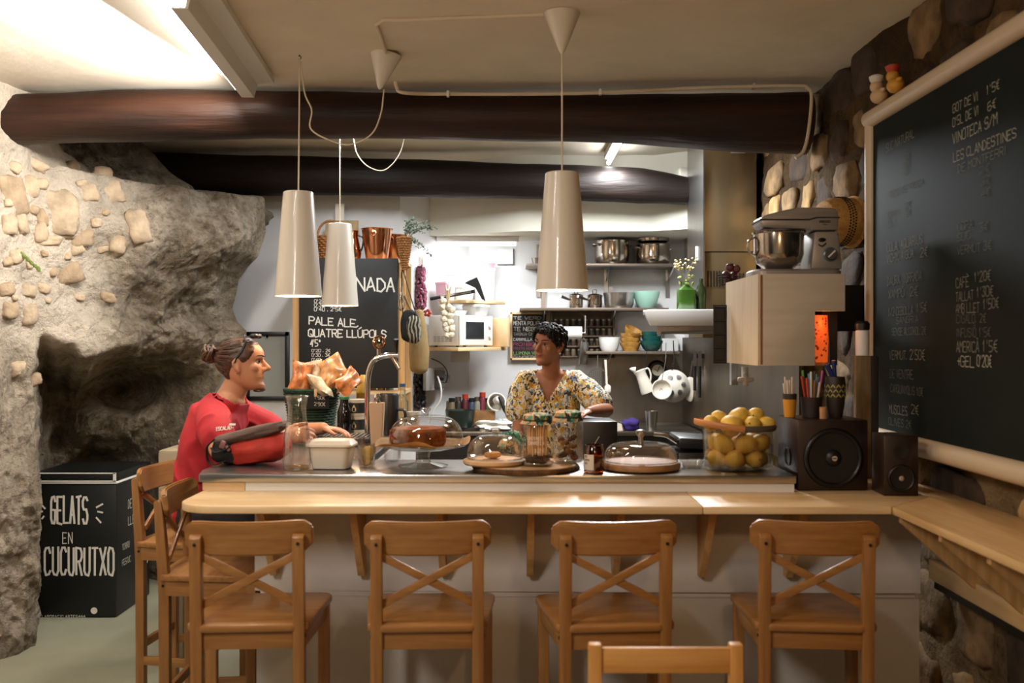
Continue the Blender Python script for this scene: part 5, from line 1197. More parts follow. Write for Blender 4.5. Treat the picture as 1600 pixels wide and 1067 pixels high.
pot(1020, 352, 366, 48, 7.42, 'lidded steel pot on top of the stack of three', True, .02, 2, z=Z_(366.5, 7.42)+.006, lh=.008)
pot(900, 461, 480, 22, 7.40, 'small saucepan with lid loop nearest the hanging lamp', True, 0, 1, 'saucepan', z=z2, lh=.03)
pot(929, 461, 480, 24, 7.44, 'small saucepan with lid loop beside the steel mixing bowl', True, 0, 1, 'saucepan', z=z2, lh=.03)
def bowl(px, Y, z, R, h, mt, label, foot=.55, name='bowl', cat='bowl', tilt=None, thick=.004, flat=.75):
    t = thing(name, label, cat, (X_(px, Y), Y, z))
    if tilt: t.rotation_euler = tilt
    bm = nb(); lathe(bm, [(0, .001), (R*foot, .001), (R*flat, h*.25), (R*.95, h*.72), (R, h), (R-thick, h), (R*.93-thick, h*.7), (R*flat-thick, h*.27), (0, h*.08)], 36); obj('wall', bm, mt, t); return t
bowl(967, 7.40, z2, .118, .115, m_steel, 'brushed steel mixing bowl between saucepan and mint bowl', .8, flat=.92)
bowl(1010, 7.42, z2, .100, .125, M('mint', '#9cc7b4', .4), 'mint green mixing bowl on the middle shelf')
bowl(952, 7.40, z3, .080, .105, m_whiteplas, 'white square-sided bowl on the lowest shelf', .7, flat=.85)
m_wb = M('bamboo', '#a87a36', .5, var=.4, vs=22, sc=(1, 1, 3))
for k in range(4):
    bowl(985, 7.38, z3+.035*k, .078-.002*k, .065, m_wb, ('bottom', 'second', 'third', 'top tilted')[k]+' wooden bowl in the stack on the lowest shelf', .7, 'wooden_bowl', tilt=None if k < 3 else (.35, .45, 0))
m_gb = M('bottle_green', '#174a44', .25, spec=.6)
for k in range(3):
    bowl(1018+(-3 if k == 2 else 0), 7.36, z3+.033*k, .085-.012*k, .08, m_gb, ('bottom', 'middle', 'top')[k]+' dark green bowl in the stack on the lowest shelf', .5, 'green_bowl')
t = thing('white_tray', 'white flat tray standing upright behind the green bowls', 'tray', (X_(1047, 7.55), 7.55, z3)); bm = nb(); box(bm, (0, 0, .048), (.125, .02, .096), None, .004); obj('tray', bm, m_whiteplas, t)
# bottles with dried flowers on the hood
zh = 1.776
t = thing('green_bottle', 'square green glass bottle with dried flowers on the white hood', 'vase', (X_(1072, 5.95), 5.95, zh))
bm = nb(); loft(bm, [(rrect(.10, .08, .02), 0), (rrect(.105, .085, .02), .01), (rrect(.105, .085, .02), .12), (rrect(.06, .05, .02), .14), (rrect(.035, .035, .015), .15), (rrect(.035, .035, .015), .17)]); obj('bottle', bm, M('bottle_glass', '#2c4a16', .15, spec=.6, var=.2, vs=12), t)
bm = nb(); rf = random.Random(6); bt = nb()
for k in range(9):
    e = Vector((rf.uniform(-.065, .045), rf.uniform(-.04, .04), rf.uniform(.20, .30))); tube(bt, [(0, 0, .15), e*.6+Vector((0, 0, .08)), e], .0015, 5)
    for j in range(4): ico(bm, e+Vector((rf.uniform(-.02, .02), rf.uniform(-.02, .02), rf.uniform(-.02, .02))), rf.uniform(.006, .012), (1, 1, .8), 1)
obj('flower_heads', bm, M('dried_flower', '#b9a878', .8, var=.3, vs=40), t)['kind'] = 'stuff'; obj('stems', bt, M('dried_stem', '#5e5a2a', .8), t)
bm = nb()
for k in range(7): ico(bm, (rf.uniform(-.04, .04), rf.uniform(-.03, .02), rf.uniform(.15, .20)), 1, (.018, .006, .011), 1, (rf.uniform(0, 3), rf.uniform(0, 3), 0))
obj('leaves', bm, M('dried_leaf', '#6c7a34', .7), t)['kind'] = 'stuff'
t = thing('dark_bottle', 'dark green round bottle beside the square green one on the hood', 'bottle', (X_(1095, 5.97), 5.97, zh)); bm = nb(); lathe(bm, [(0, 0), (.03, 0), (.032, .12), (.014, .16), (.013, .19), (0, .19)], 20); obj('glass', bm, M('dark_green', '#26311a', .15), t)
# cup hooks, hanging things under the lowest shelf
m_enam = M('enamel_white', '#ded6c6', .3)
def hookwire(bm, px, py0, py1, Y): tube(bm, [P(px, py0, Y), P(px, py1, Y)], .002, 6)
t = thing('enamel_colander', 'white enamel colander with punched holes hanging below the lowest shelf', 'colander', P(1052, 603, 7.22))
rc = Euler((PI/2-.15, .25, 0)).to_matrix(); R0 = .115
bm = nb(); lathe(bm, [(0, -.075), (.05, -.072), (.09, -.045), (.112, -.005), (.120, 0), (.116, .004), (.085, -.04), (.0, -.07)], 44, mat=rc @ Euler((PI, 0, 0)).to_matrix()); obj('bowl', bm, m_enam, t)
bm = nb(); bl = nb()
for c in range(6):
    a0 = 2*PI*c/6+.3; pts = [(0, 0)]+[(.30, b) for b in [2*PI*k/6 for k in range(6)]]+[(.55, b) for b in [2*PI*k/10 for k in range(10)]]
    for (q, b) in pts:
        r = .062+.030*q*math.cos(b); a = a0+.030*q*math.sin(b)/.062; z = -.075+.085*(max(0, r-.04)/.075)**2*.9
        p = rc @ Vector((r*math.cos(a), r*math.sin(a), -z+.0015)); ico(bl, p, .0036, (1, 1, 1), 1)
obj('holes', bl, m_blackmat, t)['kind'] = 'stuff'
bm.free(); bm = nb(); hookwire(bm, 0, 0, 0, 7) if False else None
tube(bm, bez([Vector((-.01, 0, .115)), Vector((-.01, -.01, .155)), Vector((.005, -.01, .17)), Vector((.0, 0, .33))], 5), .004, 6); obj('hook', bm, m_blackmat, t)
t = thing('enamel_strainer', 'smaller white enamel strainer hung in front of the white colander', 'strainer', P(1034, 608, 7.10))
bm = nb(); lathe(bm, [(0, -.05), (.03, -.048), (.06, -.02), (.068, 0), (.073, .003), (.066, .004), (.055, -.02), (0, -.045)], 36, mat=Euler((PI/2-.1, -.35, 0)).to_matrix()); obj('bowl', bm, m_enam, t)
bm = nb()
for k in range(19):
    r = .008*math.sqrt(k*1.2); a = k*2.4; p = Euler((PI/2-.1, -.35, 0)).to_matrix() @ Vector((r*math.cos(a)+.006, r*math.sin(a), -.040)); ico(bm, p, .0028, (1, 1, 1), 1)
obj('holes', bm, m_blackmat, t)['kind'] = 'stuff'
bm = nb(); tube(bm, [(0, 0, .06), (.03, .02, .20), (.04, .06, .33)], .003, 6); obj('hanger', bm, m_steel, t)
t = thing('enamel_jug', 'white enamel pouring jug hung by its handle below the lowest shelf', 'jug', P(1006, 596, 7.2))
rj_ = Euler((.1, .42, 0)).to_matrix()
bm = nb(); lathe(bm, [(0, -.085), (.050, -.085), (.052, -.07), (.040, .02), (.038, .06), (.046, .085), (.044, .087), (.035, .06), (.037, .02), (.045, -.07), (0, -.08)], 28, mat=Euler((0, -.38, 0)).to_matrix()); obj('body', bm, m_enam, t)
bm = nb(); lathe(bm, [(0, -.005), (.022, .0), (.012, .03), (0, .045)], 12, (-.062, 0, .085), Euler((0, -1.4, 0)).to_matrix()); obj('spout', bm, m_enam, t)
bm = nb(); tube(bm, bez([(-.005, 0, .08), (.03, 0, .095), (.05, 0, .05), (.045, 0, -.01)], 6), .006, 8); obj('handle', bm, m_enam, t)
bm = nb(); tube(bm, [(.02, 0, .09), (.02, 0, .27)], .002, 6); obj('hook', bm, m_blackmat, t)
t = thing('kitchen_scale', 'round black kitchen scale with white dial on the steel splashback', 'scale', P(1026, 578, 7.5))
bm = nb(); lathe(bm, [(0, 0), (.072, 0), (.075, .02), (.06, .05), (0, .05)], 32, (0, 0, 0), my); obj('housing', bm, m_black, t)
bm = nb(); lathe(bm, [(0, .051), (.042, .051), (.042, .054), (0, .054)], 32, (0, 0, 0), my); dl = obj('dial', bm, M('dial', '#d0c6b0', .5), t, 'white dial')
bm = nb(); box(bm, (.006, -.0555, .008), (.005, .002, .05), (0, .4, 0)); box(bm, (-.01, -.0555, 0), (.03, .002, .004), (0, .5, 0)); obj('pointer', bm, m_black, dl)
bm = nb(); box(bm, (.05, -.01, -.05), (.11, .03, .02), (0, .1, 0)); obj('weighing_arm', bm, m_black, t)
def hang(name, label, cat, px, py, Y=7.25): return thing(name, label, cat, P(px, py, Y), 0)
t = hang('white_ladle', 'white plastic ladle hung at the woman\'s side of the lowest shelf', 'ladle', 946, 562)
bm = nb(); tube(bm, [(0, 0, 0), (.005, 0, -.08), (.01, 0, -.18)], [(.010, .005), (.008, .005), (.009, .005)], 8); obj('handle', bm, m_enam, t)
bm = nb(); lump(bm, (.016, 0, -.215), (.026, .018, .036), 2, .1, 14, 10); obj('scoop', bm, m_enam, t)
t = hang('wire_strainer', 'large fine wire strainer hoop hanging behind the woman\'s shoulder', 'strainer', 934, 592)
bm = nb(); torus(bm, (0, 0, 0), .075, .004, 32, 6, my); tube(bm, [(0, 0, .075), (0, 0, .17)], .004, 6); obj('hoop', bm, m_steel, t)
bm = nb()
for k in range(9): a = -.064+.016*k; h_ = math.sqrt(.074**2-a*a); tube(bm, [(a, 0, -h_), (a*.8, .02, 0), (a, 0, h_)], .0008, 4); tube(bm, [(-h_, 0, a), (0, .02, a*.8), (h_, 0, a)], .0008, 4)
obj('mesh', bm, m_steeldk, t)['kind'] = 'stuff'
t = hang('oven_glove', 'pale rounded spatula blade hanging beside the white colander', 'spatula', 1078, 600); bm = nb(); lump(bm, (0, 0, -.035), (.034, .010, .095), 4, .12, 18, 12); obj('blade', bm, m_cream, t); bm = nb(); tube(bm, [(0, 0, .05), (.02, 0, .17)], .006, 6); obj('handle', bm, m_steel, t)
kl = thing('knife_rack', 'dark magnetic strip with hanging knives on the steel wall', 'knife rack', P(1098, 556, 6.95)); bm = nb(); box(bm, (.02, .0, .0), (.19, .03, .03)); obj('strip', bm, m_black, kl)
for k, (dx, ln, mt_, lab) in enumerate(((-.06, .17, m_black, 'knife with black handle hung nearest the pale spatula'), (-.025, .22, m_black, 'longest black handled knife on the magnetic strip'), (.02, .15, m_steel, 'steel serving fork on the magnetic strip'), (.05, .16, m_steel, 'steel skimmer hung farthest along the magnetic strip'))):
    t = thing('hanging_utensil', lab, 'utensil', P(1098, 556, 6.95)+Vector((dx, -.02, 0)), 0, 'utensils on the magnetic strip')
    bm = nb(); tube(bm, [(0, 0, -.07), (0, 0, -.07-ln)], [(.012, .004), (.010, .004)], 8); obj('handle', bm, mt_, t)
    bm = nb(); prism(bm, [(-.012, .03), (.014, .03), (.012, -.07), (-.008, -.07)], -.001, .001, MY); obj('blade', bm, m_steel, t)
t = thing('wire_rack', 'black wire toast rack fixed to the pale side of the wall box', 'rack', P(1126, 522, 4.42))
bm = nb()
for z in (-.12, -.06, 0, .06, .12): tube(bm, [(-.03, 0, z), (.025, .0, z)], .004, 6)
for x in (-.03, .025): tube(bm, [(x, 0, -.13), (x, 0, .13)], .003, 6)
box(bm, (0, .02, 0), (.05, .01, .26)); obj('wires', bm, m_black, t)
# spice rack
t = thing('spice_rack', 'wooden spice rack full of small jars on the wall behind the woman', 'rack'); m_rack = M('rack_wood', '#6d5a48', .6, var=.2, vs=10)
sx0, sx1 = X_(862, 7.5), X_(960, 7.5); zt_ = [Z_(y, 7.5) for y in (509, 524, 540, 556)]
bm = nb(); box(bm, ((sx0+sx1)/2, 7.60, (zt_[0]+zt_[3])/2+.05), (sx1-sx0, .01, .36)); obj('back_board', bm, m_rack, t)
for x in (sx0, sx1): bm = nb(); box(bm, (x, 7.565, (zt_[0]+zt_[3])/2+.05), (.014, .07, .36)); obj('side', bm, m_rack, t)
for z in zt_: bm = nb(); box(bm, ((sx0+sx1)/2, 7.565, z-.006), (sx1-sx0, .07, .010)); obj('shelf', bm, m_rack, t)
sj = None; cols = ['#2e2722', '#4a3a2c', '#6a5a4a', '#3a3d3a']; mats = [M('spice_%d' % i, c, .4) for i, c in enumerate(cols)]; m_lidj = M('spice_lid', '#8d8478', .35, .5)
prot = []
for i in range(4):
    o = thing('spice_jar', 'small dark spice jar in the wooden rack behind the woman', 'jar', (0, 0, 0), 0, 'spice jars in the wall rack')
    bm = nb(); lathe(bm, [(0, 0), (.017, 0), (.018, .04), (0, .04)], 14); obj('jar', bm, mats[i], o)
    bm = nb(); lathe(bm, [(0, .04), (.0175, .04), (.0175, .052), (0, .052)], 14); obj('lid', bm, m_lidj, o); prot.append([o, 0])
kk = 0
for z in zt_:
    for c in range(10):
        x = sx0+.030+.0445*c*((sx1-sx0-.06)/.40); i = (kk//10+c) % 4; p, u = prot[i]; kk += 1
        lb_ = 'spice jar in the '+('top', 'second', 'third', 'lowest')[zt_.index(z)]+' row of the wall rack, '+('first', 'second', 'third', 'fourth', 'fifth', 'sixth', 'seventh', 'eighth', 'ninth', 'last')[c]+' from the tea menu'
        if not u: p.location = (x, 7.56, z); prot[i][1] = 1; p['label'] = lb_
        else: dup(p, (x, 7.56, z), None, lb_)
t = thing('paper_roll', 'white kitchen paper roll on a holder behind the woman\'s head', 'paper roll', P(896, 520, 7.2)); rx = Euler((0, PI/2, 0)).to_matrix()
bm = nb(); lathe(bm, [(.018, -.08), (.046, -.08), (.046, .06), (.018, .06), (.018, -.08)], 24, mat=rx @ Euler((.0, .0, 0)).to_matrix()); obj('roll', bm, m_whiteplas, t); bm = nb(); tube(bm, [(-.10, 0, 0), (.085, 0, 0), (.085, .0, .12), (.085, .3, .14)], .006, 8); obj('holder', bm, m_steel, t)
t = thing('metal_grater', 'flat steel grater sheet hanging below the spice rack', 'grater', P(912, 552, 7.42)); bm = nb(); box(bm, (0, 0, 0), (.07, .02, .17), (0, .08, .5), .003); obj('sheet', bm, m_steel, t); bm = nb(); tube(bm, [(-.02, 0, .085), (0, 0, .115), (.02, 0, .085)], .004, 6); obj('handle', bm, m_steel, t)
# small framed menu
t = thing('tea_menu', 'small chalk menu in a pale wood frame on the white wall behind the woman', 'menu board', P(827, 525, 7.585))
w_, h_ = 60*7.585/F, 75*7.585/F
bm = nb(); box(bm, (0, .008, 0), (w_-.02, .01, h_-.02)); obj('slate', bm, m_board, t)
for (x, z, a, b) in ((0, h_/2-.008, w_, .018), (0, -h_/2+.008, w_, .018), (-w_/2+.008, 0, .018, h_), (w_/2-.008, 0, .018, h_)): bm = nb(); box(bm, (x, 0, z), (a, .022, b), None, .002); obj('frame_bar', bm, m_pale, t)
for tx, z, mt_, h in (('TE VERD', .138, m_chalk, .022), ('MENTA POLIOL', .098, m_chalk, .028), ('TE NEGRE', .054, m_chalk, .028), ('TARONJA-CANYELLA', .015, m_chalkmid, .020), ('CAMAMILLA-ANIS', -.026, m_chalk, .020), ('ROIBOS', -.062, M('chalk_pink', '#b0486a', .9), .022), ('FRUITS VERMELLS', -.094, M('chalk_pink2', '#8a3f52', .9), .017), ('LLIMONA VERD', -.130, M('chalk_green', '#7fa04a', .9), .022), ('GINGEBRE', -.160, m_chalkmid, .018)):
    n = len(tx); bm = nb(); wd = .235/h/(n*1.27); write(bm, tx, (-.12, .0022, z-h/2), (1, 0, 0), U3, h, wd, wd*.54, .13, .04); o = obj('lettering', bm, mt_, t, recalc=False); o.location.y = 0
# ---- microwave corner
A_ = .932
def rot_thing(name, label, cat, px, Y, z, group=None): return thing(name, label, cat, (X_(px, Y), Y, z), A_, group)
zm = Z_(542, 7.15)
t = rot_thing('corner_shelf', 'pine corner shelf carrying the white microwave', 'shelf', 722, 7.19, zm)
bm = nb(); box(bm, (.02, .0, -.014), (.56, .36, .026), None, .002); obj('board', bm, w_x, t); bm = nb(); box(bm, (.10, .10, -.07), (.03, .16, .09)); obj('bracket', bm, m_whiteplas, t)
t = rot_thing('microwave', 'white microwave oven with dark window on the corner shelf', 'microwave', 722, 7.17, zm)
bm = nb(); box(bm, (0, .01, .117), (.40, .27, .214), None, .006); obj('housing', bm, m_whiteplas, t)
bm = nb(); box(bm, (-.04, -.135, .117), (.315, .02, .205), None, .004); d_ = obj('door', bm, m_whiteplas, t)
bm = nb(); box(bm, (-.035, -.147, .118), (.20, .006, .12)); obj('window', bm, M('mw_window', '#1b1e22', .15), d_)
bm = nb()
for k in range(2): lathe(bm, [(0, 0), (.016, 0), (.014, .014), (0, .014)], 18, (.16, -.128, .15-.075*k), my)
obj('knobs', bm, m_whiteplas, t)
bm = nb()
for i in range(4):
    for j in range(5): box(bm, (-.2005, -.06+.036*j, .04+.011*i), (.003, .026, .005))
obj('vents', bm, M('vent_grey', '#9a9896', .6), t)['kind'] = 'stuff'
for i in range(4):
    for s in ((-1, -1), (1, 1), (-1, 1), (1, -1))[i:i+1]: bm = nb(); lathe(bm, [(0, 0), (.012, 0), (.012, .011), (0, .011)], 10, (.16*s[0], .01+.10*s[1], 0)); obj('foot', bm, m_black, t)
t = rot_thing('serving_board', 'pale wooden tray standing on edge beside the microwave', 'board', 771, 7.32, zm); bm = nb(); box(bm, (.0, -.03, .105), (.03, .22, .21), None, .004); obj('board', bm, m_pale, t)
t = rot_thing('white_dish', 'white lidded plastic tub on top of the microwave', 'tub', 744, 7.20, zm+.2245); bm = nb(); loft(bm, [(rrect(.13, .13, .03), 0), (rrect(.16, .16, .03), .06), (rrect(.165, .165, .03), .065), (rrect(.15, .15, .03), .08)]); obj('tub', bm, m_whiteplas, t)
t = rot_thing('white_dish', 'low white enamel dish on the microwave behind the garlic', 'dish', 716, 7.12, zm+.2245); bm = nb(); lathe(bm, [(0, 0), (.05, 0), (.068, .035), (.065, .035), (.048, .004), (0, .004)], 28); obj('dish', bm, m_whiteplas, t)
zu = Z_(470, 7.3)
t = rot_thing('corner_shelf', 'pine corner shelf of white tubs above the microwave', 'shelf', 738, 7.30, zu)
bm = nb(); box(bm, (0, .0, -.012), (.46, .26, .022), None, .002); obj('board', bm, w_x, t)
def tub(px, Y, z, w, d, h, col, label, rot=A_, name='plastic_tub'):
    t = thing(name, label, 'tub', (X_(px, Y), Y, z), rot); bm = nb(); loft(bm, [(rrect(w*.86, d*.86, .02), 0), (rrect(w, d, .02), h*.9), (rrect(w*1.05, d*1.05, .02), h*.91), (rrect(w*1.05, d*1.05, .02), h)]); obj('tub', bm, M('tub_'+col[1:], col, .35), t); return t
tub(720, 7.28, zu, .15, .15, .10, '#c5dcd6', 'pale mint plastic tub on the upper corner shelf')
tub(757, 7.46, zu, .12, .13, .25, '#e4e2e6', 'tall stack of white tubs at the far end of the upper corner shelf')
tub(696, 7.20, zu, .11, .12, .13, '#e0b4c0', 'pink plastic tub on the upper corner shelf near the chilli string')
tub(720, 7.28, zu+.102, .17, .15, .09, '#e6e6e4', 'white tub stacked on the pale mint tub')
tub(757, 7.46, zu+.252, .12, .13, .035, '#dba9b5', 'flat pink lid on the tall stack of white tubs')
t = thing('dustpan_scoop', 'white scoop with a black blade resting on the upper corner shelf', 'scoop', P(743, 450, 7.02)); bm = nb(); prism(bm, [(-.09, .05), (.02, .12), (.05, .06), (.09, -.09), (.06, -.10), (.03, .02), (-.02, .04)], -.01, .01, MY); obj('scoop', bm, m_whiteplas, t)
bm = nb(); prism(bm, [(-.08, .035), (.01, .075), (.035, .02), (.07, -.09), (.045, -.08), (.0, .0)], -.016, -.011, MY); obj('blade', bm, m_black, t)
t = thing('long_handle', 'long black and silver handle lying across above the garlic braid', 'handle', P(705, 463, 7.0)); bm = nb(); tube(bm, [P(672, 467, 7.0)-t.location, P(742, 455, 7.0)-t.location], .013, 10); obj('shaft', bm, m_black, t); bm = nb(); tube(bm, [P(688, 463, 6.985)-t.location, P(736, 455, 6.985)-t.location], .007, 8); obj('stripe', bm, m_chrome, t)
t = thing('wall_switch_box', 'grey framed notice panel on the white wall above the tubs', 'panel', P(790, 401, 7.6)); bm = nb(); box(bm, (0, .008, 0), (.125, .012, .12)); obj('panel', bm, m_whiteplas, t); bm = nb(); box(bm, (.06, -.0, 0), (.006, .012, .12)); box(bm, (0, 0, -.06), (.125, .012, .008)); obj('edge', bm, m_black, t)
t = thing('grey_mug', 'small grey metal cup on the top shelf beside the large lamp', 'cup', (X_(837, 7.4), 7.4, z1)); bm = nb(); lathe(bm, [(0, 0), (.022, 0), (.032, .05), (.03, .05), (.02, .004), (0, .004)], 20); obj('cup', bm, m_steeldk, t)
# garlic braid, chilli strings, bags, socket
m_garlic = M('garlic', '#ddd0b8', .6, var=.12, vs=30); rg_ = random.Random(9)
t = thing('garlic_braid', 'braid of white garlic bulbs hanging in front of the microwave', 'garlic', P(700, 458, 6.9)); o_ = t.location
bm = nb(); tube(bm, [(0, 0, .02), (.0, 0, -.1), (.02, 0, -.30)], .010, 8); tube(bm, [(-.02, 0, .05), (0, 0, -.04)], [.003, .012], 6); tube(bm, [(.02, 0, .05), (0, 0, -.04)], [.003, .012], 6); tube(bm, [(0, 0, .03), (0, .0, .06)], .004, 6); obj('stalk', bm, M('garlic_stalk', '#b7a077', .8), t)
for k, (px, py) in enumerate(((692, 470), (691, 480), (702, 480), (706, 484), (694, 489), (703, 493), (694, 498), (703, 503), (696, 508), (706, 513), (698, 514), (699, 524), (704, 523))):
    bm = nb(); lathe(bm, [(0, -.022), (.012, -.022), (.026, -.010), (.026, .004), (.014, .018), (.005, .028), (0, .032)], 16, P(px, py, 6.88)-o_, Euler((rg_.uniform(-.5, .5), rg_.uniform(-.9, .9), 0)).to_matrix(), wob=lambda a, r, z: 1+.06*math.cos(6*a)); obj('bulb', bm, m_garlic, t)
def string(name, label, cat, pts, n, r, mt, Y, sd):
    rs_ = random.Random(sd); t = thing(name, label, cat, P(*pts[0], Y)); o = t.location; bm = nb(); pp = [P(x, y, Y)-o for x, y in pts]; tube(bm, pp, .004, 6); obj('string', bm, m_cord, t); bm = nb()
    for k in range(n):
        f = rs_.random()*(len(pp)-1); i = min(int(f), len(pp)-2); c = pp[i].lerp(pp[i+1], f-i); a = rs_.uniform(0, 2*PI); w = .030*(.6+.4*min(1, f))
        ico(bm, c+Vector((w*math.cos(a), w*math.sin(a)*.7, rs_.uniform(-.01, .01))), r, (1, 1, 1.5), 1, (rs_.uniform(-1, 1), rs_.uniform(-1, 1), 0))
    obj('pods', bm, mt, t)['kind'] = 'stuff'
string('chilli_string', 'string of dark pink and purple dried chillies against the white wall', 'chillies', [(659, 418), (658, 450), (657, 482)], 150, .014, M('chilli', '#7a3b4e', .45, var=.5, vs=40), 7.13, 3)
string('chilli_string', 'string of black dried peppers hanging lower beside the socket', 'peppers', [(655, 568), (655, 600), (656, 634)], 120, .016, M('black_pepper', '#1d1416', .45, var=.4, vs=40), 7.12, 5)
bm = nb(); box(bm, P(658, 412, 7.165), (.03, .02, .10)); o = obj('wall_hook', bm, m_steel); tag(o, 'flat steel wall hook above the pink chilli string', 'hook')
t = [o for o in C.objects if o.name == 'chilli_string'][0]; bm = nb(); bo_ = P(668, 489, 7.06)-t.location
for k in range(5): ico(bm, bo_+Vector((.018*math.cos(k*1.3), -.01, .018*math.sin(k*1.3))), .016, (1, .6, .8), 1)
obj('ribbon', bm, m_red, t, 'small red bow')
t = thing('woven_bag', 'black and white zebra-striped bag hung by long straps from the shelf post', 'bag', P(643, 512, 6.25)); o_ = t.location
m_zeb, nt, b_ = nodes('zebra'); wv = nt.nodes.new('ShaderNodeTexWave'); wv.inputs['Scale'].default_value = 14; wv.inputs['Distortion'].default_value = 7; wv.inputs['Detail'].default_value = 2
tc = nt.nodes.new('ShaderNodeTexCoord'); nt.links.new(tc.outputs['Object'], wv.inputs[0]); nt.links.new(ramp(nt, wv.outputs[0], [(.55, lin('#15130f')), (.65, lin('#8c8672'))]), b_.inputs['Base Color']); b_.inputs['Roughness'].default_value = .8
bm = nb(); lump(bm, (.015, -.005, -.01), (.048, .03, .09), 3, .12, 20, 14); obj('front', bm, m_zeb, t)
bm = nb(); lump(bm, (-.012, .02, .01), (.062, .03, .105), 6, .1, 20, 14); obj('body', bm, m_blackmat, t)
bm = nb(); tube(bm, bez([P(630, 500, 6.25)-o_, P(627, 450, 6.36)-o_, P(629, 422, 6.43)-o_, P(642, 465, 6.25)-o_, P(652, 497, 6.25)-o_], 6), [(.010, .003)]*25, 6); obj('strap', bm, m_blackmat, t)
t = thing('canvas_bag', 'long tan canvas bag hanging behind the zebra-striped bag', 'bag', P(655, 535, 6.45)); o_ = t.location; m_canvas = M('canvas', '#8d744c', .9, var=.15, vs=14, bump=.2)
bm = nb(); blobtube(bm, [(0, 0, .19), (-.005, 0, .08), (0, 0, -.06), (0, 0, -.165)], [(.03, .025), (.056, .035), (.066, .04), (.06, .04)], 20, (1, 0, 0)); obj('bag', bm, m_canvas, t)
bm = nb(); tube(bm, bez([P(650, 492, 6.45)-o_, P(640, 480, 6.45)-o_, P(632, 462, 6.4)-o_], 6), .007, 6); obj('cord', bm, m_canvas, t)
t = thing('whisk', 'balloon whisk hanging from the shelf post', 'whisk', P(627, 472, 6.3)); bm = nb()
for k in range(5): a = PI*k/5; tube(bm, bez([(0, 0, .07), (.026*math.cos(a), .026*math.sin(a), -.01), (0, 0, -.055), (-.026*math.cos(a), -.026*math.sin(a), -.01), (0, 0, .07)], 6), .0016, 5)
obj('wires', bm, m_chrome, t); bm = nb(); tube(bm, [(0, 0, .065), (0, 0, .15)], .007, 8); obj('handle', bm, m_chrome, t)
sw_ = thing('socket_block', 'grey wall socket block with plugged black adaptors on the slanted wall', 'socket', P(678, 592, 7.10), A_); bm = nb(); box(bm, (0, 0, 0), (.20, .03, .16), None, .004); obj('plate', bm, M('socket_grey', '#a8a4a0', .5), sw_)
for (x, z) in ((.02, .035), (.02, -.04), (.075, .0)): bm = nb(); box(bm, (x, -.035, z), (.065, .05, .055), (0, .1, 0), .006); obj('plug', bm, M('plug_grey', '#5a5650', .5), sw_)
bm = nb(); o_ = sw_.location; Ri = Matrix.Rotation(-A_, 3, 'Z'); tube(bm, [Ri @ (q-o_) for q in bez([P(684, 588, 7.0), P(689, 605, 6.95), P(688, 625, 6.95), P(676, 644, 6.95), P(672, 662, 6.95)], 6)], .006, 6); obj('white_cable', bm, m_whiteplas, sw_)
bm = nb(); tube(bm, [Ri @ (q-o_) for q in bez([P(674, 560, 7.05), P(690, 568, 7.03), P(699, 582, 7.03), P(697, 597, 7.02), P(690, 597, 7.02)], 6)], .004, 6); obj('black_cable', bm, m_black, sw_)
# worktop clutter (left)
zw = .97
bowl(719, 6.98, zw+.02, .105, .12, M('dark_green_plastic', '#1d2b26', .35), 'dark green plastic bowl on the back worktop', .75, flat=.86)
bm = nb(); box(bm, (X_(722, 6.98), 6.98, zw+.01), (.30, .12, .02)); o = obj('chopping_board', bm, M('board_dark', '#1c1916', .6)); tag(o, 'dark chopping board under the dark green bowl', 'board')
for k, (px, py0, c, lab) in enumerate(((706, 622, '#7a6a50', 'tan'), (716, 620, '#2c2a22', 'black'), (727, 616, '#5a1f28', 'dark red'), (737, 622, '#39465a', 'blue grey'), (746, 620, '#8a8a7a', 'grey'), (754, 613, '#7a2d3a', 'red'), (762, 622, '#4a4a2a', 'olive'))):
    Y = 7.38; t = thing('condiment_jar', lab+' small condiment jar in the row against the back wall', 'jar', (X_(px, Y), Y, zw), 0, 'condiment jars on the back worktop')
    h = Z_(py0, Y)-zw; bm = nb(); lathe(bm, [(0, 0), (.026, 0), (.027, h*.78), (.02, h*.86), (0, h*.86)], 16); obj('jar', bm, M('cond_'+lab.replace(' ', '_'), c, .35), t); bm = nb(); lathe(bm, [(0, h*.86), (.023, h*.86), (.023, h), (0, h)], 16); obj('lid', bm, [m_blackmat, m_steeldk, m_red][k % 3], t)
t = thing('wooden_crate', 'low wooden box on the back worktop beside the dark green bowl', 'box', (X_(757, 7.05), 7.05, zw)); bm = nb(); box(bm, (0, 0, .065), (.15, .16, .13), None, .004); obj('box', bm, M('crate', '#7a5326', .6, var=.3, vs=12), t)
t = thing('tea_strainer', 'white rimmed sieve propped up on the wooden box', 'sieve', P(776, 628, 6.98)); bm = nb(); torus(bm, (0, 0, 0), .062, .006, 30, 8, Euler((1.2, .3, 0)).to_matrix()); obj('rim', bm, m_enam, t)
bm = nb(); lathe(bm, [(0, -.045), (.03, -.038), (.058, 0), (.056, 0), (.028, -.036), (0, -.043)], 26, mat=Euler((1.2+PI, .3, 0)).to_matrix()); obj('mesh', bm, m_steeldk, t); bm = nb(); tube(bm, [(.02, -.03, .04), (.055, -.05, -.05), (.075, -.05, -.09)], [.012, .014, .008], 8); obj('handle', bm, m_black, t)
t = thing('white_cloth', 'crumpled white dish cloth on the worktop in front of the wooden box', 'cloth', (X_(772, 6.95), 6.95, zw)); bm = nb(); lump(bm, (0, 0, .035), (.13, .07, .038), 9, .5, 30, 18); obj('cloth', bm, M('cloth_white', '#d6d4cc', .9), t)
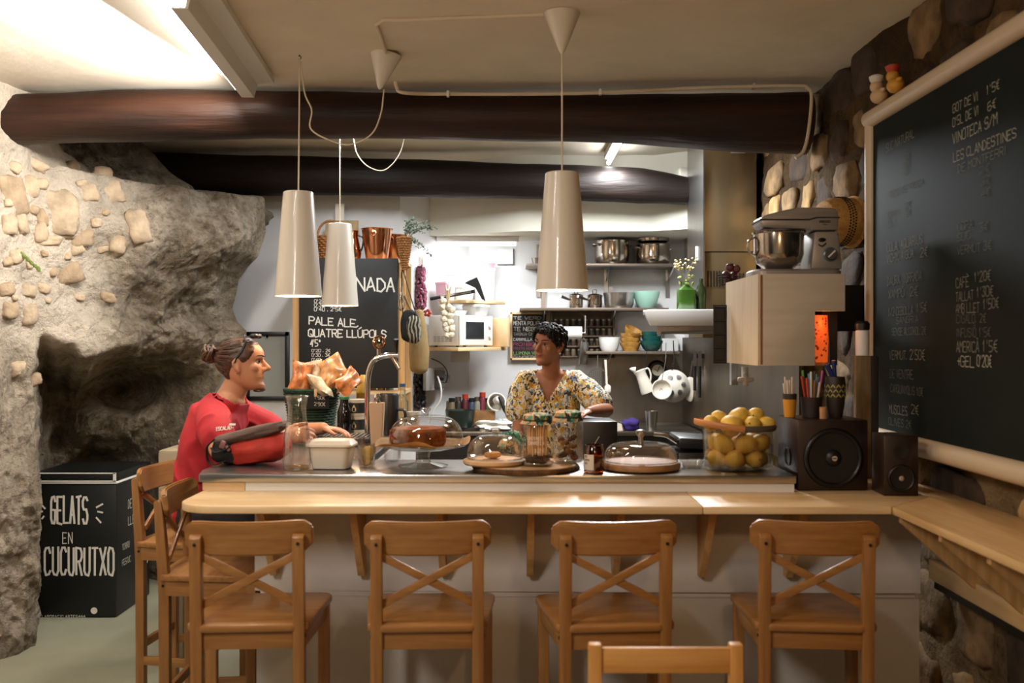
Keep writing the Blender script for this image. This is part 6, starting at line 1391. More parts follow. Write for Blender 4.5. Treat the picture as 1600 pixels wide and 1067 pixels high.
t = thing('green_cloth', 'dark green and white leaf-print cloth beside the woman', 'cloth', P(803, 682, 4.80)); bm = nb(); lump(bm, (0, 0, -.03), (.07, .05, .055), 12, .4, 24, 14); obj('cloth', bm, m_leafcloth, t); bm = nb(); box(bm, (0, 0, -.155), (.10, .08, .145)); obj('box_under', bm, m_blackmat, t)
t = thing('white_tub', 'white round tub edge near the woman\'s arm on the back worktop', 'tub', (X_(797, 6.98), 6.98, zw)); bm = nb(); lathe(bm, [(0, 0), (.045, 0), (.056, .075), (.052, .075), (.04, .004), (0, .004)], 24); obj('tub', bm, m_whiteplas, t)
# right clutter
t = thing('steel_cup', 'tall flared steel cup standing on the back worktop', 'cup', (X_(1018, 6.95), 6.95, zw)); bm = nb(); lathe(bm, [(0, 0), (.032, 0), (.046, .135), (.043, .135), (.03, .006), (0, .006)], 26); obj('cup', bm, m_steel, t)
t = thing('purple_cloth', 'purple cloth bundled on the back worktop', 'cloth', (X_(985, 6.95), 6.95, zw)); bm = nb(); lump(bm, (0, 0, .04), (.06, .04, .045), 21, .3, 24, 16); obj('cloth', bm, M('purple', '#2c1760', .85), t)
t = thing('folded_napkin', 'small pale folded packet beside the purple cloth', 'packet', (X_(964, 6.95), 6.95, zw)); bm = nb(); prism(bm, [(-.04, 0), (.04, 0), (.03, .045), (-.04, .06)], -.02, .02, MY); obj('packet', bm, m_cream, t)
t = thing('grill_press', 'black electric contact grill behind the lemon basket', 'grill', (X_(1080, 4.45), 4.45, .88)); bm = nb(); box(bm, (.02, 0, .115), (.20, .28, .23), None, .01); obj('base', bm, m_black, t); bm = nb(); box(bm, (.02, 0, .265), (.20, .28, .05), (0, .06, 0), .012); obj('lid', bm, m_black, t)
bm = nb(); tube(bm, bez([(-.08, -.10, .27), (-.13, -.12, .30), (-.18, -.10, .305)], 5), .009, 8); obj('handle', bm, m_steeldk, t); bm = nb(); box(bm, (-.082, -.0, .14), (.004, .12, .07)); obj('side_plate', bm, m_steeldk, t)
t = thing('counter_box', 'black upright till box with a pale sketch on its side under the woman\'s hand', 'till', (X_(932, 4.72), 4.72, .88), .06); bm = nb(); box(bm, (0, 0, .17), (.165, .22, .34), None, .006); obj('case', bm, m_black, t)
bm = nb(); tube(bm, [P(923, 700, 4.6)-t.location, P(930, 688, 4.6)-t.location, P(934, 682, 4.6)-t.location], .002, 5); obj('sketch', bm, m_chalkmid, t)
# ---- beer chalkboard on a shelf unit, buckets and baskets on its top
Yb = 6.42
t = thing('shelf_unit', 'pine shelf unit whose front carries the beer chalkboard', 'shelf unit')
for px in (462, 627):
    for y in (Yb+.03, Yb+.42):
        bm = nb(); box(bm, (X_(px, Yb), y, 1.06), (.044, .044, 2.12)); obj('post', bm, w_z, t)
for z in (2.11, 1.26, .75, .25): bm = nb(); box(bm, ((X_(457, Yb)+X_(632, Yb))/2, Yb+.225, z), (X_(632, Yb)-X_(457, Yb), .45, .024)); obj('shelf', bm, w_x, t)
t = thing('beer_chalkboard', 'tall black chalkboard listing beers hung on the pine shelf unit', 'chalkboard')
bx_0, bx_1, bzz0, bzz1 = X_(468, Yb), X_(622, Yb), Z_(606, Yb), Z_(404, Yb)
bm = nb(); box(bm, ((bx_0+bx_1)/2, Yb-.008, (bzz0+bzz1)/2), (bx_1-bx_0, .016, bzz1-bzz0), None, .002); obj('slate', bm, m_board, t)
yt = Yb-.0165
r9 = random.Random(2)
def cl(text, px, pyb, w, h, th=.15, dy=0.0): n = sum(.45 if c in "I'.,:!" else (.7 if c == ' ' else 1) for c in text); hh = h*yt/F; wid = w*yt/F/hh/(n*1.27); bm = nb(); write(bm, text, P(px, pyb, yt), (1, 0, dy), U3, hh, wid, wid*.54, th, .05, r9); obj('lettering', bm, m_chalk, t, 'chalk beer writing', recalc=False)
cl('GRANADA', 508, 453, 110, 20, .13, -.02); cl('PALE ALE,', 483, 506, 82, 11.5, .16, -.07); cl('QUATRE LLÚPOLS', 482, 526, 124, 11.5, .16, -.015)
for tx, px, py, w, h in (("0'20", 491, 473, 16, 5), ("0'33", 491, 479, 16, 5), ("0'40 . 2'5€", 491, 486, 44, 6), ("4'5°", 485, 541, 17, 10), ("0'20 . 2€", 487, 550, 30, 4.5), ("0'30 . 3€", 487, 557, 30, 4.5), ("0'40 . 4€", 487, 564, 30, 4.5)): cl(tx, px, py, w, h, .14)
zb_t = 2.122
def bucket(px, Y, R, h, label):
    t = thing('copper_bucket', label, 'bucket', (X_(px, Y), Y, zb_t)); bm = nb(); lathe(bm, [(0, 0), (R*.66, 0), (R*.70, .01), (R*.97, h), (R*1.02, h+.004), (R*.96, h+.004), (R*.66, .02), (0, .02)], 36); obj('pail', bm, m_copper, t)
    bm = nb(); torus(bm, (-R*.1, -R*1.0, h*.84), .018, .004, 20, 6, Euler((PI/2-.3, 0, .1)).to_matrix()); lathe(bm, [(0, 0), (.010, 0), (.008, .012), (0, .012)], 14, (-R*.1, -R*.96, h*.90), my); obj('ring_handle', bm, m_copper, t); return t
bucket(589, 6.56, .104, .205, 'copper wine bucket with ring handle at the front on the pine shelf unit')
bucket(615, 6.76, .100, .185, 'copper wine bucket standing behind the larger one')
m_wick = M('wicker', '#8a5a2c', .7, var=.35, vs=40, bump=.5, bs=50)
def wicker(bm, prof, n=9, ph=0):
    for k in range(n):
        f = k/(n-1)*(len(prof)-1); i = min(int(f), len(prof)-2); r = prof[i][0]+(prof[i+1][0]-prof[i][0])*(f-i); z = prof[i][1]+(prof[i+1][1]-prof[i][1])*(f-i)
        tube(bm, [((r+.004*math.sin(14*a+PI*(k % 2)))*math.cos(a), (r+.004*math.sin(14*a+PI*(k % 2)))*math.sin(a), z) for a in [2*PI*j/56 for j in range(56)]], .0075, 5, True, (0, 0, 1), True)
t = thing('wicker_basket', 'round brown wicker basket with hoop handle behind the hanging lamps', 'basket', (X_(516, 6.62), 6.62, zb_t))
bm = nb(); wicker(bm, [(.075, .008), (.088, .16)], 11); o = obj('weave', bm, m_wick, t); o['kind'] = 'stuff'; bm = nb(); tube(bm, [(.085*math.cos(a), 0, .16+.11*math.sin(a)) for a in [PI*k/14 for k in range(15)]], .008, 8); obj('handle', bm, m_wick, t)
bm = nb(); lathe(bm, [(0, .006), (.07, .006), (.083, .15), (.08, .15), (.066, .012), (0, .012)], 26); obj('lining', bm, M('wick_dark', '#4a2f18', .8), t)
t = thing('framed_sketch', 'beige canvas with white brush marks standing behind the baskets', 'picture', (X_(534, 6.85), 6.85, zb_t), 0); bm = nb(); box(bm, (0, 0, .15), (.225, .02, .30), (-.05, 0, 0)); obj('canvas', bm, M('canvas_beige', '#a98f6a', .9, var=.25, vs=14), t); bm = nb()
for k in range(4): tube(bm, bez([(-.09+.05*k, -.018, .27), (-.07+.05*k, -.018, .22), (-.08+.055*k, -.016, .18), (-.04+.045*k, -.016, .2)], 4), [(.006, .002)]*13, 5)
obj('brush_marks', bm, m_chalkmid, t)
t = thing('copper_jug', 'small copper jug between the hanging lamp and the copper bucket', 'jug', (X_(552, 6.58), 6.58, zb_t)); bm = nb(); lathe(bm, [(0, 0), (.045, 0), (.055, .05), (.04, .12), (.03, .16), (.036, .20), (.033, .20), (.027, .16), (0, .12)], 28); obj('body', bm, m_copper, t); bm = nb(); tube(bm, bez([(.03, 0, .17), (.065, 0, .15), (.06, 0, .09), (.045, 0, .06)], 5), .006, 8); obj('handle', bm, m_black, t)
t = thing('slim_box', 'slim pale board standing on the unit behind the lamp cord', 'board', (X_(530, 6.86), 6.86, zb_t)); bm = nb(); box(bm, (0, .03, .21), (.06, .03, .42)); obj('board', bm, m_cream, t)
t = thing('wicker_cone', 'wicker cone with dried eucalyptus sprigs hung on the pine shelf unit end', 'basket', P(632, 372, 6.4)); bm = nb(); wicker(bm, [(.010, -.20), (.030, -.10), (.045, 0)], 14); o = obj('weave', bm, m_wick, t); o['kind'] = 'stuff'
bm = nb(); lathe(bm, [(0, -.205), (.008, -.20), (.028, -.10), (.042, 0), (0, -.02)], 20, (0, 0, 0)); obj('lining', bm, M('wick_dark2', '#5a3a1c', .8), t)
bs, bl = nb(), nb(); re = random.Random(3); o_ = t.location
for k, (px, py) in enumerate(((637, 345), (641, 352), (652, 348), (668, 347), (672, 356), (660, 362), (648, 358), (655, 385), (672, 398), (640, 362), (681, 355), (646, 342))):
    e = P(px, py, 6.4+re.uniform(-.06, .06))-o_; mid = e*.5+Vector((0, 0, .03)); pp = bez([(0, 0, -.03), mid, e], 6); tube(bs, pp, .0018, 5)
    for q in pp[4:]:
        for j in range(2): ico(bl, q+Vector((re.uniform(-.014, .014), re.uniform(-.014, .014), re.uniform(-.012, .012))), 1, (re.uniform(.006, .012), .003, re.uniform(.006, .010)), 1, (re.uniform(0, 3), re.uniform(0, 3), re.uniform(0, 3)))
obj('stems', bs, M('twig', '#57523f', .8), t); obj('leaves', bl, M('eucalyptus', '#6c7a68', .7, var=.4, vs=30), t)['kind'] = 'stuff'
for k, (px, c, lab) in enumerate(((582, '#b8763a', 'orange preserve jar'), (596, '#c9a24a', 'yellow preserve jar'), (609, '#8a8a80', 'grey tin jar'))):
    t = thing('preserve_jar', lab+' under the beer chalkboard on the pine unit', 'jar', (X_(px, 6.55), 6.55, 1.0), 0); bm = nb(); lathe(bm, [(0, .273), (.026, .273), (.028, .35), (.022, .36), (0, .36)], 18); obj('jar', bm, M('pres_%d' % k, c, .35), t); bm = nb(); lathe(bm, [(0, .36), (.024, .36), (.024, .378), (0, .378)], 18); obj('lid', bm, m_cream, t); t.location.z = 1.0
# framed print on the white wall behind the man
t = thing('framed_print', 'black framed sheet of text on the white wall behind the man', 'picture', P(418.5, 572, 6.99)); fw, fh = 68*6.99/F, 107*6.99/F
bm = nb(); box(bm, (0, -.002, 0), (fw-.04, .006, fh-.04)); obj('sheet', bm, M('print_paper', '#a3a49c', .45), t)
for (x, z, a, b) in ((0, fh/2-.014, fw, .03), (0, -fh/2+.014, fw, .03), (-fw/2+.014, 0, .03, fh), (fw/2-.014, 0, .03, fh)): bm = nb(); box(bm, (x, -.008, z), (a, .024, b), None, .002); obj('frame_bar', bm, m_black, t)
bm = nb()
bm.free(); m_pg = M('print_grey', '#7f7f78', .8)
for k in range(9): bm = nb(); write(bm, 'DLKS EN TRMP VOS'[:9+(k*5) % 7], (-.10, -.0055, .13-.028*k), (1, 0, 0), U3, .010, .5, .3, .12, .05); obj('print_text', bm, m_pg, t, recalc=False); bm = nb(); box(bm, (.0, -.021, fh/2-.03), (.012, .004, .02)); obj('clip', bm, m_black, t)
# beige cupboard corner deep under the rock, behind the man
t = thing('low_cupboard', 'beige low cupboard at the rock foot behind the man, a white device on top', 'cupboard', (X_(280, 5.0), 5.0, 0)); bm = nb(); box(bm, (0, .0, .53), (.13, .26, 1.06), None, .02); obj('body', bm, M('cupboard', '#8d7f66', .6), t); bm = nb(); box(bm, (.02, 0, 1.08), (.035, .04, .04), None, .004); obj('device', bm, m_whiteplas, t)
# ------------------------------------------------------------------ people
def ctab(tab, z):
    if z <= tab[0][0]: return tab[0][1]
    for (a, b), (c, d) in zip(tab, tab[1:]):
        if z <= c: t = (z-a)/(c-a); return b+(d-b)*t
    return tab[-1][1]
HF = [(-.115, .058), (-.108, .076), (-.096, .086), (-.082, .081), (-.068, .083), (-.058, .089), (-.052, .086), (-.045, .089), (-.036, .087), (-.02, .086), (0, .082), (.014, .085), (.028, .092), (.05, .091), (.07, .081), (.09, .060), (.105, .034), (.115, .004)]
HB = [(-.115, .02), (-.10, -.02), (-.07, -.058), (-.04, -.084), (0, -.099), (.03, -.104), (.06, -.096), (.085, -.071), (.105, -.036), (.115, -.004)]
HW = [(-.115, .018), (-.107, .031), (-.095, .043), (-.075, .054), (-.05, .062), (-.02, .068), (.0, .072), (.03, .075), (.06, .071), (.085, .057), (.105, .032), (.115, .003)]
def head_pt(a, z, k=1.0):
    f, b, w = ctab(HF, z), ctab(HB, z), ctab(HW, z); e = .88
    c, s = math.cos(a), math.sin(a)
    return Vector((k*w*math.copysign(abs(s)**e, s), (f+b)/2+k*(f-b)/2*math.copysign(abs(c)**e, c), z*(1+(k-1)*.8)))
def head_mesh(bm, Mt, jaw=1.0):
    n = 64; rows = []; N = 56
    for i in range(N+1):
        z = -.115+.23*i/N; row = []
        for j in range(n):
            p = head_pt(2*PI*j/n, z)
            if p.y > 0:
                for sx in (-1, 1): p.y -= .010*math.exp(-((p.x-.031*sx)/.014)**2-((z-.007)/.010)**2)
                if z < -.06: p.x *= jaw
            row.append(bm.verts.new(Mt @ p))
        rows.append(row)
    for A, B in zip(rows, rows[1:]):
        for j in range(n): bm.faces.new((A[j], A[(j+1) % n], B[(j+1) % n], B[j]))
    bm.faces.new(rows[0][::-1]); bm.faces.new(rows[-1])
    T_ = lambda pts: [Mt @ Vector(p) for p in pts]
    blobtube(bm, T_([(0, .079, .020), (0, .094, -.004), (0, .109, -.024)]), [.007, .009, .0115], 14)
    for sx in (-1, 1):
        ball(bm, Mt @ Vector((.011*sx, .093, -.029)), .0095)
        blobtube(bm, T_([(.048*sx, .066, .022), (.030*sx, .083, .027), (.010*sx, .087, .024)]), [.007, .008, .006], 10)
        ball(bm, Mt @ Vector((.044*sx, .056, -.016)), .022)
        # ear: rim and lobe
        blobtube(bm, T_([(.072*sx, .004, .010), (.080*sx, -.012, .024), (.082*sx, -.026, .010), (.079*sx, -.020, -.012), (.074*sx, -.004, -.030)]), [.006, .007, .007, .007, .008], 10)
        blobtube(bm, T_([(.070*sx, -.006, .010), (.073*sx, -.008, -.022)]), [.010, .010], 10)
    ball(bm, Mt @ Vector((0, .072, -.099)), .019)
    blobtube(bm, T_([(-.020, .080, -.0505), (0, .087, -.0495), (.020, .080, -.0505)]), [.004, .0055, .004], 10)
    blobtube(bm, T_([(-.018, .079, -.0615), (0, .086, -.0625), (.018, .079, -.0615)]), [.004, .006, .004], 10)
def hand(bm, wrist, d, palm, thumb, curl=.5, s=1.0):
    """five fingers; d = direction of the fingers, palm = the way the palm faces, thumb = side the thumb is on"""
    d, palm, thumb = Vector(d).normalized(), Vector(palm).normalized(), Vector(thumb).normalized(); w = Vector(wrist)
    blobtube(bm, [w, w+d*.045*s, w+d*.085*s], [(.026*s, .017*s), (.038*s, .015*s), (.040*s, .013*s)], 16, thumb)
    for k, (o, L) in enumerate(((.030, .072), (.010, .080), (-.010, .074), (-.029, .058))):
        p = w+d*.080*s+thumb*o*s; pts = [p]; a = 0; dr = d+thumb*(o*2.0)
        for j, f in enumerate((.45, .32, .25)):
            a += curl*(.55+.25*j); v = (dr*math.cos(a)+palm*math.sin(a)).normalized(); p = p+v*L*f*s; pts.append(p)
        blobtube(bm, pts, [.0098*s, .0090*s, .0082*s, .0072*s], 10)
    p = w+d*.025*s+thumb*.024*s; v = (d*.65+thumb*.75+palm*.15).normalized(); v2 = (d*.9+thumb*.35+palm*.3).normalized()
    blobtube(bm, [p, p+v*.040*s, p+v*.040*s+v2*.030*s, p+v*.040*s+v2*.052*s], [.013*s, .0115*s, .0100*s, .0085*s], 10)
def skinned(name, bm, mat, parent, voxel=.005, smooth=3, post=None, label=None, solid=0.0, wrinkle=0.0):
    bmesh.ops.recalc_face_normals(bm, faces=bm.faces)
    me = bpy.data.meshes.new(name); bm.to_mesh(me); bm.free(); o = bpy.data.objects.new(name, me); C.objects.link(o)
    r = o.modifiers.new('r', 'REMESH'); r.mode = 'VOXEL'; r.voxel_size = voxel
    if smooth: q = o.modifiers.new('s', 'SMOOTH'); q.factor = .5; q.iterations = smooth
    dg = bpy.context.evaluated_depsgraph_get(); dg.update(); m2 = bpy.data.meshes.new_from_object(o.evaluated_get(dg)); old = o.data; o.modifiers.clear(); o.data = m2; bpy.data.meshes.remove(old); m2.name = name
    if post or solid:
        b = bmesh.new(); b.from_mesh(m2)
        if wrinkle:
            b.normal_update()
            for v in b.verts:
                c = v.co; w = 1-abs(noise.noise(Vector((c.x*9+c.z*4, c.y*9, c.z*6-c.x*5))))*2; w2 = noise.noise(c*14)
                v.co = c+v.normal*wrinkle*(max(0, w)**2*1.2+.4*w2)
        if post: bmesh.ops.delete(b, geom=[f for f in b.faces if post(f.calc_center_median())], context='FACES')
        if solid: bmesh.ops.solidify(b, geom=b.faces[:], thickness=solid)
        b.to_mesh(m2); b.free()
    m2.materials.clear(); m2.materials.append(mat); finish(m2, 180); o.parent = parent
    if label: o['label'] = label
    return o
def hair_cap(bm, Mt, line, thick, seed, amp=.05):
    n = 56; rows = []; N = 44
    for i in range(N+1):
        z = -.10+.215*i/N; row = []
        for j in range(n):
            a = 2*PI*j/n; h = smooth(-.010, .010, z-line(a)); k = .93+(.07+thick)*h
            k += amp*h*noise.noise(head_pt(a, z)*38+Vector((seed, 0, 0)))
            row.append(bm.verts.new(Mt @ head_pt(a, z, k)))
        rows.append(row)
    for A, B in zip(rows, rows[1:]):
        for j in range(n): bm.faces.new((A[j], A[(j+1) % n], B[(j+1) % n], B[j]))
    bm.faces.new(rows[0][::-1]); bm.faces.new(rows[-1])
def eye(parent, Mt, sx, look=(0, 1, 0)):
    bm = nb(); c = Vector((.031*sx, .0665, .007)); ball(bm, Mt @ c, .0115); e = obj('eye', bm, M('eye_white', '#a89c92', .35), parent)
    l = Vector(look).normalized(); bm = nb(); ball(bm, Mt @ (c+l*.0052), .0082); obj('iris', bm, M('iris', '#1c1009', .2), e)
    bm = nb(); tube(bm, [Mt @ (c+Vector((x*.0125, .0128-.004*x*x, .0045-.003*x*x))) for x in (-1, -.6, -.2, .2, .6, 1)], .0017, 6); obj('eyelashes', bm, m_hairdk, parent)
    bm = nb(); tube(bm, [Mt @ Vector(((.012+.040*t)*sx, .093-.024*t*t, .0275+.007*math.sin(PI*t*.8))) for t in (0, .25, .5, .75, 1)], [(.002, .0035), (.0025, .0045), (.0025, .0042), (.002, .003), (.001, .0015)], 8); obj('eyebrow', bm, m_hairdk, parent)
m_hairdk = M('dark_hair', '#120c09', .62, var=.3, vs=90, spec=.3); m_hairbr = M('brown_hair', '#4a2d1a', .45, var=.5, vs=60, spec=.5)
m_skinm = M('skin_man', '#c98f6b', .5, var=.05, vs=14, sss=.10); m_skinw = M('skin_woman', '#9c6444', .5, var=.05, vs=14, sss=.10)

# ---------------- the man in red, seated sideways at the bar
man = thing('person', 'seated person in red t-shirt with hair tied in a bun, facing the woman', 'person', (-1.33, 4.36, 0))
org = man.location.copy()
def L_(p): return Vector(p)-org
def Ls(ps): return [L_(p) for p in ps]
Hc = Vector((-1.172, 4.34, 1.492)); Mh = Matrix.Translation(L_(Hc)) @ Euler((0, -.05, 0)).to_matrix().to_4x4() @ Matrix.Rotation(-PI/2+.06, 4, 'Z') @ Matrix.Diagonal((1, .99, 1.0, 1))
bm = nb(); head_mesh(bm, Mh)
Yax = (0, 1, 0)
spine = [(-1.345, 4.36, .86), (-1.345, 4.36, 1.00), (-1.325, 4.36, 1.14), (-1.275, 4.36, 1.26), (-1.235, 4.36, 1.325)]
blobtube(bm, Ls(spine), [(.150, .105), (.140, .10), (.160, .105), (.165, .095), (.09, .065)], 24, Yax)
blobtube(bm, Ls([(-1.245, 4.36, 1.32), (-1.21, 4.355, 1.39), (-1.185, 4.35, 1.45)]), [.062, .056, .056], 20, Yax)
# arms
blobtube(bm, Ls([(-1.262, 4.215, 1.258), (-1.222, 4.11, 1.205), (-1.185, 4.03, 1.150)]), [.050, .045, .040], 16)
blobtube(bm, Ls([(-1.185, 4.03, 1.150), (-1.06, 4.03, 1.180), (-.935, 4.06, 1.205)]), [.040, .038, .027], 16)
hand(bm, L_((-.94, 4.06, 1.205)), (1, .05, .05), (0, .8, -.6), (0, .6, .8), .55, .95)
blobtube(bm, Ls([(-1.25, 4.51, 1.26), (-1.15, 4.62, 1.215), (-1.06, 4.68, 1.155)]), [.050, .045, .040], 16)
blobtube(bm, Ls([(-1.06, 4.68, 1.155), (-.95, 4.60, 1.18), (-.86, 4.54, 1.195)]), [.040, .036, .027], 16)
hand(bm, L_((-.865, 4.545, 1.193)), (.9, -.3, -.05), (0, 0, -1), (-.2, -1, .1), .35, .95)
# legs
for sy, ky in ((4.27, 4.20), (4.45, 4.51)):
    blobtube(bm, Ls([(-1.33, sy, .835), (-1.14, (sy+ky)/2, .825), (-.99, ky, .815)]), [.082, .070, .055], 18)
    blobtube(bm, Ls([(-.99, ky, .815), (-1.06, ky, .62), (-1.15, ky, .41)]), [.055, .052, .036], 16)
skinned('body', bm, m_skinm, man, .0045, 3)
eye(man, Mh, 1, (.1, 1, 0)); eye(man, Mh, -1, (.1, 1, 0))
bm = nb(); hl = lambda a: (lambda d: .080 if d < .5 else .080-.075*smooth(.5, 1.35, d) if d < 1.5 else .005-.070*smooth(1.5, 2.6, d))(abs((a+PI) % (2*PI)-PI))
hair_cap(bm, Mh, hl, .055, 2, .05)
rh = random.Random(12)
for k in range(150):   # strands combed back to the bun
    d = rh.choice((-1, 1))*rh.uniform(.35, 2.7); z0 = rh.uniform(max(hl(d)+.006, -.05), .108)
    p0 = Mh @ head_pt(d, z0, 1.05); bun = Mh @ Vector((rh.uniform(-.02, .02), -.108, .045+rh.uniform(-.02, .02)))
    d2 = d+math.copysign((PI-abs(d))*.55, d); p1 = Mh @ head_pt(d2, z0*.6+.02, 1.10+rh.uniform(0, .06))
    tube(bm, bez([p0, p1, bun], 5), [.003, .0035, .004, .0045, .005, .005, .005, .005, .0045, .004, .003], 5)
hr = obj('hair', bm, m_hairbr, man, ang=180)
bm = nb(); bc = Mh @ Vector((0, -.142, .050))
for k in range(26):
    a = rh.uniform(0, 2*PI); b = rh.uniform(-.8, .8); R = rh.uniform(.018, .034); rm = Euler((b+PI/2, rh.uniform(-.6, .6), a)).to_matrix()
    torus(bm, bc+Vector((rh.uniform(-.010, .010), rh.uniform(-.012, .012), rh.uniform(-.012, .012))), R, .0055, 18, 6, rm)
ball(bm, bc, .026); obj('hair_bun', bm, m_hairbr, hr)
bm = nb(); pts = [Mh @ head_pt(a, z, 1.115) for a, z in ((1.75, -.010), (1.60, .02), (1.42, .055), (1.2, .088), (.6, .112), (-.6, .112), (-1.2, .088), (-1.42, .055), (-1.60, .02), (-1.75, -.010))]
tube(bm, bez(pts, 5), .0042, 6); obj('hair_band', bm, m_black, man, 'thin black band over the hair')
bm = nb()
for s in (-1, 1): lump(bm, Mh @ Vector((.033*s, .062, .118)), (.020, .026, .012), 2, .05, 14, 8)
obj('sunglasses', bm, m_black, man, 'dark glasses pushed up on the hair')
m_shirt = M('shirt_red', '#b5202a', .75, var=.10, vs=7, bump=.12, bs=40)
bm = nb()
blobtube(bm, Ls([(-1.352, 4.36, .84), (-1.350, 4.36, 1.0), (-1.328, 4.36, 1.15), (-1.278, 4.36, 1.262), (-1.243, 4.355, 1.318)]), [(.170, .118), (.162, .114), (.180, .118), (.198, .116), (.118, .080)], 28, Yax)
def fold(bm, a, b, r): tube(bm, Ls([a, ((Vector(a)+Vector(b))/2)+Vector((0, -.004, 0)), b]), [r*.5, r, r*.4], 8)
blobtube(bm, Ls([(-1.268, 4.22, 1.275), (-1.235, 4.135, 1.235), (-1.212, 4.085, 1.200)]), [.070, .072, .069], 20)
blobtube(bm, Ls([(-1.258, 4.50, 1.275), (-1.19, 4.59, 1.225), (-1.145, 4.63, 1.20)]), [.070, .072, .069], 20)
for a, b, r in (((-1.27, 4.20, 1.30), (-1.30, 4.19, 1.12), .012), ((-1.21, 4.20, 1.27), (-1.24, 4.20, 1.08), .011), ((-1.37, 4.215, 1.17), (-1.32, 4.19, 1.0), .012), ((-1.20, 4.25, 1.24), (-1.22, 4.24, 1.0), .010), ((-1.40, 4.24, 1.05), (-1.36, 4.20, .92), .012)): fold(bm, a, b, r)
def man_cut(c):
    w = c+org
    if (w-Vector((-1.212, 4.35, 1.395))).length < .112 and (w.z > 1.335-.55*(w.x+1.22)*.6): return True
    return w.z > 1.372
sh = skinned('shirt', bm, m_shirt, man, .0065, 4, man_cut, 'plain red short-sleeved t-shirt', .004, .009)
m_trou = M('trousers_dark', '#1a1516', .8, var=.2, vs=9, bump=.2, bs=40)
bm = nb()
blobtube(bm, Ls([(-1.345, 4.36, .93), (-1.345, 4.36, .84)]), [(.176, .124), (.182, .125)], 24, Yax)
for sy, ky in ((4.27, 4.20), (4.45, 4.51)):
    blobtube(bm, Ls([(-1.33, sy, .842), (-1.14, (sy+ky)/2, .832), (-.99, ky, .820)]), [.098, .085, .068], 18)
    blobtube(bm, Ls([(-.99, ky, .820), (-1.06, ky, .62), (-1.14, ky, .43)]), [.068, .066, .054], 16)
skinned('trousers', bm, m_trou, man, .0065, 3)
for ky in (4.20, 4.51):
    bm = nb(); blobtube(bm, Ls([(-1.17, ky, .375), (-1.10, ky, .365), (-1.01, ky, .355)]), [(.036, .034), (.042, .032), (.040, .022)], 16, Yax); skinned('shoe', bm, m_black, man, .006, 2)
bm = nb(); write(bm, 'ESCALADA', (0, 0, 0), (1, 0, .12), U3, .014, .5, .3, .18, .03)
def project(bm, base_px, base_py, tgt, lift=.0025):
    """lay flat lettering (x right, z up, metres) onto a cloth surface seen at a pixel"""
    for v in bm.verts:
        d = P(base_px, base_py, 4.05)+Vector((v.co.x, 0, v.co.z)); o_ = Vector((0, 0, H)); dr = (d-o_).normalized()
        ok, hit, nor, _ = tgt.ray_cast(o_-org, dr)
        v.co = (hit-dr*lift) if ok else d-org
bpy.context.view_layer.update(); project(bm, 338, 673, sh); obj('sleeve_print', bm, m_chalk, man, 'small white print at the sleeve hem', recalc=False)
bm = nb(); lathe(bm, [(0, 0), (.004, 0), (.004, .010), (0, .010)], 8, Mh @ Vector((.080, -.006, -.040)), my); obj('earring', bm, m_chrome, man)

bm = nb(); lump(bm, Mh @ Vector((0, .074, -.113)), (.017, .017, .011), 3, .2, 14, 8); lump(bm, Mh @ Vector((0, .062, -.118)), (.024, .02, .008), 5, .2, 14, 8); obj('goatee', bm, m_hairbr, man)

# ---------------- the woman in the patterned blouse behind the bar
wom = thing('person', 'standing person in yellow patterned blouse with short dark hair behind the bar', 'person', (.19, 5.22, 0))
org = wom.location.copy()
Hw = Vector((.192, 5.15, 1.572)); Mw = Matrix.Translation(L_(Hw)) @ Euler((.10, .10, 0)).to_matrix().to_4x4() @ Matrix.Rotation(math.radians(141), 4, 'Z') @ Matrix.Diagonal((.90, .90, .90, 1))
bm = nb(); head_mesh(bm, Mw, .92); Xax = (1, 0, 0)
blobtube(bm, Ls([(.195, 5.26, .88), (.195, 5.25, 1.05), (.197, 5.235, 1.22), (.20, 5.225, 1.34), (.203, 5.22, 1.40)]), [(.155, .105), (.120, .085), (.140, .095), (.150, .085), (.08, .06)], 24, Xax)
blobtube(bm, Ls([(.203, 5.215, 1.38), (.203, 5.19, 1.45), (.200, 5.165, 1.52)]), [.054, .047, .047], 18, Xax)
blobtube(bm, Ls([(.075, 5.215, 1.395), (.045, 5.17, 1.25), (.035, 5.12, 1.12)]), [.044, .040, .035], 16)
blobtube(bm, Ls([(.035, 5.12, 1.12), (.050, 5.02, 1.01), (.075, 4.93, .925)]), [.036, .032, .023], 16)
hand(bm, L_((.075, 4.93, .920)), (.35, -.95, -.12), (0, -.1, -1), (1, .35, 0), .22, .86)
blobtube(bm, Ls([(.335, 5.215, 1.385), (.420, 5.15, 1.305), (.482, 5.08, 1.240)]), [.044, .040, .036], 16)
blobtube(bm, Ls([(.482, 5.08, 1.240), (.425, 4.95, 1.245), (.375, 4.84, 1.250)]), [.037, .033, .023], 16)
hand(bm, L_((.375, 4.845, 1.250)), (-.55, -.80, -.10), (0, 0, -1), (-.8, .5, 0), .25, .86)
for sx in (-1, 1):
    blobtube(bm, Ls([(.195+.075*sx, 5.26, .88), (.195+.085*sx, 5.25, .50), (.195+.08*sx, 5.28, .09)]), [.080, .052, .034], 16)
    blobtube(bm, Ls([(.195+.08*sx, 5.29, .05), (.195+.085*sx, 5.14, .035)]), [(.034, .034), (.04, .026)], 14, Xax)
skinned('body', bm, m_skinw, wom, .0045, 3)
eye(wom, Mw, 1, (.25, 1, .02)); eye(wom, Mw, -1, (.25, 1, .02))
bm = nb(); tube(bm, [Mw @ Vector(q) for q in ((-.027, .080, -.0515), (-.012, .0900, -.0560), (0, .092, -.0570), (.012, .0900, -.0560), (.027, .080, -.0515))], [.002, .0042, .0045, .0042, .002], 8); obj('lips', bm, M('lips', '#7c3a33', .4), wom)
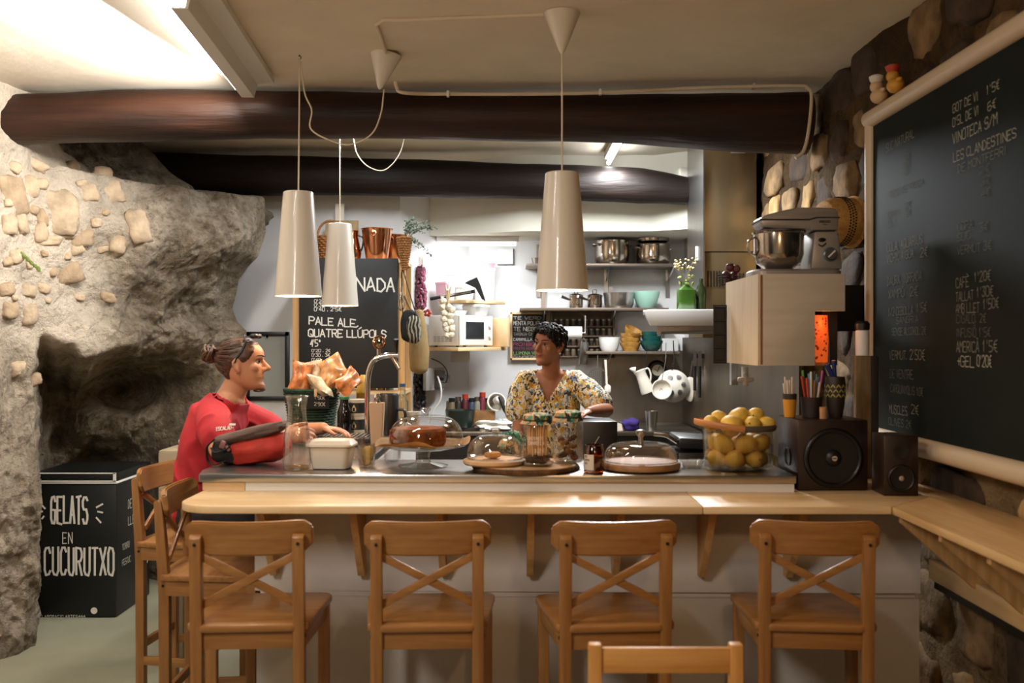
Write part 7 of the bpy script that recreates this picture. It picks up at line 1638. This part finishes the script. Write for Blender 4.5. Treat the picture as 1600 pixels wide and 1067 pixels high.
bm = nb(); hlw = lambda a: (lambda d: .066 if d < .35 else .066-.070*smooth(.35, 1.45, d) if d < 1.5 else -.004-.062*smooth(1.5, 2.4, d))(abs((a+PI) % (2*PI)-PI))
hair_cap(bm, Mw, hlw, .075, 7, .09); rw = random.Random(21)
for k in range(260):
    d = rw.uniform(-PI, PI); z0 = rw.uniform(hlw(d)+.004, .112); p0 = Mw @ head_pt(d, z0, 1.07); q = head_pt(d+rw.uniform(-.25, .25), max(hlw(d)-.006, z0-rw.uniform(.01, .045)), 1.13+rw.uniform(0, .09)); p1 = Mw @ q
    mid = (p0+p1)/2+(Mw.to_3x3() @ Vector((rw.uniform(-.01, .01), rw.uniform(-.004, .01), .014)))
    tube(bm, bez([p0, mid, p1], 4), [.004, .006, .0068, .0068, .006, .005, .004, .003, .0015], 5)
obj('hair', bm, m_hairdk, wom, ang=180)
m_blouse = multi('blouse_print', 85, ['#d2b04a', '#ece6d6', '#2b3746', '#cf9436', '#e6e0cc', '#7f98b4', '#454a36', '#dcbf5c', '#eae4d8'], .75, True, (1, 1, .75))
bm = nb()
blobtube(bm, Ls([(.195, 5.26, .95), (.195, 5.25, 1.06), (.197, 5.235, 1.22), (.20, 5.228, 1.345), (.203, 5.225, 1.400)]), [(.160, .112), (.148, .104), (.160, .112), (.166, .100), (.105, .072)], 28, Xax)
blobtube(bm, Ls([(.078, 5.215, 1.390), (.048, 5.185, 1.315), (.032, 5.16, 1.235)]), [.060, .066, .068], 20)
blobtube(bm, Ls([(.330, 5.215, 1.380), (.395, 5.165, 1.325), (.445, 5.12, 1.275)]), [.060, .066, .066], 20)
def wom_cut(c):
    w = c+org
    if w.z > 1.440: return True
    if w.y < 5.23 and w.z > 1.275 and abs(w.x-(.180+.022*(w.z-1.275)/.17)) < .088*(w.z-1.275)/.165: return True
    if (w-Vector((.203, 5.20, 1.445))).length < .072: return True
    return w.z < .93
skinned('blouse', bm, m_blouse, wom, .006, 3, wom_cut, 'yellow, white and navy patterned v-neck blouse', .004, .006)
bm = nb(); blobtube(bm, Ls([(.195, 5.26, .96), (.195, 5.26, .86)]), [(.165, .118), (.172, .118)], 22, Xax)
for sx in (-1, 1): blobtube(bm, Ls([(.195+.075*sx, 5.26, .87), (.195+.085*sx, 5.255, .50), (.195+.08*sx, 5.28, .12)]), [.094, .072, .06], 18)
skinned('trousers', bm, m_trou, wom, .008, 3)
bm = nb(); ball(bm, Mw @ Vector((.078, -.008, -.038)), .006); ball(bm, Mw @ Vector((-.078, -.008, -.038)), .006); obj('earrings', bm, M('pearl', '#e0d8cc', .25), wom)
